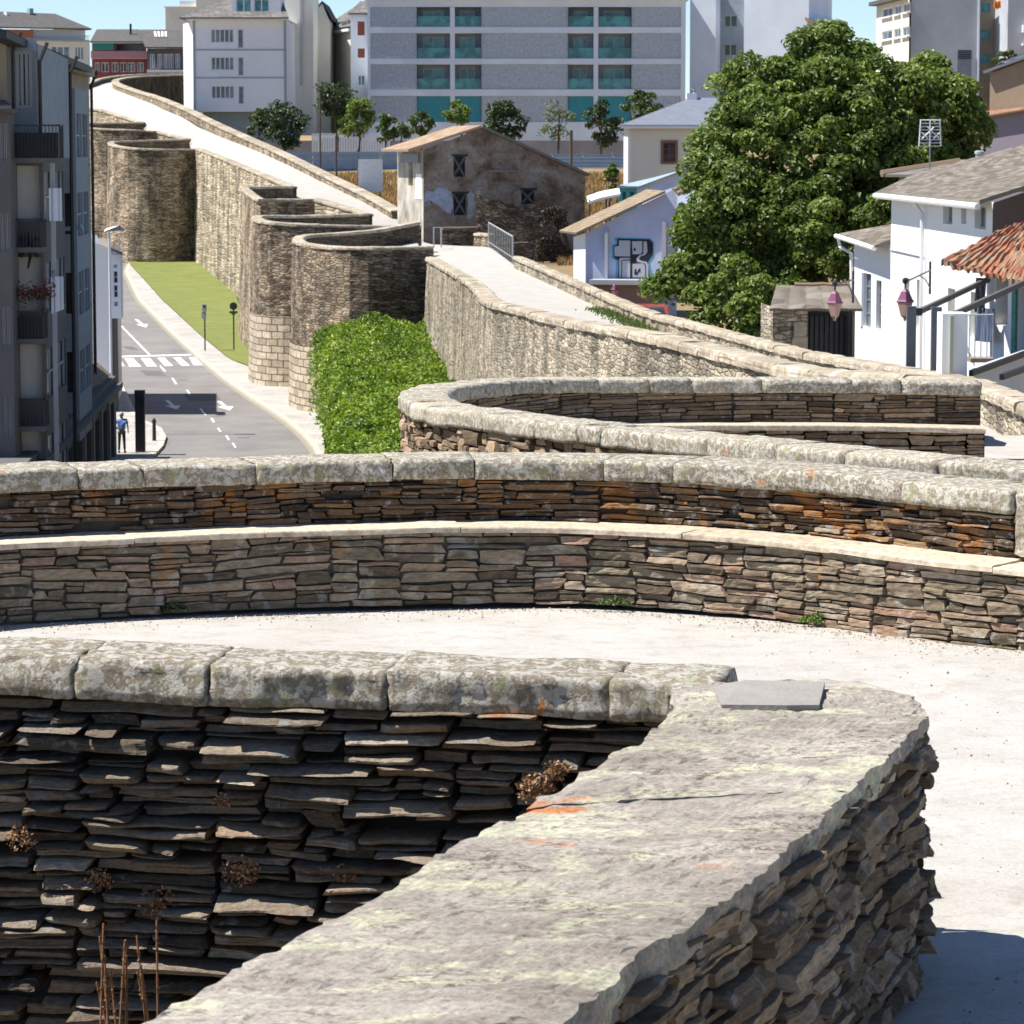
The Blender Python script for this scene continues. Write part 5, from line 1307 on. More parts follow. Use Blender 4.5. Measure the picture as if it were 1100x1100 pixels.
# ---- cream house with slate hip roof
D = 205; fr = FrPx(676, D, 790, D, 170); S = fr.S; Z = fr.Z
t = thing('house', base_loc(fr, 4, city_z(D)), 'cream house with a blue grey slate hip roof and one brown framed window', 'house')
mb = MB(); o = (S(711.5), S(725), Z(0,174), Z(0,153)); wall_open(mb, fr, S(674), S(795), EYE-6.5, Z(0,137), [o], depth=.2); block(mb, fr, S(674), S(795), EYE-6.5, Z(0,137), 8, front=False); mb.build('wall', M['cream_white'], t)
w_ = window(fr, *o, -.1, t, M['rust_red'], M['glass_dark'], nx=2, nz=3, bar=.06)
mb = MB(); 
for (p, q, r, s_) in ((o[0]-.14, o[0], o[2]-.14, o[3]+.14), (o[1], o[1]+.14, o[2]-.14, o[3]+.14), (o[0], o[1], o[3], o[3]+.14), (o[0], o[1], o[2]-.14, o[2])): fr.box(mb, p, q, r, s_, .003, .06)
mb.build('window_surround', M['stone_trim'], t)
ze = Z(0,136)
roof_quad('roof', M['slate_blue'], [fr.P(S(667), ze, .6), fr.P(S(800), ze, .6), fr.P(S(780), Z(0,106), -4), fr.P(S(744), Z(0,106), -4)], .12, t)
roof_tri('roof', M['slate_blue'], [fr.P(S(667), ze, .6), fr.P(S(744), Z(0,106), -4), fr.P(S(668), ze, -8.5)], .12, t)
mb = MB(); fr.box(mb, S(666.5), S(800), ze-.12, ze+.02, .5, .75); mb.build('gutter', M['trim_white'], t)
mb = MB(); fr.box(mb, S(740), S(751), Z(0,107), Z(0,99), -4.2, -3.6); ch = mb.build('chimney', M['white_paint'], t)
mb = MB(); mb.tube([fr.P(S(748), Z(0,99), -3.9), fr.P(S(748.5), Z(0,95), -3.9), fr.P(S(745.5), Z(0,92), -3.9)], .09, 8); mb.build('chimney_cowl', M['steel_grey'], ch)
mb = MB(); fr.box(mb, S(674), S(677), EYE-6.5, ze, .003, .1); mb.build('downpipe', M['trim_white'], t)

# ---- white house on the right
DW = 88; fr = FrPx(956.5, DW, 1066, DW-14, 300); S = fr.S; Z = fr.Z
t = thing('white_house', base_loc(fr, fr.L/2, city_z(DW)), 'bright white house with grey slate roof, downpipe and small windows under the eave, right side', 'house')
a0, a1 = 0.0, S(1066); zb = EYE-9.5; zE = Z(0,208); zE2 = zE
mb = MB()
def zy(a, py): return Z(a, py)
ops = []
for x0, x1, y0, y1 in ((1012,1022,217,240),(1031.5,1037,218,240),(1046,1058,219,245)):
    a, b_ = S(x0), S(x1); ops.append((a, b_, zy(a,y1), min(zy(a,y0), zE-.12)))
low = []
for x0, x1, y0, y1 in ((971.5,977,298,340),(985,992,300,352),(1018.5,1026,309,352),(1043,1050,313,362)):
    a, b_ = S(x0), S(x1); low.append((a, b_, zy(a,y1), zy(a,y0)))
wall_open(mb, fr, 0, a1, zb, zE, ops + low, depth=.18); mb.build('wall', M['white_clean'], t)
for o in ops: window(fr, *o, -.14, t, M['olive_shutter'], M['glass_grey'], nx=1, bar=.05)
for o in low: window(fr, *o, -.14, t, M['olive_shutter'], M['olive_shutter'], nx=1, bar=.05)
# brown end wall under the roof, right
fe = FrPx(1066, DW-14, 1130, DW-8, 250)
mb = MB(); mb.quad(fe.P(0, zb), fe.P(fe.L, zb), fe.P(fe.L, fe.Z(fe.L,196)), fe.P(0, zE-.02)); mb.build('end_wall', flat('dark_brown_wall', (.09,.06,.05), .9), t)
# left wall facing left
rp = [fr.P(-.35, zE-.05, .35), fr.P(a1+.15, zE-.05, .35), A(1200,172,80), A(1135,150,90), A(985,189,93)]
mb = MB(); up = Vector((0,0,.1)); uvp = [(p.y, p.x*3) for p in rp]
for tri in ((0,1,2),(0,2,3),(0,3,4)):
    mb.face([mb.vert(rp[k] + up) for k in tri], 0, [uvp[k] for k in tri]); mb.face([mb.vert(rp[k]) for k in tri][::-1], 0, [(0,0)]*3)
for p, q in ((0,1),(1,2),(4,0)): mb.face([mb.vert(v_) for v_ in (rp[p], rp[q], rp[q]+up, rp[p]+up)], 0, [(0,0)]*4)
mb.build('roof', M['tile_grey'], t)
mb = MB(); mb.tube([fr.P(-.4, zE-.06, .38), fr.P(a1+.1, zE-.10, .38)], .075, 8); mb.build('gutter', M['white_clean'], t)
mb = MB(); a = S(994); mb.tube([fr.P(a, zE-.1, .35), fr.P(a, zE-.45, .1), fr.P(a, zb, .1)], .055, 8); mb.build('downpipe', M['trim_white'], t)
mb = MB(); mb.tube([fr.P(.05, Z(0,268), .03), fr.P(S(993), Z(S(993),276), .03)], .018, 5); mb.build('cable', M['concrete'], t)
# rear roof with red ridge
r = FrPx(956, 100, 1075, 97, 190)
rz = lambda py, a=0: r.Z(a, py)
mb = MB(); r.box(mb, .35, r.L, rz(205), rz(190), -3, 0); mb.build('rear_wall', M['facade_tan'], t)
q0, q1 = r.P(0, rz(190), .4), r.P(r.L+1, rz(190), .4); q2, q3 = r.P(r.S(1090), rz(176.5)+.1, -2), r.P(r.S(985), rz(176.5), -2)
roof_quad('rear_roof', M['tile_slate'], [q0, q1, q2, q3], .08, t)
mb = MB(); mb.tube([q3 + Vector((0,0,.06)), q3.lerp(q2, .5) + Vector((0,0,.03)), q2 + Vector((0,0,.06))], .09, 6); mb.tube([q0 + Vector((0,0,.1)), q3 + Vector((0,0,.08))], .12, 6); mb.build('ridge_tiles', M['tile_red'], t)
mb = MB(); pp = r.P(r.S(1015), rz(176), -1.6); mb.lathe((pp.x, pp.y, pp.z-.2), [(.12,0),(.12,.5),(.15,.5),(.15,.58),(.1,.6)], 12); mb.build('chimney', M['concrete'], t)

# left wing
DL = 93; fw = FrPx(917, DL, 957, DL-5, 300); S = fw.S; Z = fw.Z
t = thing('house_wing', base_loc(fw, 0, city_z(DL)), 'lower white wing with shuttered windows and lean-to slate roof, left of the white house', 'house')
zw = Z(0, 252); mb = MB()
ops = [(S(927.5), S(936), Z(0,348), Z(0,291)), (S(941.5), S(947), Z(0,347), Z(0,296))]
wall_open(mb, fw, 0, fw.L-.003, zb, zw, ops, depth=.15); mb.build('wall', M['white_clean'], t)
for o in ops: window(fw, *o, -.1, t, M['steel_grey'], M['glass_grey'], nx=2, nz=4, bar=.04)
mb = MB(); o = ops[0]; fw.box(mb, o[0]-.28, o[0]-.02, o[2], o[3], .003, .04); mb.build('shutter', M['concrete_white'], t)
w0, w1 = fw.P(-.35, zw-.05, .35), fw.P(fw.L-.1, Z(0,262)+.02, .45)
roof_quad('roof', M['tile_slate'], [w0, w1, fw.P(fw.L-.05, Z(0,225), -2.2), fw.P(fw.L-.6, Z(0,229), -2.8)], .08, t)
bpy.data.objects[list(ORG)[-1]].data.materials[0] = M['tile_grey']
mb = MB(); mb.tube([w0 + Vector((-.1,0,0)), w1], .07, 8); mb.tube([w0 + Vector((-.05,0,-.02)), w0 + Vector((.02,.1,-.3)), fw.P(.05, zw-.55, .08), fw.P(.05, zb, .08)], .055, 8); mb.build('gutter', M['white_clean'], t)

# ---- stone hut with open door
D = 84; fh = FrPx(831, D, 918, D+.1, 350); S = fh.S; Z = fh.Z
t = thing('stone_hut', base_loc(fh, 1, city_z(D)), 'small stone hut with a mossy slab roof and dark open doorway, under the big tree', 'hut')
zr0 = Z(0, 330); mb = MB()
o = [(S(868), S(916), EYE-9, Z(0,334))]
mb.grid(14, 10, lambda u, v: fh.P(u*S(868), EYE-9 + v*(zr0-EYE+9), .04*nz(u*6, v*9)), uvfn=lambda u, v: (u*1.2, v*4)); 
fh.box(mb, S(916), S(919), EYE-9, Z(0,334), -.4, 0)
mb.grid(3, 8, lambda u, v: fh.P(-.02, EYE-9 + v*(zr0-EYE+9), -2.5*u), uvfn=lambda u, v: (u*2.5, v*4)); mb.build('wall', M['masonry_lit'], t)
mb = MB(); fh.box(mb, S(852), S(868), EYE-9, Z(0,362), -.05, .06); fh.box(mb, S(853), S(866), Z(0,362)+.01, Z(0,346), -.05, .09); mb.build('door_jamb', M['cream'], t)
bpy.data.objects[list(ORG)[-1]].data.materials[0] = flat('old_plaster', (.36,.30,.22), .9, var=.25, scale=4, bump=.5)
mb = MB(); mb.quad(*[fh.P(a, z, -.6) for a, z in ((S(866), EYE-9), (S(919), EYE-9), (S(919), Z(0,333)), (S(866), Z(0,333)))])
for k in range(9): fh.box(mb, S(868)+.13*k, S(868)+.13*k+.1, EYE-9, Z(0,340), -.55, -.5)
mb.build('door', M['black_wood'], t)
mb = MB(); top0, top1 = Z(0,309), Z(0,330)
def hr_(u, v): return fh.P(-.15 + u*(fh.L+.3) + (.45*v*(1-u)), top1 - .02 + (top0-top1)*v + .03*nz(u*7, v*7), .35 - 2.2*v)
mb.grid(22, 8, hr_, uvfn=lambda u, v: (u*2.5, v*2)); mb.grid(22, 1, lambda u, v: hr_(u, 0) - Vector((0,0,.07*v))); mb.build('roof', M['tile_grey'], t)
mb = MB(); mb.tube([hr_(u/8, 1)+Vector((0,0,.03)) for u in range(2, 9)], .05, 6); mb.build('ridge_tiles', M['tile_red'], t)

# ---- house with the red tile roof, nearest on the right
DT = 66; ft = FrPx(1012, DT, 1120, DT-3, 300); S = ft.S; Z = ft.Z
t = thing('tile_roof_house', base_loc(ft, 1.5, city_z(DT)), 'house with a mottled red clay tile roof and dark doorway with hanging laundry, right edge', 'house')
fb = FrPx(1061, DT+1.5, 1130, DT-1, 330)
def rt(u, v):
    pe = A(1011 + 95*u, lerp_table([(0,280),(.45,290),(1,305)], u), DT - 1.2*u); pr = A(1080 + 60*u, lerp_table([(0,244),(1,225)], u), DT + 3)
    p = pe.lerp(pr, v); return p + Vector((0,0,.014*math.sin(u*80 + .6*nz(u*5, v*12)) + .06*nz(u*9, v*9) + .05*nz(u*34, v*18)))
mb = MB(); mb.grid(160, 14, rt, uvfn=lambda u, v: (u*2.2, v*3)); mb.grid(160, 1, lambda u, v: rt(u, 0) - Vector((0,0,.10*v)), uvfn=lambda u, v: (u*2.2, v*.1)); mb.grid(2, 14, lambda u, v: rt(0, v) - Vector((0,0,.12*u)), uvfn=lambda u, v: (u*.2, v*3))
mb.build('roof', M['tile_red'], t)
mb = MB(); z_ = lambda py, a=0: fb.Z(a, py); ops = [(fb.S(1070), fb.S(1083), z_(348), z_(296)), (fb.S(1094), fb.S(1112), z_(382), z_(300))]
wall_open(mb, fb, fb.S(1060), fb.L, EYE-9, z_(291), ops, depth=.3); mb.build('wall', M['white_clean'], t)
for o in ops: mb = MB(); mb.quad(*[fb.P(a, z, -.28) for a, z in ((o[0],o[2]),(o[1],o[2]),(o[1],o[3]),(o[0],o[3]))]); mb.build('door', M['door_green'] if o is ops[1] else M['black_wood'], t)
mb = MB(); o = ops[1]; fb.box(mb, o[0]-.16, o[0], EYE-9, o[3]+.1, .003, .06); mb.build('door_frame', M['teal'], t)
bpy.data.objects[list(ORG)[-1]].data.materials[0] = flat('jade_paint', (.10,.28,.22), .8, var=.3, scale=8)
mb = MB(); fb.box(mb, fb.S(1058), fb.L, z_(293), z_(289), -.2, .3); mb.build('eave_board', M['black_wood'], t)
def cloth(x0, x1, y0, y1, mat, name, lab, tid):
    tt = thing('laundry', fb.P(fb.S(x0), z_(y0), .3), lab, 'laundry', 'laundry on the right house')
    mb = MB(); mb.grid(8, 8, lambda u, v: fb.P(fb.S(x0)+(fb.S(x1)-fb.S(x0))*u, z_(y0)+(z_(y1)-z_(y0))*v, .25 + .05*math.sin(u*11+v*2))); mb.build(name, M[mat], tt)
cloth(1061, 1069, 298, 335, 'ink_black', 'dark_cloth', 'black cloth hanging left of the dark doorway on the right house', 0)
cloth(1062, 1078, 330, 366, 'laundry_blue', 'blue_cloth', 'blue cloth hanging lowest below the doorway on the right house', 1)
mb = MB(); mb.quad(*[ft.P(0, 0, 0)]*0) if False else None
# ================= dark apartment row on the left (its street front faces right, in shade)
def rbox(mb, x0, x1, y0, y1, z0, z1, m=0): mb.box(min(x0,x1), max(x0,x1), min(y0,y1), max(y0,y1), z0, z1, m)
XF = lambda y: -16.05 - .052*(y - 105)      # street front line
def zpx(py, D): return EYE + slope(py)*D
def xpx(px, D): return A(px, 250, D).x
# building nearest: only its right edge shows
t = thing('apartment_house', (-19,97,.6), 'dark stone apartment house with tall shuttered windows, cut by the left edge of the photo', 'building')
D0 = 102.8
fr = Fr((-24, D0), (xpx(13.5, D0), D0)); S = fr.S; zz = lambda py: zpx(py, D0)
mb = MB(); ops = []
for y0, y1 in ((133,173),(230,270),(330,372),(425,470)):
    ops += [(S(1), S(5.2), zz(y1), zz(y0)), (S(6.2), S(11), zz(y1), zz(y0))]
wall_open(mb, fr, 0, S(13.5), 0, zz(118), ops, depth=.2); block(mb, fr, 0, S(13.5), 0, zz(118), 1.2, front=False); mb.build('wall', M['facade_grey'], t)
for o in ops: window(fr, *o, -.1, t, M['concrete'], M['glass_dark'], nx=2, bar=.03)
mb = MB(); fr.box(mb, 0, S(18), zz(122), zz(117), -1.2, .5); mb.build('cornice', M['slate_roof'], t)
roof_quad('roof', M['tile_slate'], [fr.P(0, zz(117), .5), fr.P(S(18), zz(117), .5), fr.P(S(0)-.4, zz(103), -3), fr.P(0, zz(103), -3)], .1, t)
# main building: block + projecting glazed bay
t = thing('apartment_house', (-17,118,.6), 'tall dark apartment house with balconies, hanging flowers and a long black eave, upper left', 'building')
ya, yb = 104.0, 138.0
ZEL = lambda y: EYE + lerp_table([(91,3.85),(105,3.62),(138,3.3)], y)
P = lambda x, y, z: Vector((x, y, z))
# main street front with window openings facing the street (+x)
ff = Fr((XF(ya), ya), (XF(yb), yb)); ff.n = Vector((ff.d.y, -ff.d.x))
if ff.n.x < 0: ff.n = -ff.n
ops = []
for k, yw in enumerate((127.5, 131, 134.5)):
    for zf in (3.9, 6.9, 9.8, 12.7): 
        ops.append((yw-ya-.0, yw-ya+1.5, zf+.7, zf+2.3))
mb = MB(); wall_open(mb, ff, 0, ff.L, 0, 16.4, ops, depth=.2)
mb.quad(ff.P(ff.L,0,0), ff.P(ff.L,0,-9), ff.P(ff.L,16.6,-9), ff.P(ff.L,16.4,0)); mb.quad(ff.P(0,0,0), ff.P(0,0,-9), ff.P(0,17.6,-9), ff.P(0,17.6,0)); mb.quad(ff.P(0,16.4,0), ff.P(ff.L,16.4,0), ff.P(ff.L,17.2,0), ff.P(0,17.5,0))
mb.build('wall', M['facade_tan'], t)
for o in ops: window(ff, *o, -.1, t, M['concrete'], M['glass_dark'], nx=2, bar=.06, sill=M['facade_grey'])
# bays: each projects 1 m, flank facing the camera
def bay(y0, y1, prot, z0, z1, fmat, pan, floors):
    xo = XF(y0) + prot; xi = XF(y0) - .1
    fl = Fr((xi, y0), (xo, y0)); fo = Fr((xo, y0), (XF(y1)+prot, y1)); 
    if fo.n.x < 0: fo.n = -fo.n
    ops = []; fops = []
    for zf in floors:
        fops.append((.22, fl.L-.12, zf+.85, zf+2.62) if pan else (.2, fl.L-.2, zf+.9, zf+2.4))
        for k in range(2):
            w_ = (fo.L-1.2)/2; ops.append((.4+k*(w_+.4), .4+k*(w_+.4)+w_, zf+.8, zf+2.4))
    mb = MB(); wall_open(mb, fl, 0, fl.L, z0, z1, fops, depth=.35); wall_open(mb, fo, 0, fo.L, z0, z1, ops, depth=.2)
    mb.quad(fl.P(0,z0,0), fl.P(fl.L,z0,0), fo.P(fo.L,z0,0), Vector((XF(y1)-.1, y1, z0)))
    e = fo.P(fo.L,z0,0); mb.quad(e, Vector((XF(y1)-.1,y1,z0)), Vector((XF(y1)-.1,y1,z1)), Vector((e.x,e.y,z1)))
    b = mb.build('bay', fmat, t)
    for o in fops:
        mb = MB(); mb.quad(*[fl.P(a, z, -.33) for a, z in ((o[0],o[2]),(o[1],o[2]),(o[1],o[3]),(o[0],o[3]))]); mb.build('panel', M['loggia_white'] if pan else M['glass_dark'], b)
    for o in ops: 
        mb = MB(); c = .05
        for q in (o[0]+c/2, (o[0]+o[1])/2, o[1]-c/2): fo.box(mb, q-c/2, q+c/2, o[2], o[3], -.12, -.06)
        fo.box(mb, o[0], o[1], (o[2]+o[3])/2-.03, (o[2]+o[3])/2+.03, -.118, -.058)
        w_ = mb.build('window', M['concrete'], t)
        mb = MB(); mb.quad(*[fo.P(a, z, -.15) for a, z in ((o[0],o[2]),(o[1],o[2]),(o[1],o[3]),(o[0],o[3]))]); mb.build('pane', M['glass_blue'], w_)
    return b, fl, fo
FL = [2.35, 5.15, 7.95, 10.85]
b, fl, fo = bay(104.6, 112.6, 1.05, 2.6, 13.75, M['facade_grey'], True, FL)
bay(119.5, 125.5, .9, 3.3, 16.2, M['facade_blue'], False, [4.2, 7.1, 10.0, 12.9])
# top storey set back wall with tall glazed doors, eave, gutters
ft_ = Fr((XF(104)-2.8, 105.2), (XF(104)+.0, 105.2))
D = 105.2; S = ft_.S; zz = lambda py: zpx(py, D)
mb = MB(); o = (S(17.5), S(41), zz(116), zz(55)); wall_open(mb, ft_, 0, S(43.5), 13.75, zz(44)+.1, [o], depth=.15); mb.build('upper_wall', M['facade_blue'], t)
window(ft_, *o, -.08, t, M['concrete'], M['glass_dark'], nx=5, bar=.09)
# side of the street front seen above the bay (pale blue, facing right and camera)
mb = MB(); mb.quad(P(xpx(43.5,105.2),105.2,13.7), P(xpx(76,113),113,13.7), P(xpx(76,113),113,zpx(64,113)), P(xpx(43.5,105.2),105.2,zpx(47,105.2))); mb.build('upper_wall', M['facade_blue'], t)
# eave: black fascia running back along the street
mb = MB()
pts = [(-2,33,99),(20,43,105),(50,55,112),(76,66,119),(92,72,130)]
tp = [A(*p) for p in pts]
for p, q in zip(tp, tp[1:]):
    mb.hexa([p + Vector((-.3,0,-.22)), p + Vector((.25,0,-.22)), q + Vector((-.3,0,-.22)), q + Vector((.25,0,-.22)), p + Vector((-.3,0,.05)), p + Vector((.25,0,0)), q + Vector((-.3,0,.05)), q + Vector((.25,0,0))])
mb.build('eave', M['black_wood'], t)
mb = MB()
for p, q in zip(tp, tp[1:]): mb.quad(p + Vector((.25,0,.02)), q + Vector((.25,0,.02)), q + Vector((-5,0,1.3)), p + Vector((-5,0,1.3)))
mb.build('roof', M['slate_roof'], t)
mb = MB(); e0, e1 = A(78, 68, 122), A(103, 75, 137); 
mb.hexa([e0 + Vector((-1.5,0,-.3)), e0 + Vector((.0,0,-.3)), e1 + Vector((-1.5,0,-.3)), e1 + Vector((0,0,-.3)), e0 + Vector((-1.5,0,0)), e0, e1 + Vector((-1.5,0,0)), e1]); mb.build('eave', M['facade_tan'], t)
for px_, y_, d_, z1_ in ((14.5,45,104.4,60),(43,56,105.0,60),(75.5,70,113.3,60),(98.5,84,136.5,60)):
    p = A(px_, y_, d_); mb = MB(); mb.tube([p + Vector((.25,-.1,.3)), p + Vector((.0,-.15,-.3)), Vector((p.x, p.y-.15, 2.5))], .07, 6); mb.build('downpipe', M['steel_dark'], t)
# balconies on the flank of the bay
def balcony(x0, x1, yf, z, h, solid, name='balcony'):
    mb = MB(); mb.box(x0, x1, yf-.95, yf+.1, z-.16, z)
    b = mb.build(name, M['facade_grey'], t)
    mb = MB()
    for k in range(int((x1-x0)/.11)+1):
        x = x0 + .03 + k*.11
        if x < x1: mb.box(x-.012, x+.012, yf-.93, yf-.905, z, z+h)
    for k in range(8): mb.box(x1-.03, x1-.005, yf-.93+.12*k, yf-.905+.12*k, z, z+h)
    mb.box(x0, x1, yf-.95, yf-.89, z+h, z+h+.05); mb.box(x1-.05, x1, yf-.95, yf, z+h, z+h+.05)
    mb.build('railing', M['steel_dark'], b)
    if solid: mb = MB(); mb.box(x0+.05, x1-.06, yf-.88, yf-.84, z, z+h*.8); mb.build('railing_panel', M[solid], b)
    return b
xb0, xb1 = XF(104.6)-.05, XF(104.6)+1.0
for i, z in enumerate(FL[1:] ): balcony(xb0, xb1+.15, 104.55, z+.05, .85, 'ink_black' if i % 2 else None)
balcony(xb0, xpx(68, 104), 104.5, 13.72, 1.0, 'ink_black')
# awnings / vertical white post and banner on the bay corner
mb = MB(); x_ = xpx(60, 105.5)
mb.box(x_-.07, x_+.07, 104.9, 105.0, 4.0, zpx(143,105)); mb.build('white_post', M['concrete'], t)
tb = thing('hanging_sheet', (x_, 104.7, zpx(222,105)), 'pale sheet hanging on the balcony of the dark apartment house, higher one', 'hanging sheet', 'pale sheets on the dark house')
mb = MB(); mb.grid(6, 8, lambda u, v: Vector((xpx(53,104.6)+.42*u, 104.6+.03*math.sin(u*12), zpx(202,104.6)-(1.05+.15*u*0)*v*1.0))); mb.build('sheet', M['concrete_white'], tb)
tb = thing('hanging_sheet', (x_, 104.7, zpx(330,105)), 'pale sheet hanging on the balcony of the dark apartment house, lower one', 'hanging sheet', 'pale sheets on the dark house')
mb = MB(); mb.grid(6, 8, lambda u, v: Vector((xpx(54,104.6)+.40*u, 104.6+.03*math.sin(u*12), zpx(297,104.6)-1.2*v + .15*u*v))); mb.build('sheet', M['concrete_white'], tb)
# wall ornament: dark flower shaped ironwork on the white panel
to = thing('wall_ornament', (xpx(30,104.7), 104.5, zpx(268,104.7)), 'dark branching ornament hung on a white balcony panel of the dark apartment house', 'ornament')
mb = MB()
c0 = Vector((xpx(30.5,104.3), 104.4, zpx(265,104.3)))
mb.tube([c0 + Vector((-.02,0,.45)), c0 + Vector((.02,0,.1)), c0 + Vector((.04,0,-.3)), c0 + Vector((-.05,0,-.7))], [.02,.07,.06,.03], 6)
for dx, dz in ((-.25,.25),(.25,.25),(-.25,-.3),(.25,-.3),(.25,-.05)):
    mb.tube([c0, c0 + Vector((dx*.6,0,dz*.7+.05)), c0 + Vector((dx,0,dz))], .018, 4); mb.lathe((c0.x+dx, c0.y, c0.z+dz-.05), [(.03,0),(.08,.03),(.08,.08),(.03,.1)], 8)
mb.build('ironwork', M['ink_black'], to)
# ground floor shops: dark fronts under a cornice
t = thing('shop_row', (-17,128,.6), 'low dark shopfronts with pale posts at street level, below the tall dark apartment house', 'shopfront')
xs0 = lambda y: -15.55 - .05*(y-110)
fs = Fr((xs0(96), 96), (xs0(140), 140)); 
if fs.n.x < 0: fs.n = -fs.n
ops = [(1.5+4.2*k, 4.9+4.2*k, .8, 3.3) for k in range(10)]
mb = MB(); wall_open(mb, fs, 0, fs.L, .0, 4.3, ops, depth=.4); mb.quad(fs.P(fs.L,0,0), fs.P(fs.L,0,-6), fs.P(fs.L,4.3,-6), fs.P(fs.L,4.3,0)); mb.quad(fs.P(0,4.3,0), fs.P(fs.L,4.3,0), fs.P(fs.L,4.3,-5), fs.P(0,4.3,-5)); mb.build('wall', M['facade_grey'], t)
for o in ops: mb = MB(); mb.quad(*[fs.P(a, z, -.38) for a, z in ((o[0],o[2]),(o[1],o[2]),(o[1],o[3]),(o[0],o[3]))]); mb.build('shop_window', M['glass_dark'], t)
for k in range(9): mb = MB(); fs.box(mb, 4.95+4.2*k, 5.5+4.2*k, .6, 3.7, .003, .12); mb.build('post', M['facade_tan'], t)
mb = MB(); fs.box(mb, 0, fs.L, 3.8, 4.05, 0.003, .3); mb.build('cornice', M['facade_grey'], t)
# small red-brown tiled porch roof
tt = thing('porch_roof', (-16.9,136,4.4), 'small broken tan tile porch roof at the end of the dark shopfronts', 'roof')
a_ = A(83, 405, 133); b_ = A(103, 388, 139); 
mb = MB(); d = Vector((.7,-.3,-.55)); mb.grid(12, 6, lambda u, v: a_.lerp(b_, u) + d*v + Vector((0,0,.05*nz(u*8,v*6))), uvfn=lambda u, v: (u*5, v)); mb.build('tiles', M['tile_tan'], tt)

# white party wall building with narrow glazed gallery front (beyond)
t = thing('apartment_house', (-23,175,1), 'white party wall with a narrow glazed gallery, beyond the dark apartment house', 'building')
D = 160; fr = Fr((xpx(92,D)-6, D), (xpx(120,D), D)); S = fr.S; zz = lambda py: zpx(py, D)
mb = MB(); mb.poly([fr.P(0, .5), fr.P(S(119.5), .5), fr.P(S(119.5), zz(267.5)), fr.P(S(99), zz(259)), fr.P(0, zz(251))]); 
mb.build('party_wall', M['white_paint'], t)
fq = Fr((xpx(119.5,D), D), (xpx(119.5,D)-1.0, D+12)); 
if fq.n.x < 0: fq.n = -fq.n
mb = MB(); mb.quad(fq.P(0,.5), fq.P(fq.L,.5), fq.P(fq.L, zz(268)), fq.P(0, zz(268))); mb.build('street_front', M['white_paint'], t)
fo = Fr((xpx(119.7,D)-.05, D-.02), (xpx(129,D), D-.02))
mb = MB(); ops = [(fo.S(122), fo.S(126.5), zz(y+h), zz(y)) for y, h in ((284,3.5),(291,13),(306,13.5),(324,5))]
wall_open(mb, fo, 0, fo.L, zz(342), zz(273), ops, depth=.12); block(mb, fo, 0, fo.L, zz(342), zz(273), .9, front=False); mb.build('gallery', M['concrete_white'], t)
for o in ops: window(fo, *o, -.06, t, M['concrete_white'], M['glass_dark'], nx=1, nz=2, bar=.03)
mb = MB(); mb.hexa([A(x, y, d) for x, y, d in ((119.3,269,159.5),(130.8,274,159.5),(119.3,268,161.4),(131.5,273,161.4),(119.3,266.4,159.5),(130.8,271,159.5),(119.3,265.4,161.4),(131.5,270,161.4))]); mb.build('roof', M['slate_roof'], t)
mb = MB(); a_, b_ = A(120,345,160), A(126,345,160); mb.box(a_.x-.5, a_.x+.1, 160.1, 161.6, 0.8, zz(342)-.01); mb.build('ground_floor', M['facade_grey'], t)
# white sign panel with round mark
t = thing('wall_sign', (xpx(112,165),165,zpx(396,165)), 'white square sign with a dark round dial, below the white party wall', 'sign')
D = 164; mb = MB(); fr = Fr((xpx(105,D), D), (xpx(121.5,D), D)); S = fr.S; zz = lambda py: zpx(py, D)
mb.poly([fr.P(S(105), zz(417)), fr.P(S(111), zz(410)), fr.P(S(121.5), zz(410)), fr.P(S(121.5), zz(384)), fr.P(S(107), zz(384))]); b2 = [fr.P(a, z, -.15) for a, z in ((S(105),zz(417)),(S(111),zz(410)),(S(121.5),zz(410)),(S(121.5),zz(384)),(S(107),zz(384)))]; mb.poly(b2[::-1])
mb.build('panel', M['white_clean'], t)
mb = MB(); c = fr.P(S(115), zz(403), .03); n = 16; mb.poly([c + Vector((.2*math.cos(2*PI*k/n), 0, .2*math.sin(2*PI*k/n))) for k in range(n)]); mb.build('dial', M['concrete'], t)

# ================= street furniture
def on_street(px, py): g = G(px, py); return Vector((g.x, g.y, street_z(g.y) + .13))
# street lamp at the left pavement, pole seen x=117, head x=125-135
t = thing('street_lamp', (xpx(117,150), 150, .95), 'slim grey street lamp with a flat hooded head over the road, beside the dark house', 'street lamp')
mb = MB(); x_ = xpx(117.3,150); zt_ = zpx(248,150); mb.tube([Vector((x_,150,.8)), Vector((x_,150,zt_))], [.07,.05], 10); mb.build('pole', M['concrete_white'], t)
mb = MB(); mb.tube([Vector((x_-.8,150,zt_-.03)), Vector((x_-.1,150,zt_)), Vector((x_+.2,150,zt_+.05))], .035, 6); mb.build('arm', M['steel_dark'], t)
mb = MB(); hx0, hx1 = xpx(112,150), xpx(134.5,150)
mb.hexa([Vector(p) for p in ((hx0,149.85,zt_-.02),(hx1,149.8,zt_+.02),(hx0,150.15,zt_-.02),(hx1,150.2,zt_+.02),(hx0+.1,149.9,zt_+.1),(hx1-.25,149.8,zt_+.26),(hx0+.1,150.1,zt_+.1),(hx1-.25,150.2,zt_+.26))]); mb.build('lamp_head', M['steel_grey'], t)
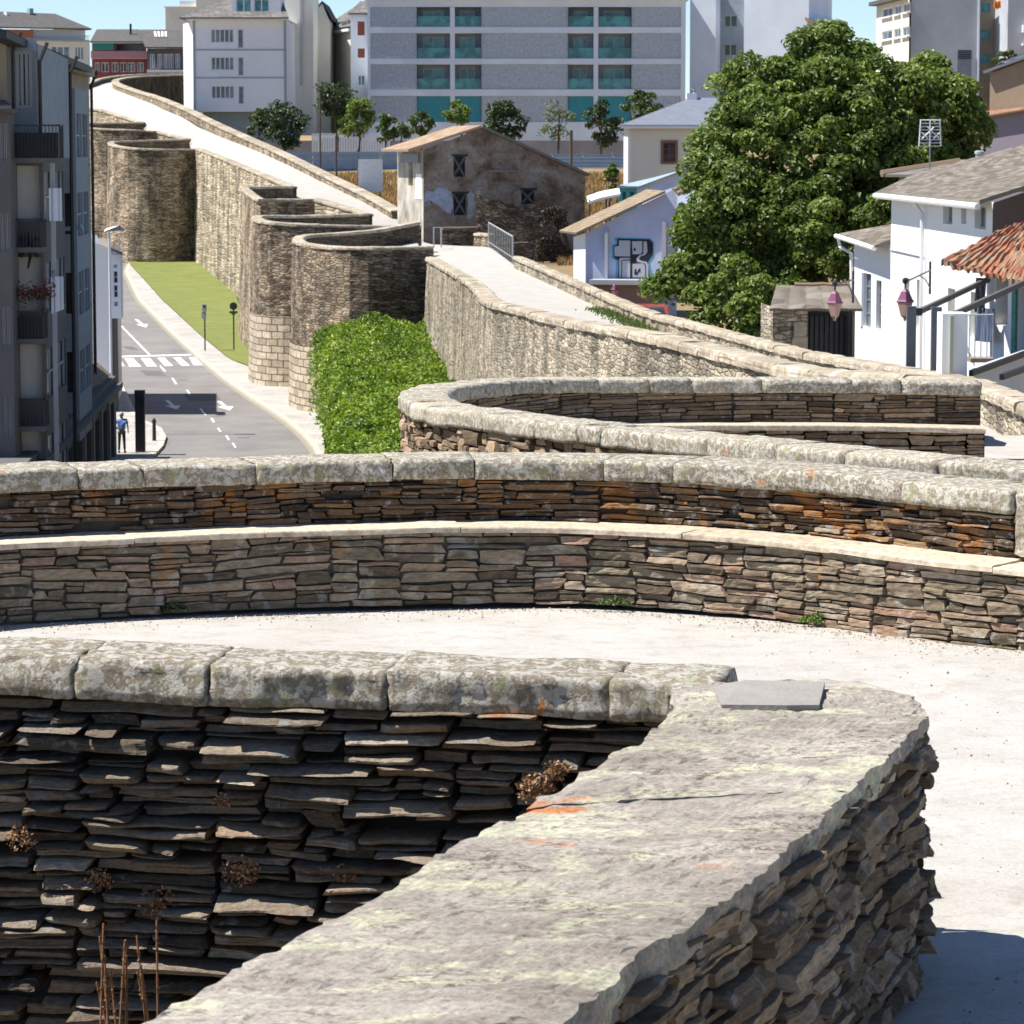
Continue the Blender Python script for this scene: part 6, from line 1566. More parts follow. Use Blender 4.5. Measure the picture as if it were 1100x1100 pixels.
# second lamp head nearer, dark, crossing the dark house
t = thing('street_lamp', (xpx(62,118), 118, .8), 'dark wall mounted street lamp head silhouetted on the dark apartment house', 'street lamp')
mb = MB(); z1_ = zpx(245,118); xa_, xb_ = xpx(64,118), xpx(90,118)
mb.hexa([Vector(p) for p in ((xa_,117.9,z1_-.1),(xb_,117.8,z1_-.08),(xa_,118.1,z1_-.1),(xb_,118.2,z1_-.08),(xa_,117.9,z1_),(xb_-.1,117.8,z1_+.14),(xa_,118.1,z1_),(xb_-.1,118.2,z1_+.14))]); mb.tube([Vector((xa_-.5,118.1,z1_-.05)), Vector((xa_+.05,118,z1_-.05))], .03, 6); mb.build('lamp_head', M['metal_roof'], t)
# pedestrian signals
def signal(px, pyb, pyt, lab, kind):
    p = on_street(px, pyb); D = p.y; t = thing('traffic_signal' if kind == 0 else 'road_sign', p, lab, 'traffic signal' if kind == 0 else 'road sign')
    h = zpx(pyt, D) - p.z
    mb = MB(); mb.tube([p, p + Vector((0,0,h*.96))], .045, 8); mb.build('pole', M['steel_dark'], t)
    if kind == 0:
        mb = MB(); mb.box(p.x-.13, p.x+.13, D-.2, D-.02, p.z+h-.42, p.z+h); mb.box(p.x-.16, p.x+.10, D-.2, D-.02, p.z+h-.88, p.z+h-.46); s_ = mb.build('signal_head', M['steel_grey'], t)
        mb = MB(); mb.lathe((p.x, D-.24, p.z+h-.2), [(.07,0),(.07,.12)], 10); mb.box(p.x-.1, p.x+.1, D-.32, D-.2, p.z+h-.10, p.z+h-.07); mb.box(p.x-.12, p.x+.08, D-.32, D-.2, p.z+h-.53, p.z+h-.5); mb.build('visor', M['steel_dark'], s_)
    else:
        mb = MB(); n = 20; r = .24; c = p + Vector((0,-.06,h-.25))
        mb.poly([c + Vector((r*math.cos(2*PI*k/n), 0, r*math.sin(2*PI*k/n))) for k in range(n)]); mb.poly([c + Vector((r*math.cos(-2*PI*k/n), .03, r*math.sin(-2*PI*k/n))) for k in range(n)])
        mb.build('round_plate', M['steel_dark'], t)
        mb = MB(); mb.box(p.x-.25, p.x+.25, D-.07, D-.04, p.z+h-.68, p.z+h-.55); mb.box(p.x-.12, p.x+.12, D-.07, D-.04, p.z+h-.78, p.z+h-.69); mb.build('lower_plate', M['steel_dark'], t)
signal(220.3, 379, 327, 'two-lens traffic signal on a thin pole at the lawn edge, left of the round sign', 0)
signal(251.3, 378, 324.5, 'round dark road sign with a bar plate below, seen from behind, against the tower foot', 1)
# dark advertising column near the person
t = thing('advert_column', (xpx(147.5,140),140,.8), 'dark square column at the road edge, right of the person in blue', 'column')
mb = MB(); c = Vector((xpx(148,141),141,.85)); zt_ = zpx(419,141); w_ = .2
mb.box(c.x-w_, c.x+w_, 140.8, 141.2, .8, zt_-.25); mb.build('shaft', M['ink_black'], t)
mb = MB(); mb.box(c.x-w_-.015, c.x+w_+.015, 140.77, 141.23, zt_-.247, zt_); mb.build('cap', M['black_wood'], t)
# bollard
t = thing('bollard', (xpx(163,146),146,.9), 'short dark bollard on the pale pavement corner, right of the dark column', 'bollard')
mb = MB(); x_ = xpx(163,146); mb.lathe((x_,146,.85), [(.09,0),(.08,.9),(.10,.95),(.1,1.02),(.06,1.1),(.02,1.14)], 10); mb.build('post', M['steel_dark'], t)

# ---- person in a blue shirt, hand on hip, seen from behind
def skinned(name, joints, edges, mat, parent, lvl=1):
    me = bpy.data.meshes.new(name); o = ORG[parent.name]
    me.from_pydata([(x, y, z) for x, y, z, r in joints], edges, []); me.materials.append(mat)
    ob = link(bpy.data.objects.new(name, me)); ob.parent = parent; ORG[ob.name] = o.copy()
    ob.modifiers.new('Skin', 'SKIN')
    for v, j in zip(me.skin_vertices[0].data, joints): v.radius = (j[3], j[3]*.8)
    me.skin_vertices[0].data[0].use_root = True
    s_ = ob.modifiers.new('Sub', 'SUBSURF'); s_.levels = s_.render_levels = lvl
    return ob
px_, D = 127.8, 140.5
base = Vector((xpx(px_, D), D, street_z(D) + .13)); t = thing('person', base, 'person in light blue shirt and dark trousers, seen from behind, one hand on the hip', 'person')
J = [(0,0,.98,.13),(0,0,1.2,.15),(0,0,1.42,.14),(0,0,1.52,.055),(0,.01,1.66,.09),(0,.01,1.74,.07),
     (-.19,0,1.43,.06),(-.30,.03,1.18,.045),(-.17,.05,1.03,.035),(.19,0,1.43,.06),(.27,.0,1.16,.045),(.29,-.05,.92,.033),
     (-.09,0,.9,.09),(-.11,.05,.5,.065),(-.12,-.06,.09,.045),(-.12,.08,.04,.04),(.09,0,.9,.09),(.11,-.02,.5,.065),(.12,.05,.09,.045),(.12,.2,.04,.04),
     (-.10,.05,1.0,.02),(.29,-.07,.83,.02)]
E = [(0,1),(1,2),(2,3),(3,4),(4,5),(2,6),(6,7),(7,8),(2,9),(9,10),(10,11),(0,12),(12,13),(13,14),(14,15),(0,16),(16,17),(17,18),(18,19),(8,20),(11,21)]
skinned('body', J, E, M['skin'], t)
skinned('shirt', [(0,0,.94,.19),(0,0,1.2,.2),(0,0,1.40,.175),(0,0,1.47,.09),(-.2,0,1.43,.1),(-.30,.02,1.2,.08),(.2,0,1.43,.1),(.26,0,1.24,.07)], [(0,1),(1,2),(2,3),(2,4),(4,5),(2,6),(6,7)], M['shirt_blue'], t)
skinned('trousers', [(0,0,.98,.15),(-.09,0,.88,.11),(-.11,.05,.5,.085),(-.12,-.06,.1,.07),(.09,0,.88,.11),(.11,-.02,.5,.085),(.12,.05,.1,.07)], [(0,1),(1,2),(2,3),(0,4),(4,5),(5,6)], M['trousers'], t)
mb = MB(); mb.lathe((base.x, base.y+.0, base.z+1.66), [(.095,-.06),(.105,0),(.10,.06),(.07,.11),(.02,.13)], 12); mb.build('hair', M['hair_grey'], t, smooth=True)
for nm, dx, dy in (('shoe',-.12,0.0),('shoe',.12,.12)):
    mb = MB(); mb.lathe((base.x+dx, base.y+dy, base.z), [(.05,0),(.055,.04),(.04,.09)], 10, sy=2.2); mb.build(nm, M['ink_black'], t)

# chimney blocks added on the party wall building to break up its road shadow
t = thing('shadow_chimneys', (xpx(112,166), 166, 8.2), 'added chimney blocks shaping the road shadow, on the white party wall building', 'shadow block')
x1_ = xpx(119,166); zt_ = zpx(268,160)
for k, (y_, h_, w_) in enumerate(((161.5,.9,.5),(165.0,1.3,.7),(169.5,.8,.6))):
    mb = MB(); mb.box(x1_-1.2-w_, x1_-1.2, y_, y_+w_, zt_-.05, zt_+h_-.8+.4); mb.build('chimney', M['concrete_white'], t)
# ================= fences, railing, lanterns, antenna and other small things
# blue corrugated site fence
def corr_fence(pxa, Da, pxb, Db, pt, pb, label):
    fr = FrPx(pxa, Da, pxb, Db, 170); t = thing('site_fence', base_loc(fr, fr.L/2, city_z((Da+Db)/2)), label, 'fence', 'blue sheet metal fences')
    n = int(fr.L/2.2); 
    for k in range(n):
        a0, a1 = fr.L*k/n + .03, fr.L*(k+1)/n - .03; mb = MB()
        zt = fr.Z(a0, pt) ; zb_ = fr.Z(a0, pb)
        mb.grid(2, 22, lambda u, v: fr.P(a0+(a1-a0)*u, zb_ + (zt-zb_)*v, .04*math.sin(v*22*1.2))); o = mb.build('sheet', M['blue_fence'], t)
    for k in range(n+1): mb = MB(); mb.tube([fr.P(fr.L*k/n, fr.Z(0,pb)-.5, -.08), fr.P(fr.L*k/n, fr.Z(0,pt)+.1, -.08)], .05, 6); mb.build('post', M['steel_grey'], t)
corr_fence(286, 262, 432, 270, 163, 188, 'blue grey corrugated metal fence behind the rising walkway, left of the ruined house')
corr_fence(560, 262, 690, 262, 165.5, 181, 'blue grey corrugated metal fence behind the dry bank, right of the ruined house')
# low concrete yard wall + pale timber boards behind
fr = FrPx(250, 300, 735, 300, 150); t = thing('yard_wall', base_loc(fr, fr.L/2, city_z(300)), 'low grey lilac wall running behind the row of small trees', 'wall')
mb = MB(); S = fr.S; fr.box(mb, S(250), S(735), EYE-2, fr.Z(0,151), -.3, 0); mb.build('wall', flat('lilac_wall', (.27,.26,.28), .9, var=.15, scale=.5), t)
t = thing('board_fence', base_loc(fr, S(360), EYE), 'pale vertical board fence behind the small trees, left of the modern block', 'fence')
mb = MB()
for k in range(30): fr.box(mb, S(336)+.24*k, S(336)+.24*k+.2, EYE-1, fr.Z(0,143)+.1*nz(k*1.3), .1, .15)
mb.build('boards', M['concrete_white'], t)
# telegraph poles
for x, yt, yb, D, lab in ((344,98,165,255,'thin wooden pole in front of the cream party wall'),(613.5,140,182,210,'dark pole standing beside the ruined house roof'),(361,146,163,250,'short thin pole behind the blue fence')):
    p = A(x, yb, D); q = A(x, yt, D); t = thing('pole', p, lab, 'pole'); mb = MB(); mb.tube([Vector((p.x, D, city_z(D)-.3)), Vector((p.x, D, q.z))], .11 if D < 230 else .07, 6); mb.build('shaft', M['bark'], t)
# graffiti board
fr = FrPx(385, 222, 411, 222, 190); t = thing('painted_board', base_loc(fr, 1, EYE-4), 'white board covered in faint scribbled paint, behind the walkway parapet', 'board')
mb = MB(); fr.box(mb, 0, fr.L, fr.Z(0,206), fr.Z(0,171), -.08, 0); mb.build('panel', M['graffiti_board'], t)
mb = MB(); fr.box(mb, .1, .25, EYE-7, fr.Z(0,206)-.004, -.06, -.02); fr.box(mb, fr.L-.25, fr.L-.1, EYE-7, fr.Z(0,206)-.004, -.06, -.02); mb.build('post', M['steel_grey'], t)
# metal railing at the stair head
a = A(551, 279, 163); b_ = A(525, 262, 176); t = thing('railing', a, 'grey metal railing with vertical bars at the head of the stairs, beside the walkway', 'railing')
mb = MB(); H = 1.15
for k in range(0, 16):
    p = a.lerp(b_, k/15); r_ = .035 if k in (0, 15) else .016; mb.tube([p - Vector((0,0,.2)), p + Vector((0,0,H))], r_, 6)
mb.build('bars', M['railing_grey'], t)
mb = MB(); mb.tube([a + Vector((0,0,H)), b_ + Vector((0,0,H))], .035, 6); mb.tube([a + Vector((0,0,.1)), b_ + Vector((0,0,.1))], .02, 6); c = A(567, 260.5, 164); mb.tube([a + Vector((0,0,.85)), Vector((c.x, c.y, a.z+.85))], .03, 6); mb.build('top_rail', M['railing_grey'], t)
t = thing('gate_frame', A(466, 262, 177), 'pale thin metal gate frame at the end of the round tower parapet', 'gate')
mb = MB(); 
p, q = A(466, 264, 177), A(474, 264, 178)
for z in (p, q): mb.tube([z - Vector((0,0,.1)), z + Vector((0,0,1.0))], .035, 6)
mb.tube([p + Vector((0,0,1.0)), q + Vector((0,0,1.0))], .03, 6); mb.build('frame', M['railing_grey'], t)

# lanterns
def lantern(px, pyt, pyb, D, label, arm=None, post=False):
    top, bot = A(px, pyt, D), A(px, pyb, D); h = top.z - bot.z; c = Vector((top.x, D, bot.z))
    t = thing('lantern', c, label, 'lantern', 'violet street lanterns')
    w = h*.25
    mb = MB(); mb.lathe(c, [(w*.15,h*.02),(w*.5,h*.10),(w*.55,h*.13),(w*.95,h*.52)], 4); g = mb.build('glass', M['lamp_glass'], t)
    mb = MB(); mb.lathe(c, [(w*1.05,h*.52),(w*1.12,h*.55),(w*.95,h*.60),(w*.55,h*.82),(w*.6,h*.84),(w*.25,h*.92),(w*.1,h*.94),(w*.12,h*.97),(w*.03,h*1.0)], 4); mb.build('hood', M['lamp_violet'], t)
    mb = MB(); mb.lathe(c, [(w*.05,-h*.06),(w*.18,-h*.03),(w*.2,h*.02)], 6); mb.build('finial', M['steel_grey'], t)
    if arm:
        (ax, ay, aD) = arm; e = A(ax, ay, aD); tp = c + Vector((0,0,h))
        mb = MB(); k = tp + Vector((0,0,h*.14)); mb.tube([tp - Vector((0,0,.02)), k, Vector((k.x, k.y, k.z)).lerp(Vector((e.x, e.y, k.z)), .02), Vector((e.x, e.y, k.z))], .022, 6)
        mb.tube([Vector((e.x, e.y, k.z-h*.8)), Vector((e.x, e.y, k.z+h*.3))], .03, 6)
        m_ = Vector((e.x, e.y, k.z)).lerp(k, .45); mb.tube([Vector((e.x, e.y, k.z-h*.6)), Vector((m_.x*.4+e.x*.6, m_.y*.4+e.y*.6, k.z-h*.25)), m_], .016, 6)
        mb.lathe(Vector((k.x, k.y, k.z-.04)), [(.03,0),(.07,.04),(.07,.1),(.03,.14)], 6)
        mb.build('bracket', M['steel_dark'], t)
    if post:
        mb = MB(); mb.tube([c - Vector((0,0,2.5)), c], .05, 8); mb.build('post', M['steel_dark'], t)
lantern(972.5, 308, 343, 72, 'violet lantern on a scrolled bracket in front of the white house', arm=(999,305,79))
lantern(897, 310.5, 343, 76, 'violet lantern on a bracket beside the stone hut', arm=(916.5,308,79))
lantern(660.5, 304, 320, 146, 'small violet lantern below the graffiti', post=True)
# grid aerial
D = 96; fr = FrPx(984, D, 1010, D, 140); S = fr.S; Z = lambda py: EYE + slope(py)*D
t = thing('tv_aerial', fr.P(S(997), Z(182), 0), 'grid shaped television aerial above the grey roof, against the big tree', 'aerial')
mb = MB()
for k in range(9): 
    z = Z(157) + (Z(129)-Z(157))*k/8; mb.tube([fr.P(S(985.5), z, .05), fr.P(S(1008), z, .05)], .014, 5)
for x0, x1 in ((985,986.5),(996.5,996.5),(1008.5,1007)): mb.tube([fr.P(S(x0), Z(157), .05), fr.P(S(x1), Z(129), .05)], .022, 5)
mb.build('grid', M['trim_white'], t)
mb = MB()
for k in range(3):
    p = fr.P(S(990+6*k), Z(146-6*(k==1)), .35); mb.tube([p + Vector((-.09,0,.09)), p, p + Vector((.09,0,-.09))], .02, 5); mb.tube([p + Vector((-.09,0,-.09)), p + Vector((.09,0,.09))], .02, 5)
mb.build('dipoles', M['trim_white'], t)
mb = MB(); mb.tube([fr.P(S(997), Z(186), 0), fr.P(S(997), Z(157), 0)], .022, 6); mb.build('mast', M['steel_grey'], t)

# steel handrail structure right: dark beams on grey posts, white wall pier
D = 60
t = thing('stair_gantry', A(990, 400, 60) - Vector((0,0,1.5)), 'two sloping dark steel beams rising to the right edge from grey flat posts', 'steel frame')
mb = MB()
def beam(p, q, w, h):
    d = (q-p).normalized(); s = d.cross(Vector((0,0,1))).normalized(); u = s.cross(d)
    mb.hexa([p + s*a*w/2 + u*c*h/2 if e == 0 else q + s*a*w/2 + u*c*h/2 for c in (-1,1) for a in (-1,1) for e in (0,1)])
beam(A(987,335,62), A(1062,300,66), .075, .10); beam(A(1013,343,58), A(1106,301,61), .075, .10)
mb.build('beam', M['beam_olive'], t)
mb = MB(); beam(A(987,331,62), A(987,339,62), .12, .12); mb.build('end_plate', M['steel_dark'], t)
mb = MB(); beam(A(1013.5,338,58), A(1013.5,347,58), .12, .12); mb.build('end_plate', M['steel_dark'], t)
for x0, x1, y0, d in ((974.5,984.5,329,62.5),(1001,1012,330,58.6)):
    p, q = A(x0, y0, d), A(x1, y0, d); mb = MB(); mb.box(p.x, q.x, d, d+.12, EYE-7, p.z); mb.build('post', M['grey_post'], t)
t = thing('wall_pier', A(1026,405,56) - Vector((0,0,2)), 'tall white rendered pier with a yellowed streak, between the grey posts and the stairs', 'pier')
p, q = A(1012.6, 330, 56.5), A(1040, 330, 56.5); mb = MB(); mb.box(p.x, q.x, 56.5, 57.2, EYE-7, A(1026,337,56.5).z); mb.build('pier', M['white_clean'], t)
mb = MB(); p, q = A(1020.5, 330, 56.5), A(1024, 330, 56.5); mb.box(p.x, q.x, 56.44, 56.497, EYE-7, A(1026,339,56.5).z); mb.build('streak', M['olive_shutter'], t)
t = thing('staircase', A(1085,398,52) - Vector((0,0,1.5)), 'pale stair flank with dark sloping stringers, low at the right edge', 'stairs')
mb = MB(); beam(A(1043,401,57), A(1106,378,60), .08, .10); beam(A(1076,405,55), A(1106,394,57), .08, .10); mb.build('stringer', M['steel_dark'], t)
mb = MB(); pts = [A(1043,402,57.3), A(1110,379,60.3), A(1110,430,60.3), A(1043,430,57.3)]; mb.poly(pts); mb.poly([p + Vector((.2,1.6,0)) for p in pts][::-1]); mb.quad(pts[0], pts[1], pts[1] + Vector((.2,1.6,0)), pts[0] + Vector((.2,1.6,0))); mb.build('flank', M['stair_white'], t)
mb = MB(); p = A(1043,385,62); mb.box(p.x, A(1068,385,62).x, 62, 62.6, p.z-.08, p.z); mb.build('step', M['steps_brown'], t)
# thin bars of a balcony
t = thing('railing', A(1055,385,62.5), 'thin dark vertical bars in front of the white wall, beside the pier', 'railing')
mb = MB()
for x in (1041,1047,1053.5,1060,1066): p = A(x, 384, 62.3); q = A(x, 338, 62.3); mb.tube([p, Vector((p.x, p.y, q.z))], .012, 5)
mb.tube([A(1040,338,62.3), A(1067,338,62.3)], .014, 5); mb.build('bars', M['concrete'], t)
# parked things in the yard near the graffiti house
t = thing('car', A(696,330,146), 'red car half hidden behind the inner parapet, below the tree left of the stone hut', 'car')
c = A(699,339,146); mb = MB()
def car_sec(x, y): pass
prof_ = [(-2.0,.25),(-2.05,.6),(-1.9,.85),(-1.1,.95),(-.6,1.35),(.7,1.4),(1.4,1.0),(2.0,.9),(2.1,.5),(2.0,.25)]
def rg(yo, k, s): return [mb.vert((c.x+yo, c.y + a*.9, c.z-.9 + b*s)) for a, b in prof_]
rings = [rg(-.8,0,.96), rg(-.72,0,1), rg(.72,0,1), rg(.8,0,.96)]
for a, b2 in zip(rings, rings[1:]):
    for k in range(len(prof_)): mb.face((a[k], a[(k+1)%len(prof_)], b2[(k+1)%len(prof_)], b2[k]))
mb.face(rings[0]); mb.face(rings[-1][::-1]); mb.build('body', flat('car_red', (.25,.06,.04), .3, var=.05), t)
for dx, dy in ((-.75,-1.2),(-.75,1.2),(.75,-1.2),(.75,1.2)):
    mb = MB(); n = 12; w0 = [mb.vert((c.x+dx-.1, c.y+dy+.3*math.cos(2*PI*k/n), c.z-.65+.3*math.sin(2*PI*k/n))) for k in range(n)]; w1 = [mb.vert((c.x+dx+.1, c.y+dy+.3*math.cos(2*PI*k/n), c.z-.65+.3*math.sin(2*PI*k/n))) for k in range(n)]
    mb.face(w0); mb.face(w1[::-1]); [mb.face((w0[k], w1[k], w1[(k+1)%n], w0[(k+1)%n])) for k in range(n)]; mb.build('wheel', M['ink_black'], t)
mb = MB(); mb.quad(*[Vector((c.x+sx*.62, c.y-.98+.0+dy, c.z-.9+z)) for sx, z, dy in ((-1,.97,0),(1,.97,0),(.9,1.3,.38),(-.9,1.3,.38))]); mb.build('windscreen', M['glass_dark'], t)
# ================= plants
def leaf(mb, p, n, size, tone, asp=.55):
    """one pointed leaf of two faces folded on its midrib"""
    n = n.normalized(); a = n.cross(Vector((random.uniform(-1,1), random.uniform(-1,1), random.uniform(-1,1))))
    if a.length < .01: a = Vector((1,0,0))
    a.normalize(); b = n.cross(a)
    c = (tone, random.random(), .5)
    i0 = mb.vert(p - a*size*.5, c); i1 = mb.vert(p + b*size*asp*.5 + n*size*.12, c); i2 = mb.vert(p + a*size*.5 - n*size*.1, c); i3 = mb.vert(p - b*size*asp*.5 + n*size*.12, c)
    mb.face((i0, i1, i2)); mb.face((i0, i2, i3))
def rdir():
    while True:
        v = Vector((random.uniform(-1,1), random.uniform(-1,1), random.uniform(-1,1)))
        if .05 < v.length < 1: return v.normalized()
def clump(mb, c, r, n, size, tone0, squash=.75, front=True):
    for _ in range(n):
        d = rdir()
        if d.z < -.3 and random.random() < .6: d.z = -d.z
        rr = r * (random.random() ** .25) * (1 + .25*nz(d.x*2 + c.x, d.y*2 + c.y, d.z*2))
        p = c + Vector((d.x*rr, d.y*rr, d.z*rr*squash))
        nn = (d + Vector((0,0,.5)) + rdir()*.8)
        leaf(mb, p, nn, size*random.uniform(.7,1.25), min(1, max(0, tone0 + random.gauss(0,.22))))
def limb(mb, a, b, r0, r1, n=6, wob=.1):
    pts = []; L = (b-a).length
    for k in range(n+1):
        f = k/n; p = a.lerp(b, f) + Vector((nz(a.x+f*3, a.y), nz(a.y+f*3, a.z, 4), 0))*wob*L*math.sin(f*PI); pts.append(p)
    mb.tube(pts, [r0 + (r1-r0)*k/n for k in range(n+1)], 8)
    return pts
# ---- big tree
TD = 106
blobs = [(868,180,120,0),(800,235,78,-1),(768,290,40,-2),(905,97,52,0),(880,70,28,1),(985,140,68,1),(1026,142,28,2),(820,120,52,0),(772,190,32,-1),(905,255,92,-2),(848,330,34,-3),(792,318,48,-3),(1036,115,14,2),(748,245,16,-1),(960,200,70,0),(862,54,14,1),(893,42,9,1),(1005,85,26,2),(925,74,20,1),(738,300,22,-2),(712,312,9,-2),(890,36,10,1),(842,84,14,0),(1005,190,50,1),(795,85,20,0),(928,54,9,1),(1032,96,8,2),(1052,138,7,2),(955,120,36,0),(968,112,46,0),(940,150,42,0),(1000,112,28,1),(975,105,26,1),(925,120,40,0)]
k_ = TD/F
t = thing('broadleaf_tree', (A(870,400,TD).x, TD, city_z(TD)), 'large dense broadleaf tree with bright green leaf clumps, behind the white house', 'tree')
base = Vector((A(870,400,TD).x, TD, city_z(TD)-.2))
mb = MB(); trunk_top = Vector((base.x+.2, TD, A(870,280,TD).z)); limb(mb, base, trunk_top, .55, .38, 8, .03)
for px, py, r, dd in blobs:
    if r < 30: continue
    e = A(px, py, TD + dd); m_ = trunk_top.lerp(e, .45) + Vector((0,0,-.4)); limb(mb, trunk_top - Vector((0,0,.6)), m_, .22, .12, 4, .1); limb(mb, m_, e, .12, .04, 4, .15)
mb.build('trunk', M['bark'], t)
mb = MB(); tot = 0
for px, py, r, dd in blobs:
    c = A(px, py, TD + dd); R_ = r*k_
    ncl = max(5, int(30*(r/60)**2))
    for i in range(ncl):
        d = rdir()
        if d.y > .35: d.y = -d.y*.6
        d.normalize()
        cc = c + Vector((d.x*R_*.90, d.y*R_*.8, d.z*R_*.88)) * random.uniform(.82, 1.08)
        if cc.z < city_z(TD) + 1.6: continue
        cr = random.uniform(.38, .7)
        clump(mb, cc, cr, int(150*(cr/.5)**2), .205, random.uniform(.25,.75), squash=.7)
    for i in range(int(26*(r/60)**2)):
        d = rdir(); cc = c + Vector((d.x*R_, d.y*R_, d.z*R_))*random.uniform(.2,.75)
        clump(mb, cc, .6, 26, .3, .25)
mb.build('crown', M['leaf_tree'], t)

# ---- bush below the tree, left of the hut
t = thing('shrub', A(838,372,86) - Vector((0,0,1)), 'bright green shrub against the dark tree shade, just left of the stone hut', 'shrub')
mb = MB()
for px, py, r in ((810,345,20),(822,325,22),(812,310,14),(800,360,14),(828,352,12),(795,330,10),(835,318,8)):
    c = A(px, py, 92)
    for i in range(9):
        d = rdir(); clump(mb, c + d*r*92/F*.8, .26, 60, .17, random.uniform(.4,.95))
mb.build('foliage', M['leaf_tree'], t)
mb = MB(); 
for px in (805,818,828): p = A(px, 350, 92); limb(mb, Vector((p.x, 92, city_z(92)-.2)), p, .07, .03)
mb.build('stem', M['bark'], t)

# ---- small trees behind the blue fence
def small_tree(px, py, rx, ry, D, mat, label, size=.34, dens=1.0, trunk=True, cat='tree', group='small trees behind the fence', name='small_tree'):
    c = A(px, py, D); k = D/F; Rx, Rz = rx*k, ry*k; g = city_z(D) - .2
    t = thing(name, (c.x, D, g), label, cat, group)
    mb = MB(); nn = int(22*dens*max(1, rx*ry/300))
    for i in range(nn):
        d = rdir(); f = random.uniform(.55, 1.0)
        q = c + Vector((d.x*Rx*f*(1-.25*max(0,d.z)), d.y*Rx*f, d.z*Rz*f))
        clump(mb, q, min(Rx, Rz)*random.uniform(.24,.42), int(46*dens), size, random.uniform(.2,.8))
    mb.build('crown', mat, t)
    mb = MB(); limb(mb, Vector((c.x, D, g)), c + Vector((0,0,Rz*.5)), .14, .05)
    for q in range(4):
        d = rdir(); limb(mb, c - Vector((0,0,Rz*.4)), c + Vector((d.x*Rx*.6, d.y*Rx*.6, abs(d.z)*Rz*.6)), .06, .02, 3)
    mb.build('trunk', M['bark'], t)
small_tree(278,137,13,22,275,M['leaf_mid'],'slim green tree, leftmost of the row, below the white building with blue lines')
small_tree(306,134,24,26,272,M['leaf_dark'],'dark bushy tree in front of the white building with blue lines')
small_tree(362,108,24,25,285,M['leaf_dark'],'tallest dark tree of the row, in front of the cream gable buildings')
small_tree(384,127,20,24,272,M['leaf_tree'],'bright green tree with a thin trunk, right of the tallest dark tree')
small_tree(414,138,14,16,278,M['leaf_mid'],'small round tree at the left end of the modern block')
small_tree(452,134,14,15,285,M['leaf_mid'],'round tree under the first teal screens of the modern block')
small_tree(431,141,12,9,288,M['leaf_pale'],'low pale bush between two round trees at the modern block')
small_tree(496,122,19,13,285,M['leaf_tree'],'green tree rising behind the peak of the ruined house roof')
small_tree(541,132,25,23,268,M['leaf_dark'],'dark dense tree directly right of the ruined house roof peak', size=.4)
small_tree(600,133,20,24,282,M['leaf_pale'],'pale grey green airy tree right of the dark dense tree', dens=.55)
small_tree(646,134,22,24,275,M['leaf_dark'],'dark conical tree left of the cream house roof')
small_tree(690,114,24,16,262,M['leaf_mid'],'olive green tree behind the roof of the cream house')
small_tree(657,190,8,14,190,M['leaf_weed'],'bright yellow green young bush on the dry bank beside the cream house', size=.22, cat='shrub', group='bushes on the bank', name='shrub')
small_tree(1083,62,16,9,158,M['leaf_mid'],'weeds growing on the roof of the tan and lilac house', size=.2, cat='shrub', group='bushes on the bank', name='shrub')
# ---- dry grass banks
def grass(name, region, n, mat, size, h, label):
    mb = MB()
    for _ in range(n):
        px, py, D = region(); p = A(px, py, D); g = city_z(D)
        hh = h*random.uniform(.4,1.2); a = random.uniform(0, 2*PI); w_ = size*.5
        q = Vector((math.cos(a)*w_, math.sin(a)*w_, 0)); tp = Vector((random.uniform(-.3,.3)*hh, random.uniform(-.3,.3)*hh, hh))
        c = (random.random(), .5, .5); b0 = Vector((p.x, D, p.z)); mb.face([mb.vert(b0 - q, c), mb.vert(b0 + q, c), mb.vert(b0 + tp, c)])
    return tag(mb.build(name, mat), label, 'grass', kind='stuff')
def reg(x0, x1, y0, y1, D0, D1):
    def f():
        D = random.uniform(D0, D1); x = random.uniform(x0, x1); p = A(x, 200, D); py = None
        return x, 200, D
    return f
def bank(name, x0, x1, D0, D1, n, mat, size, h, label, z_=None):
    mb = MB()
    for _ in range(n):
        D = random.uniform(D0, D1); px = random.uniform(x0, x1); p = A(px, 200, D); b0 = Vector((p.x, D, (z_(D) if z_ else city_z(D)) - .1))
        hh = h*random.uniform(.3,1.1)*(1+.6*nz(p.x*.5, D*.3)); a = random.uniform(0, 2*PI); w_ = size*.5
        q = Vector((math.cos(a)*w_, math.sin(a)*w_, 0)); tp = Vector((random.uniform(-.35,.35)*hh, random.uniform(-.35,.35)*hh, hh))
        c = (min(1,max(0,random.gauss(.5+.5*nz(p.x*.3,D*.2),.2))), .5, .5); mb.face([mb.vert(b0 - q, c), mb.vert(b0 + q, c), mb.vert(b0 + tp, c)])
    return tag(mb.build(name, mat), label, 'grass', kind='stuff')
bank('dry_grass', 600, 690, 185, 258, 15000, M['dry_grass'], .2, .6, 'rusty dry grass and bracken covering the bank beside the ruined house')
bank('dry_grass', 330, 440, 215, 260, 10000, M['dry_grass'], .2, .5, 'rusty dry grass on the bank left of the ruined house')
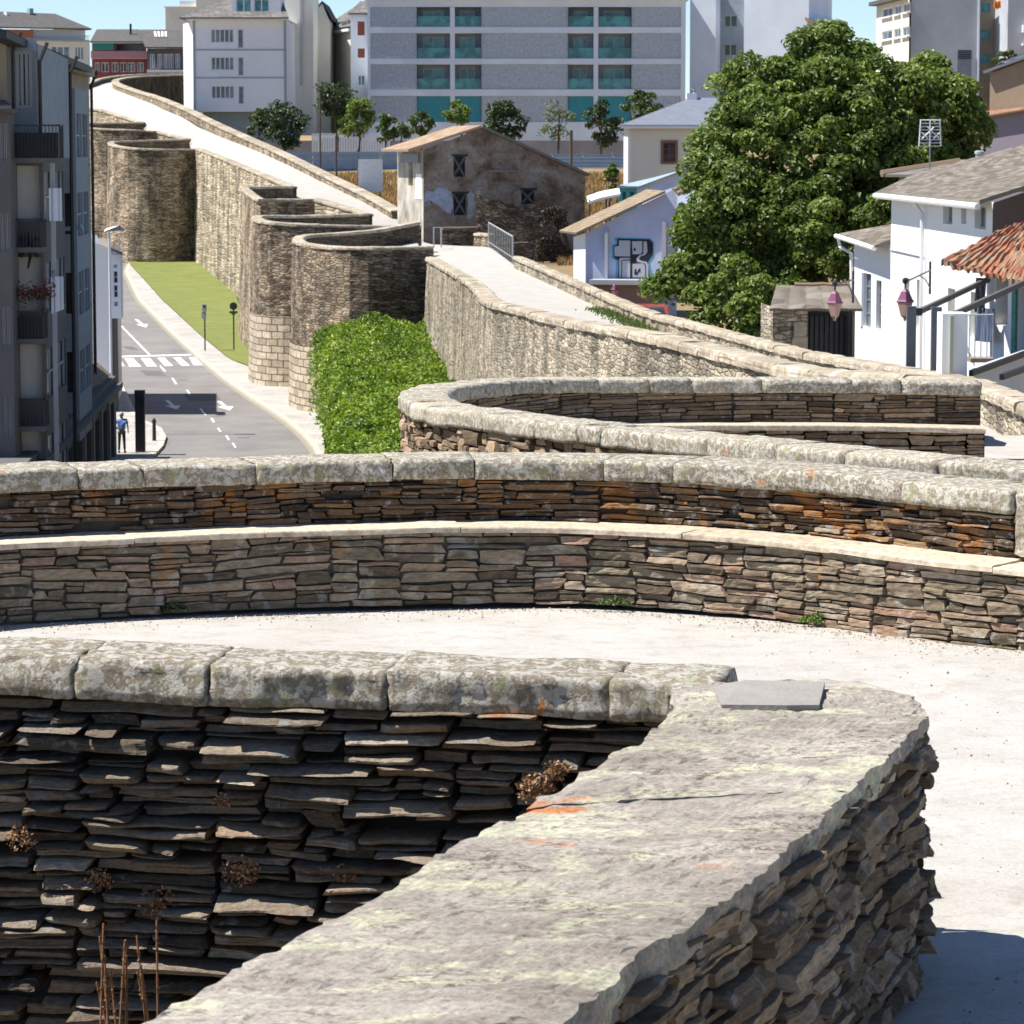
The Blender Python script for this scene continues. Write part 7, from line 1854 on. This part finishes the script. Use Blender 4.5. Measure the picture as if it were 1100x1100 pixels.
# grass on the lawn edges and on the walkway margin
mb = MB()
for _ in range(1500):
    u = random.random(); D = lerp_table([(0,72),(1,118)], u); a = PI_ ; p = A(lerp_table([(72,790),(85,738),(100,700),(118,648)], D) , 0, D)
    zz_ = EYE + lerp_table([(72,-5.0),(85,-5.25),(100,-5.5),(118,-5.75)], D)
    x = p.x + random.gauss(0,.22) - .25; y = D + random.uniform(-1,1); hh = random.uniform(.05,.16); c = (random.random(),.5,.5)
    if nz(y*.12, 3.3) < -.15: continue
    mb.face([mb.vert((x-.03,y,zz_), c), mb.vert((x+.03,y,zz_), c), mb.vert((x+random.uniform(-.05,.05),y,zz_+hh), c)])
tag(mb.build('verge_grass', M['leaf_weed']), 'thin green grass along the foot of the inner parapet', 'grass', kind='stuff')

# ---- sloping hedge mass at the foot of the first far tower
t = thing('hedge', (-4,135,1), 'big bright green clipped hedge mass filling the bay at the foot of the round tower', 'hedge')
HL = [(98,-4.9),(104,-5.6),(112,-6.35),(125,-7.0),(140,-7.9),(152,-8.9),(157,-9.7)]; HR = [(98,.4),(112,-.5),(125,-1.35),(140,-2.2),(150,-2.9),(157,-4.0)]
def hz(x, y):
    xl, xr = lerp_table(HL, y), lerp_table(HR, y); u = (x-xl)/(xr-xl)
    z = lerp_table([(98,-9.25),(108,-9.45),(125,-9.5),(140,-9.3),(152,-8.75),(157,-8.3)], y)
    e = min(u, 1-u)*(xr-xl); edge = 0 if u > .5 else -.5*max(0, 1 - e/.7)**2*2
    return EYE + z + edge + .5*nz(x*.5, y*.2) + .35*nz(x*1.4, y*.6)
mb = MB()
mb.grid(14, 40, lambda u, v: (lambda y: (lambda x: Vector((x, y, hz(x, y)-.35)))(lerp_table(HL, y)+.3+(lerp_table(HR, y)-.3-lerp_table(HL, y))*u))(98.5+58*v))
mb.grid(1, 40, lambda u, v: (lambda y: Vector((lerp_table(HL, y)+.3, y, .5 + (hz(lerp_table(HL, y)+.3, y)-.35-.5)*u)))(98.5+58*v))
mb.grid(14, 1, lambda u, v: (lambda x: Vector((x, 98.5, .5 + (hz(x, 98.5)-.85)*v)))(lerp_table(HL, 98.5)+.3+(lerp_table(HR, 98.5)-.3-lerp_table(HL, 98.5))*u))
flat('hedge_core', (.035,.055,.01), .95, var=.3)
mb.build('branches', M['hedge_core'], t)
mb = MB()
for _ in range(62000):
    y = 98 + 59.5*(random.random()**1.1); xl, xr = lerp_table(HL, y), lerp_table(HR, y)
    if random.random() < .14: x = xl + random.uniform(-.15,.35); z = .6 + (hz(x, y)-.6)*random.random()**.5
    else: x = xl + (xr-xl)*random.random(); z = hz(x, y) + random.uniform(-.3,.12) + .12*nz(x*4, y*3)
    leaf(mb, Vector((x, y + random.uniform(-.1,.1), z)), rdir()*.9 + Vector((-.2,-.2,.8)), random.uniform(.13,.26), min(1, max(0, random.gauss(.5+.6*nz(x*.8, y*.35, 2), .25))))
mb.build('foliage', M['leaf_hedge'], t)

# ---- weeds at the foot of the bench wall
def weed(px, py, label, r=.1, n=160, mat='leaf_weed'):
    zb_ = EYE - 2.735; s = slope(py); D = (zb_-EYE)/s; p = A(px, py, D)
    t = thing('weed', p, label, 'weed', 'weeds at the foot of the bench wall'); mb = MB()
    for _ in range(n):
        a = random.uniform(0, 2*PI); rr = r*random.random()**.6; q = p + Vector((math.cos(a)*rr, math.sin(a)*rr*.5 - .03, random.uniform(.0,.5)*r*(1.2-rr/r)))
        leaf(mb, q, rdir() + Vector((0,-.5,.8)), random.uniform(.018,.035), random.random(), .6)
    mb.build('leaves', M[mat], t)
weed(187, 655, 'small dark weed in the shade at the wall foot, leftmost along the bench wall', .09, mat='leaf_mid')
weed(659, 648, 'flat sparse weed at the middle of the bench wall foot', .11, 120, 'leaf_mid')
weed(876, 667, 'bright green weed tuft at the wall foot, brightest of the four', .11, 260)
weed(1085, 694, 'weed at the far right end of the bench wall foot', .09, 130)
# ---- dry stonecrop on the near wall
def sedum(px, py, D, r, n, label, up=False, name='stonecrop'):
    p = A(px, py, D); t = thing(name, p, label, 'dry plant', 'dry plants on the dark slate wall'); mb = MB()
    if up:
        for _ in range(n):
            b0 = p + Vector((random.uniform(-r, r), random.uniform(-.05,.05), -.15)); h = random.uniform(.12,.32); tp = b0 + Vector((random.uniform(-.03,.03), 0, h))
            mb.col = (.2,.5,.5); mb.tube([b0, tp], .003, 4)
            for k in range(16): leaf(mb, b0.lerp(tp, random.uniform(.3,1)), rdir(), random.uniform(.01,.02), random.uniform(0,.6), .6)
    else:
        for _ in range(n):
            d = rdir(); leaf(mb, p + Vector((d.x*r*1.2, d.y*r*.5, d.z*r))*random.random()**.5, rdir() + Vector((0,-.6,.5)), random.uniform(.008,.02), random.random(), .7)
    mb.build('dry_leaves', M['dry_plant'], t)
for px, py, D, r, n, lab in ((22,900,10.9,.05,160,'brown dry tuft at the left edge of the dark slate wall'),(106,946,10.9,.045,150,'brown dry tuft low on the dark slate wall, right of a paler one'),(258,935,10.85,.06,240,'rusty dry tuft in the middle of the dark slate wall'),(170,970,10.9,.06,240,'dry brown strands hanging low on the dark slate wall'),(370,938,10.8,.035,100,'small dry tuft near the slab edge on the dark slate wall'),(238,860,10.85,.03,80,'small tan dry tuft, upper middle of the dark slate wall'),(575,848,10.5,.055,330,'pinkish dry stonecrop clump at the edge of the schist slab'),(598,828,10.5,.04,200,'pinkish dry stonecrop, upper clump beside the slab joint')):
    sedum(px, py, D, r, n, lab)
sedum(130, 1045, 8.6, .10, 14, 'upright dry reddish flower stalks at the lower left, in front of the slate wall', up=True, name='dry_stalks')
# ---- flowers on the balcony
t = thing('flower_box', (xpx(48,103.5), 103.5, zpx(315,103.5)), 'dark red flowers spilling over a balcony railing of the dark apartment house', 'flowers'); mb = MB()
for _ in range(330):
    px = random.uniform(18,58); c = Vector((xpx(px,103.5), 103.5+random.uniform(-.1,.1), zpx(random.gauss(311,6) - (4 if px > 45 else -3), 103.5)))
    leaf(mb, c, rdir(), random.uniform(.05,.09), random.random(), .8)
    if px > 47: pass
mb.build('blossom', M['red_flower'], t)
mb = MB()
for _ in range(500):
    px = random.uniform(16,54); leaf(mb, Vector((xpx(px,103.6), 103.6, zpx(random.gauss(316,4),103.6))), rdir(), random.uniform(.06,.1), random.random(), .7)
mb.build('leaves', M['leaf_dark'], t)

# ---- brown creeper on the ruined wall
t = thing('creeper', A(594,300,187), 'dark brown withered creeper on the crumbling wall, right of the ruined house door', 'creeper')
mb = MB()
for _ in range(5200):
    u, v = random.random(), random.random(); px = 572 + 46*u; py = 222 + 85*v
    if nz(px*.05, py*.05) < -.1 - .3*(1-abs(u-.5)*2): continue
    if abs(px-596) > 10 + 16*v**.6 + 5*nz(py*.1): continue
    leaf(mb, A(px, py, 187.2 - .35*random.random()), rdir() + Vector((0,-.6,.4)), random.uniform(.08,.2), random.random(), .7)
mb.build('leaves', leafmat('leaf_brown', (.035,.022,.014), (.065,.045,.03), (.10,.085,.045), .1), t)

# ---- loose pebbles on the near path
mb = MB()
for _ in range(4000):
    if random.random() < .5: x, y = random.uniform(1.2, 4.5), random.uniform(8.5, 19)
    else:
        s_ = random.uniform(0, mid.L); q = mid.off(s_, .03 + abs(random.gauss(0, .22)), 0); x, y = q.x, q.y
    z = pz(x, y); r = random.choice((.003,.004,.006,.010))*random.uniform(.7,1.3); c = (random.random(), .5, .5)
    a = random.uniform(0, PI); pts = [mb.vert((x + r*math.cos(a + k*PI*2/3)*random.uniform(.7,1.3), y + r*math.sin(a + k*PI*2/3), z), c) for k in range(3)]
    tp = mb.vert((x, y, z + r*.8), c)
    for k in range(3): mb.face((pts[k], pts[(k+1)%3], tp))
lichen_stone('pebble', [(0,(.30,.28,.25)),(.5,(.42,.4,.36)),(1,(.6,.57,.53))], white=0, orange=0, green=0)
tag(mb.build('pebbles', M['pebble']), 'loose pebbles scattered on the pale gravel path', 'pebbles', kind='stuff')
# fallen dry leaves and grit
mb = MB()
for _ in range(260):
    s_ = random.uniform(0, mid.L); q = mid.off(s_, .03 + abs(random.gauss(0, .12)), 0); leaf(mb, Vector((q.x, q.y, pz(q.x, q.y) + .006)), Vector((0,0,1)) + rdir()*.4, random.uniform(.012,.03), random.random(), .6)
tag(mb.build('dry_leaves', M['dry_plant']), 'dry brown leaves gathered along the foot of the bench wall', 'leaves', kind='stuff')
# ================= camera, light
cam = bpy.data.cameras.new('camera'); co = link(bpy.data.objects.new('camera', cam))
cam.sensor_width = 36; cam.lens = 36*F/1100; cam.clip_start = .2; cam.clip_end = 6000
co.location = (0, 0, EYE); co.rotation_euler = (PI/2 - TH, 0, 0)
cam.dof.use_dof = True; cam.dof.focus_distance = 16.0; cam.dof.aperture_fstop = 20.0
scene.camera = co
SUN_EL, SUN_DIR = R(58), Vector((-1.0, -.03, 0)).normalized()
sd = Vector((SUN_DIR.x*math.cos(SUN_EL), SUN_DIR.y*math.cos(SUN_EL), math.sin(SUN_EL)))
sun = bpy.data.lights.new('sun', 'SUN'); sun.energy = 5.0; sun.angle = R(.53); sun.color = (1.0, .955, .89)
so = link(bpy.data.objects.new('sun', sun)); so.rotation_euler = sd.to_track_quat('Z', 'Y').to_euler(); so.location = (-20, 20, 60)
w = bpy.data.worlds.new('World'); scene.world = w; w.use_nodes = True; nt = w.node_tree
sky = nt.nodes.new('ShaderNodeTexSky'); sky.sky_type = 'NISHITA'; sky.sun_disc = False
sky.sun_elevation = SUN_EL; sky.sun_rotation = math.atan2(SUN_DIR.x, SUN_DIR.y) % (2*PI)
sky.altitude = 1500; sky.air_density = .85; sky.dust_density = .05; sky.ozone_density = 4.5
nt.links.new(sky.outputs[0], nt.nodes['Background'].inputs[0]); nt.nodes['Background'].inputs[1].default_value = .09
scene.view_settings.view_transform = 'Standard'; scene.view_settings.look = 'None'; scene.view_settings.exposure = .74; scene.view_settings.gamma = 1
scene.render.resolution_x = 1024; scene.render.resolution_y = 1024
scene.cycles.max_bounces = 6
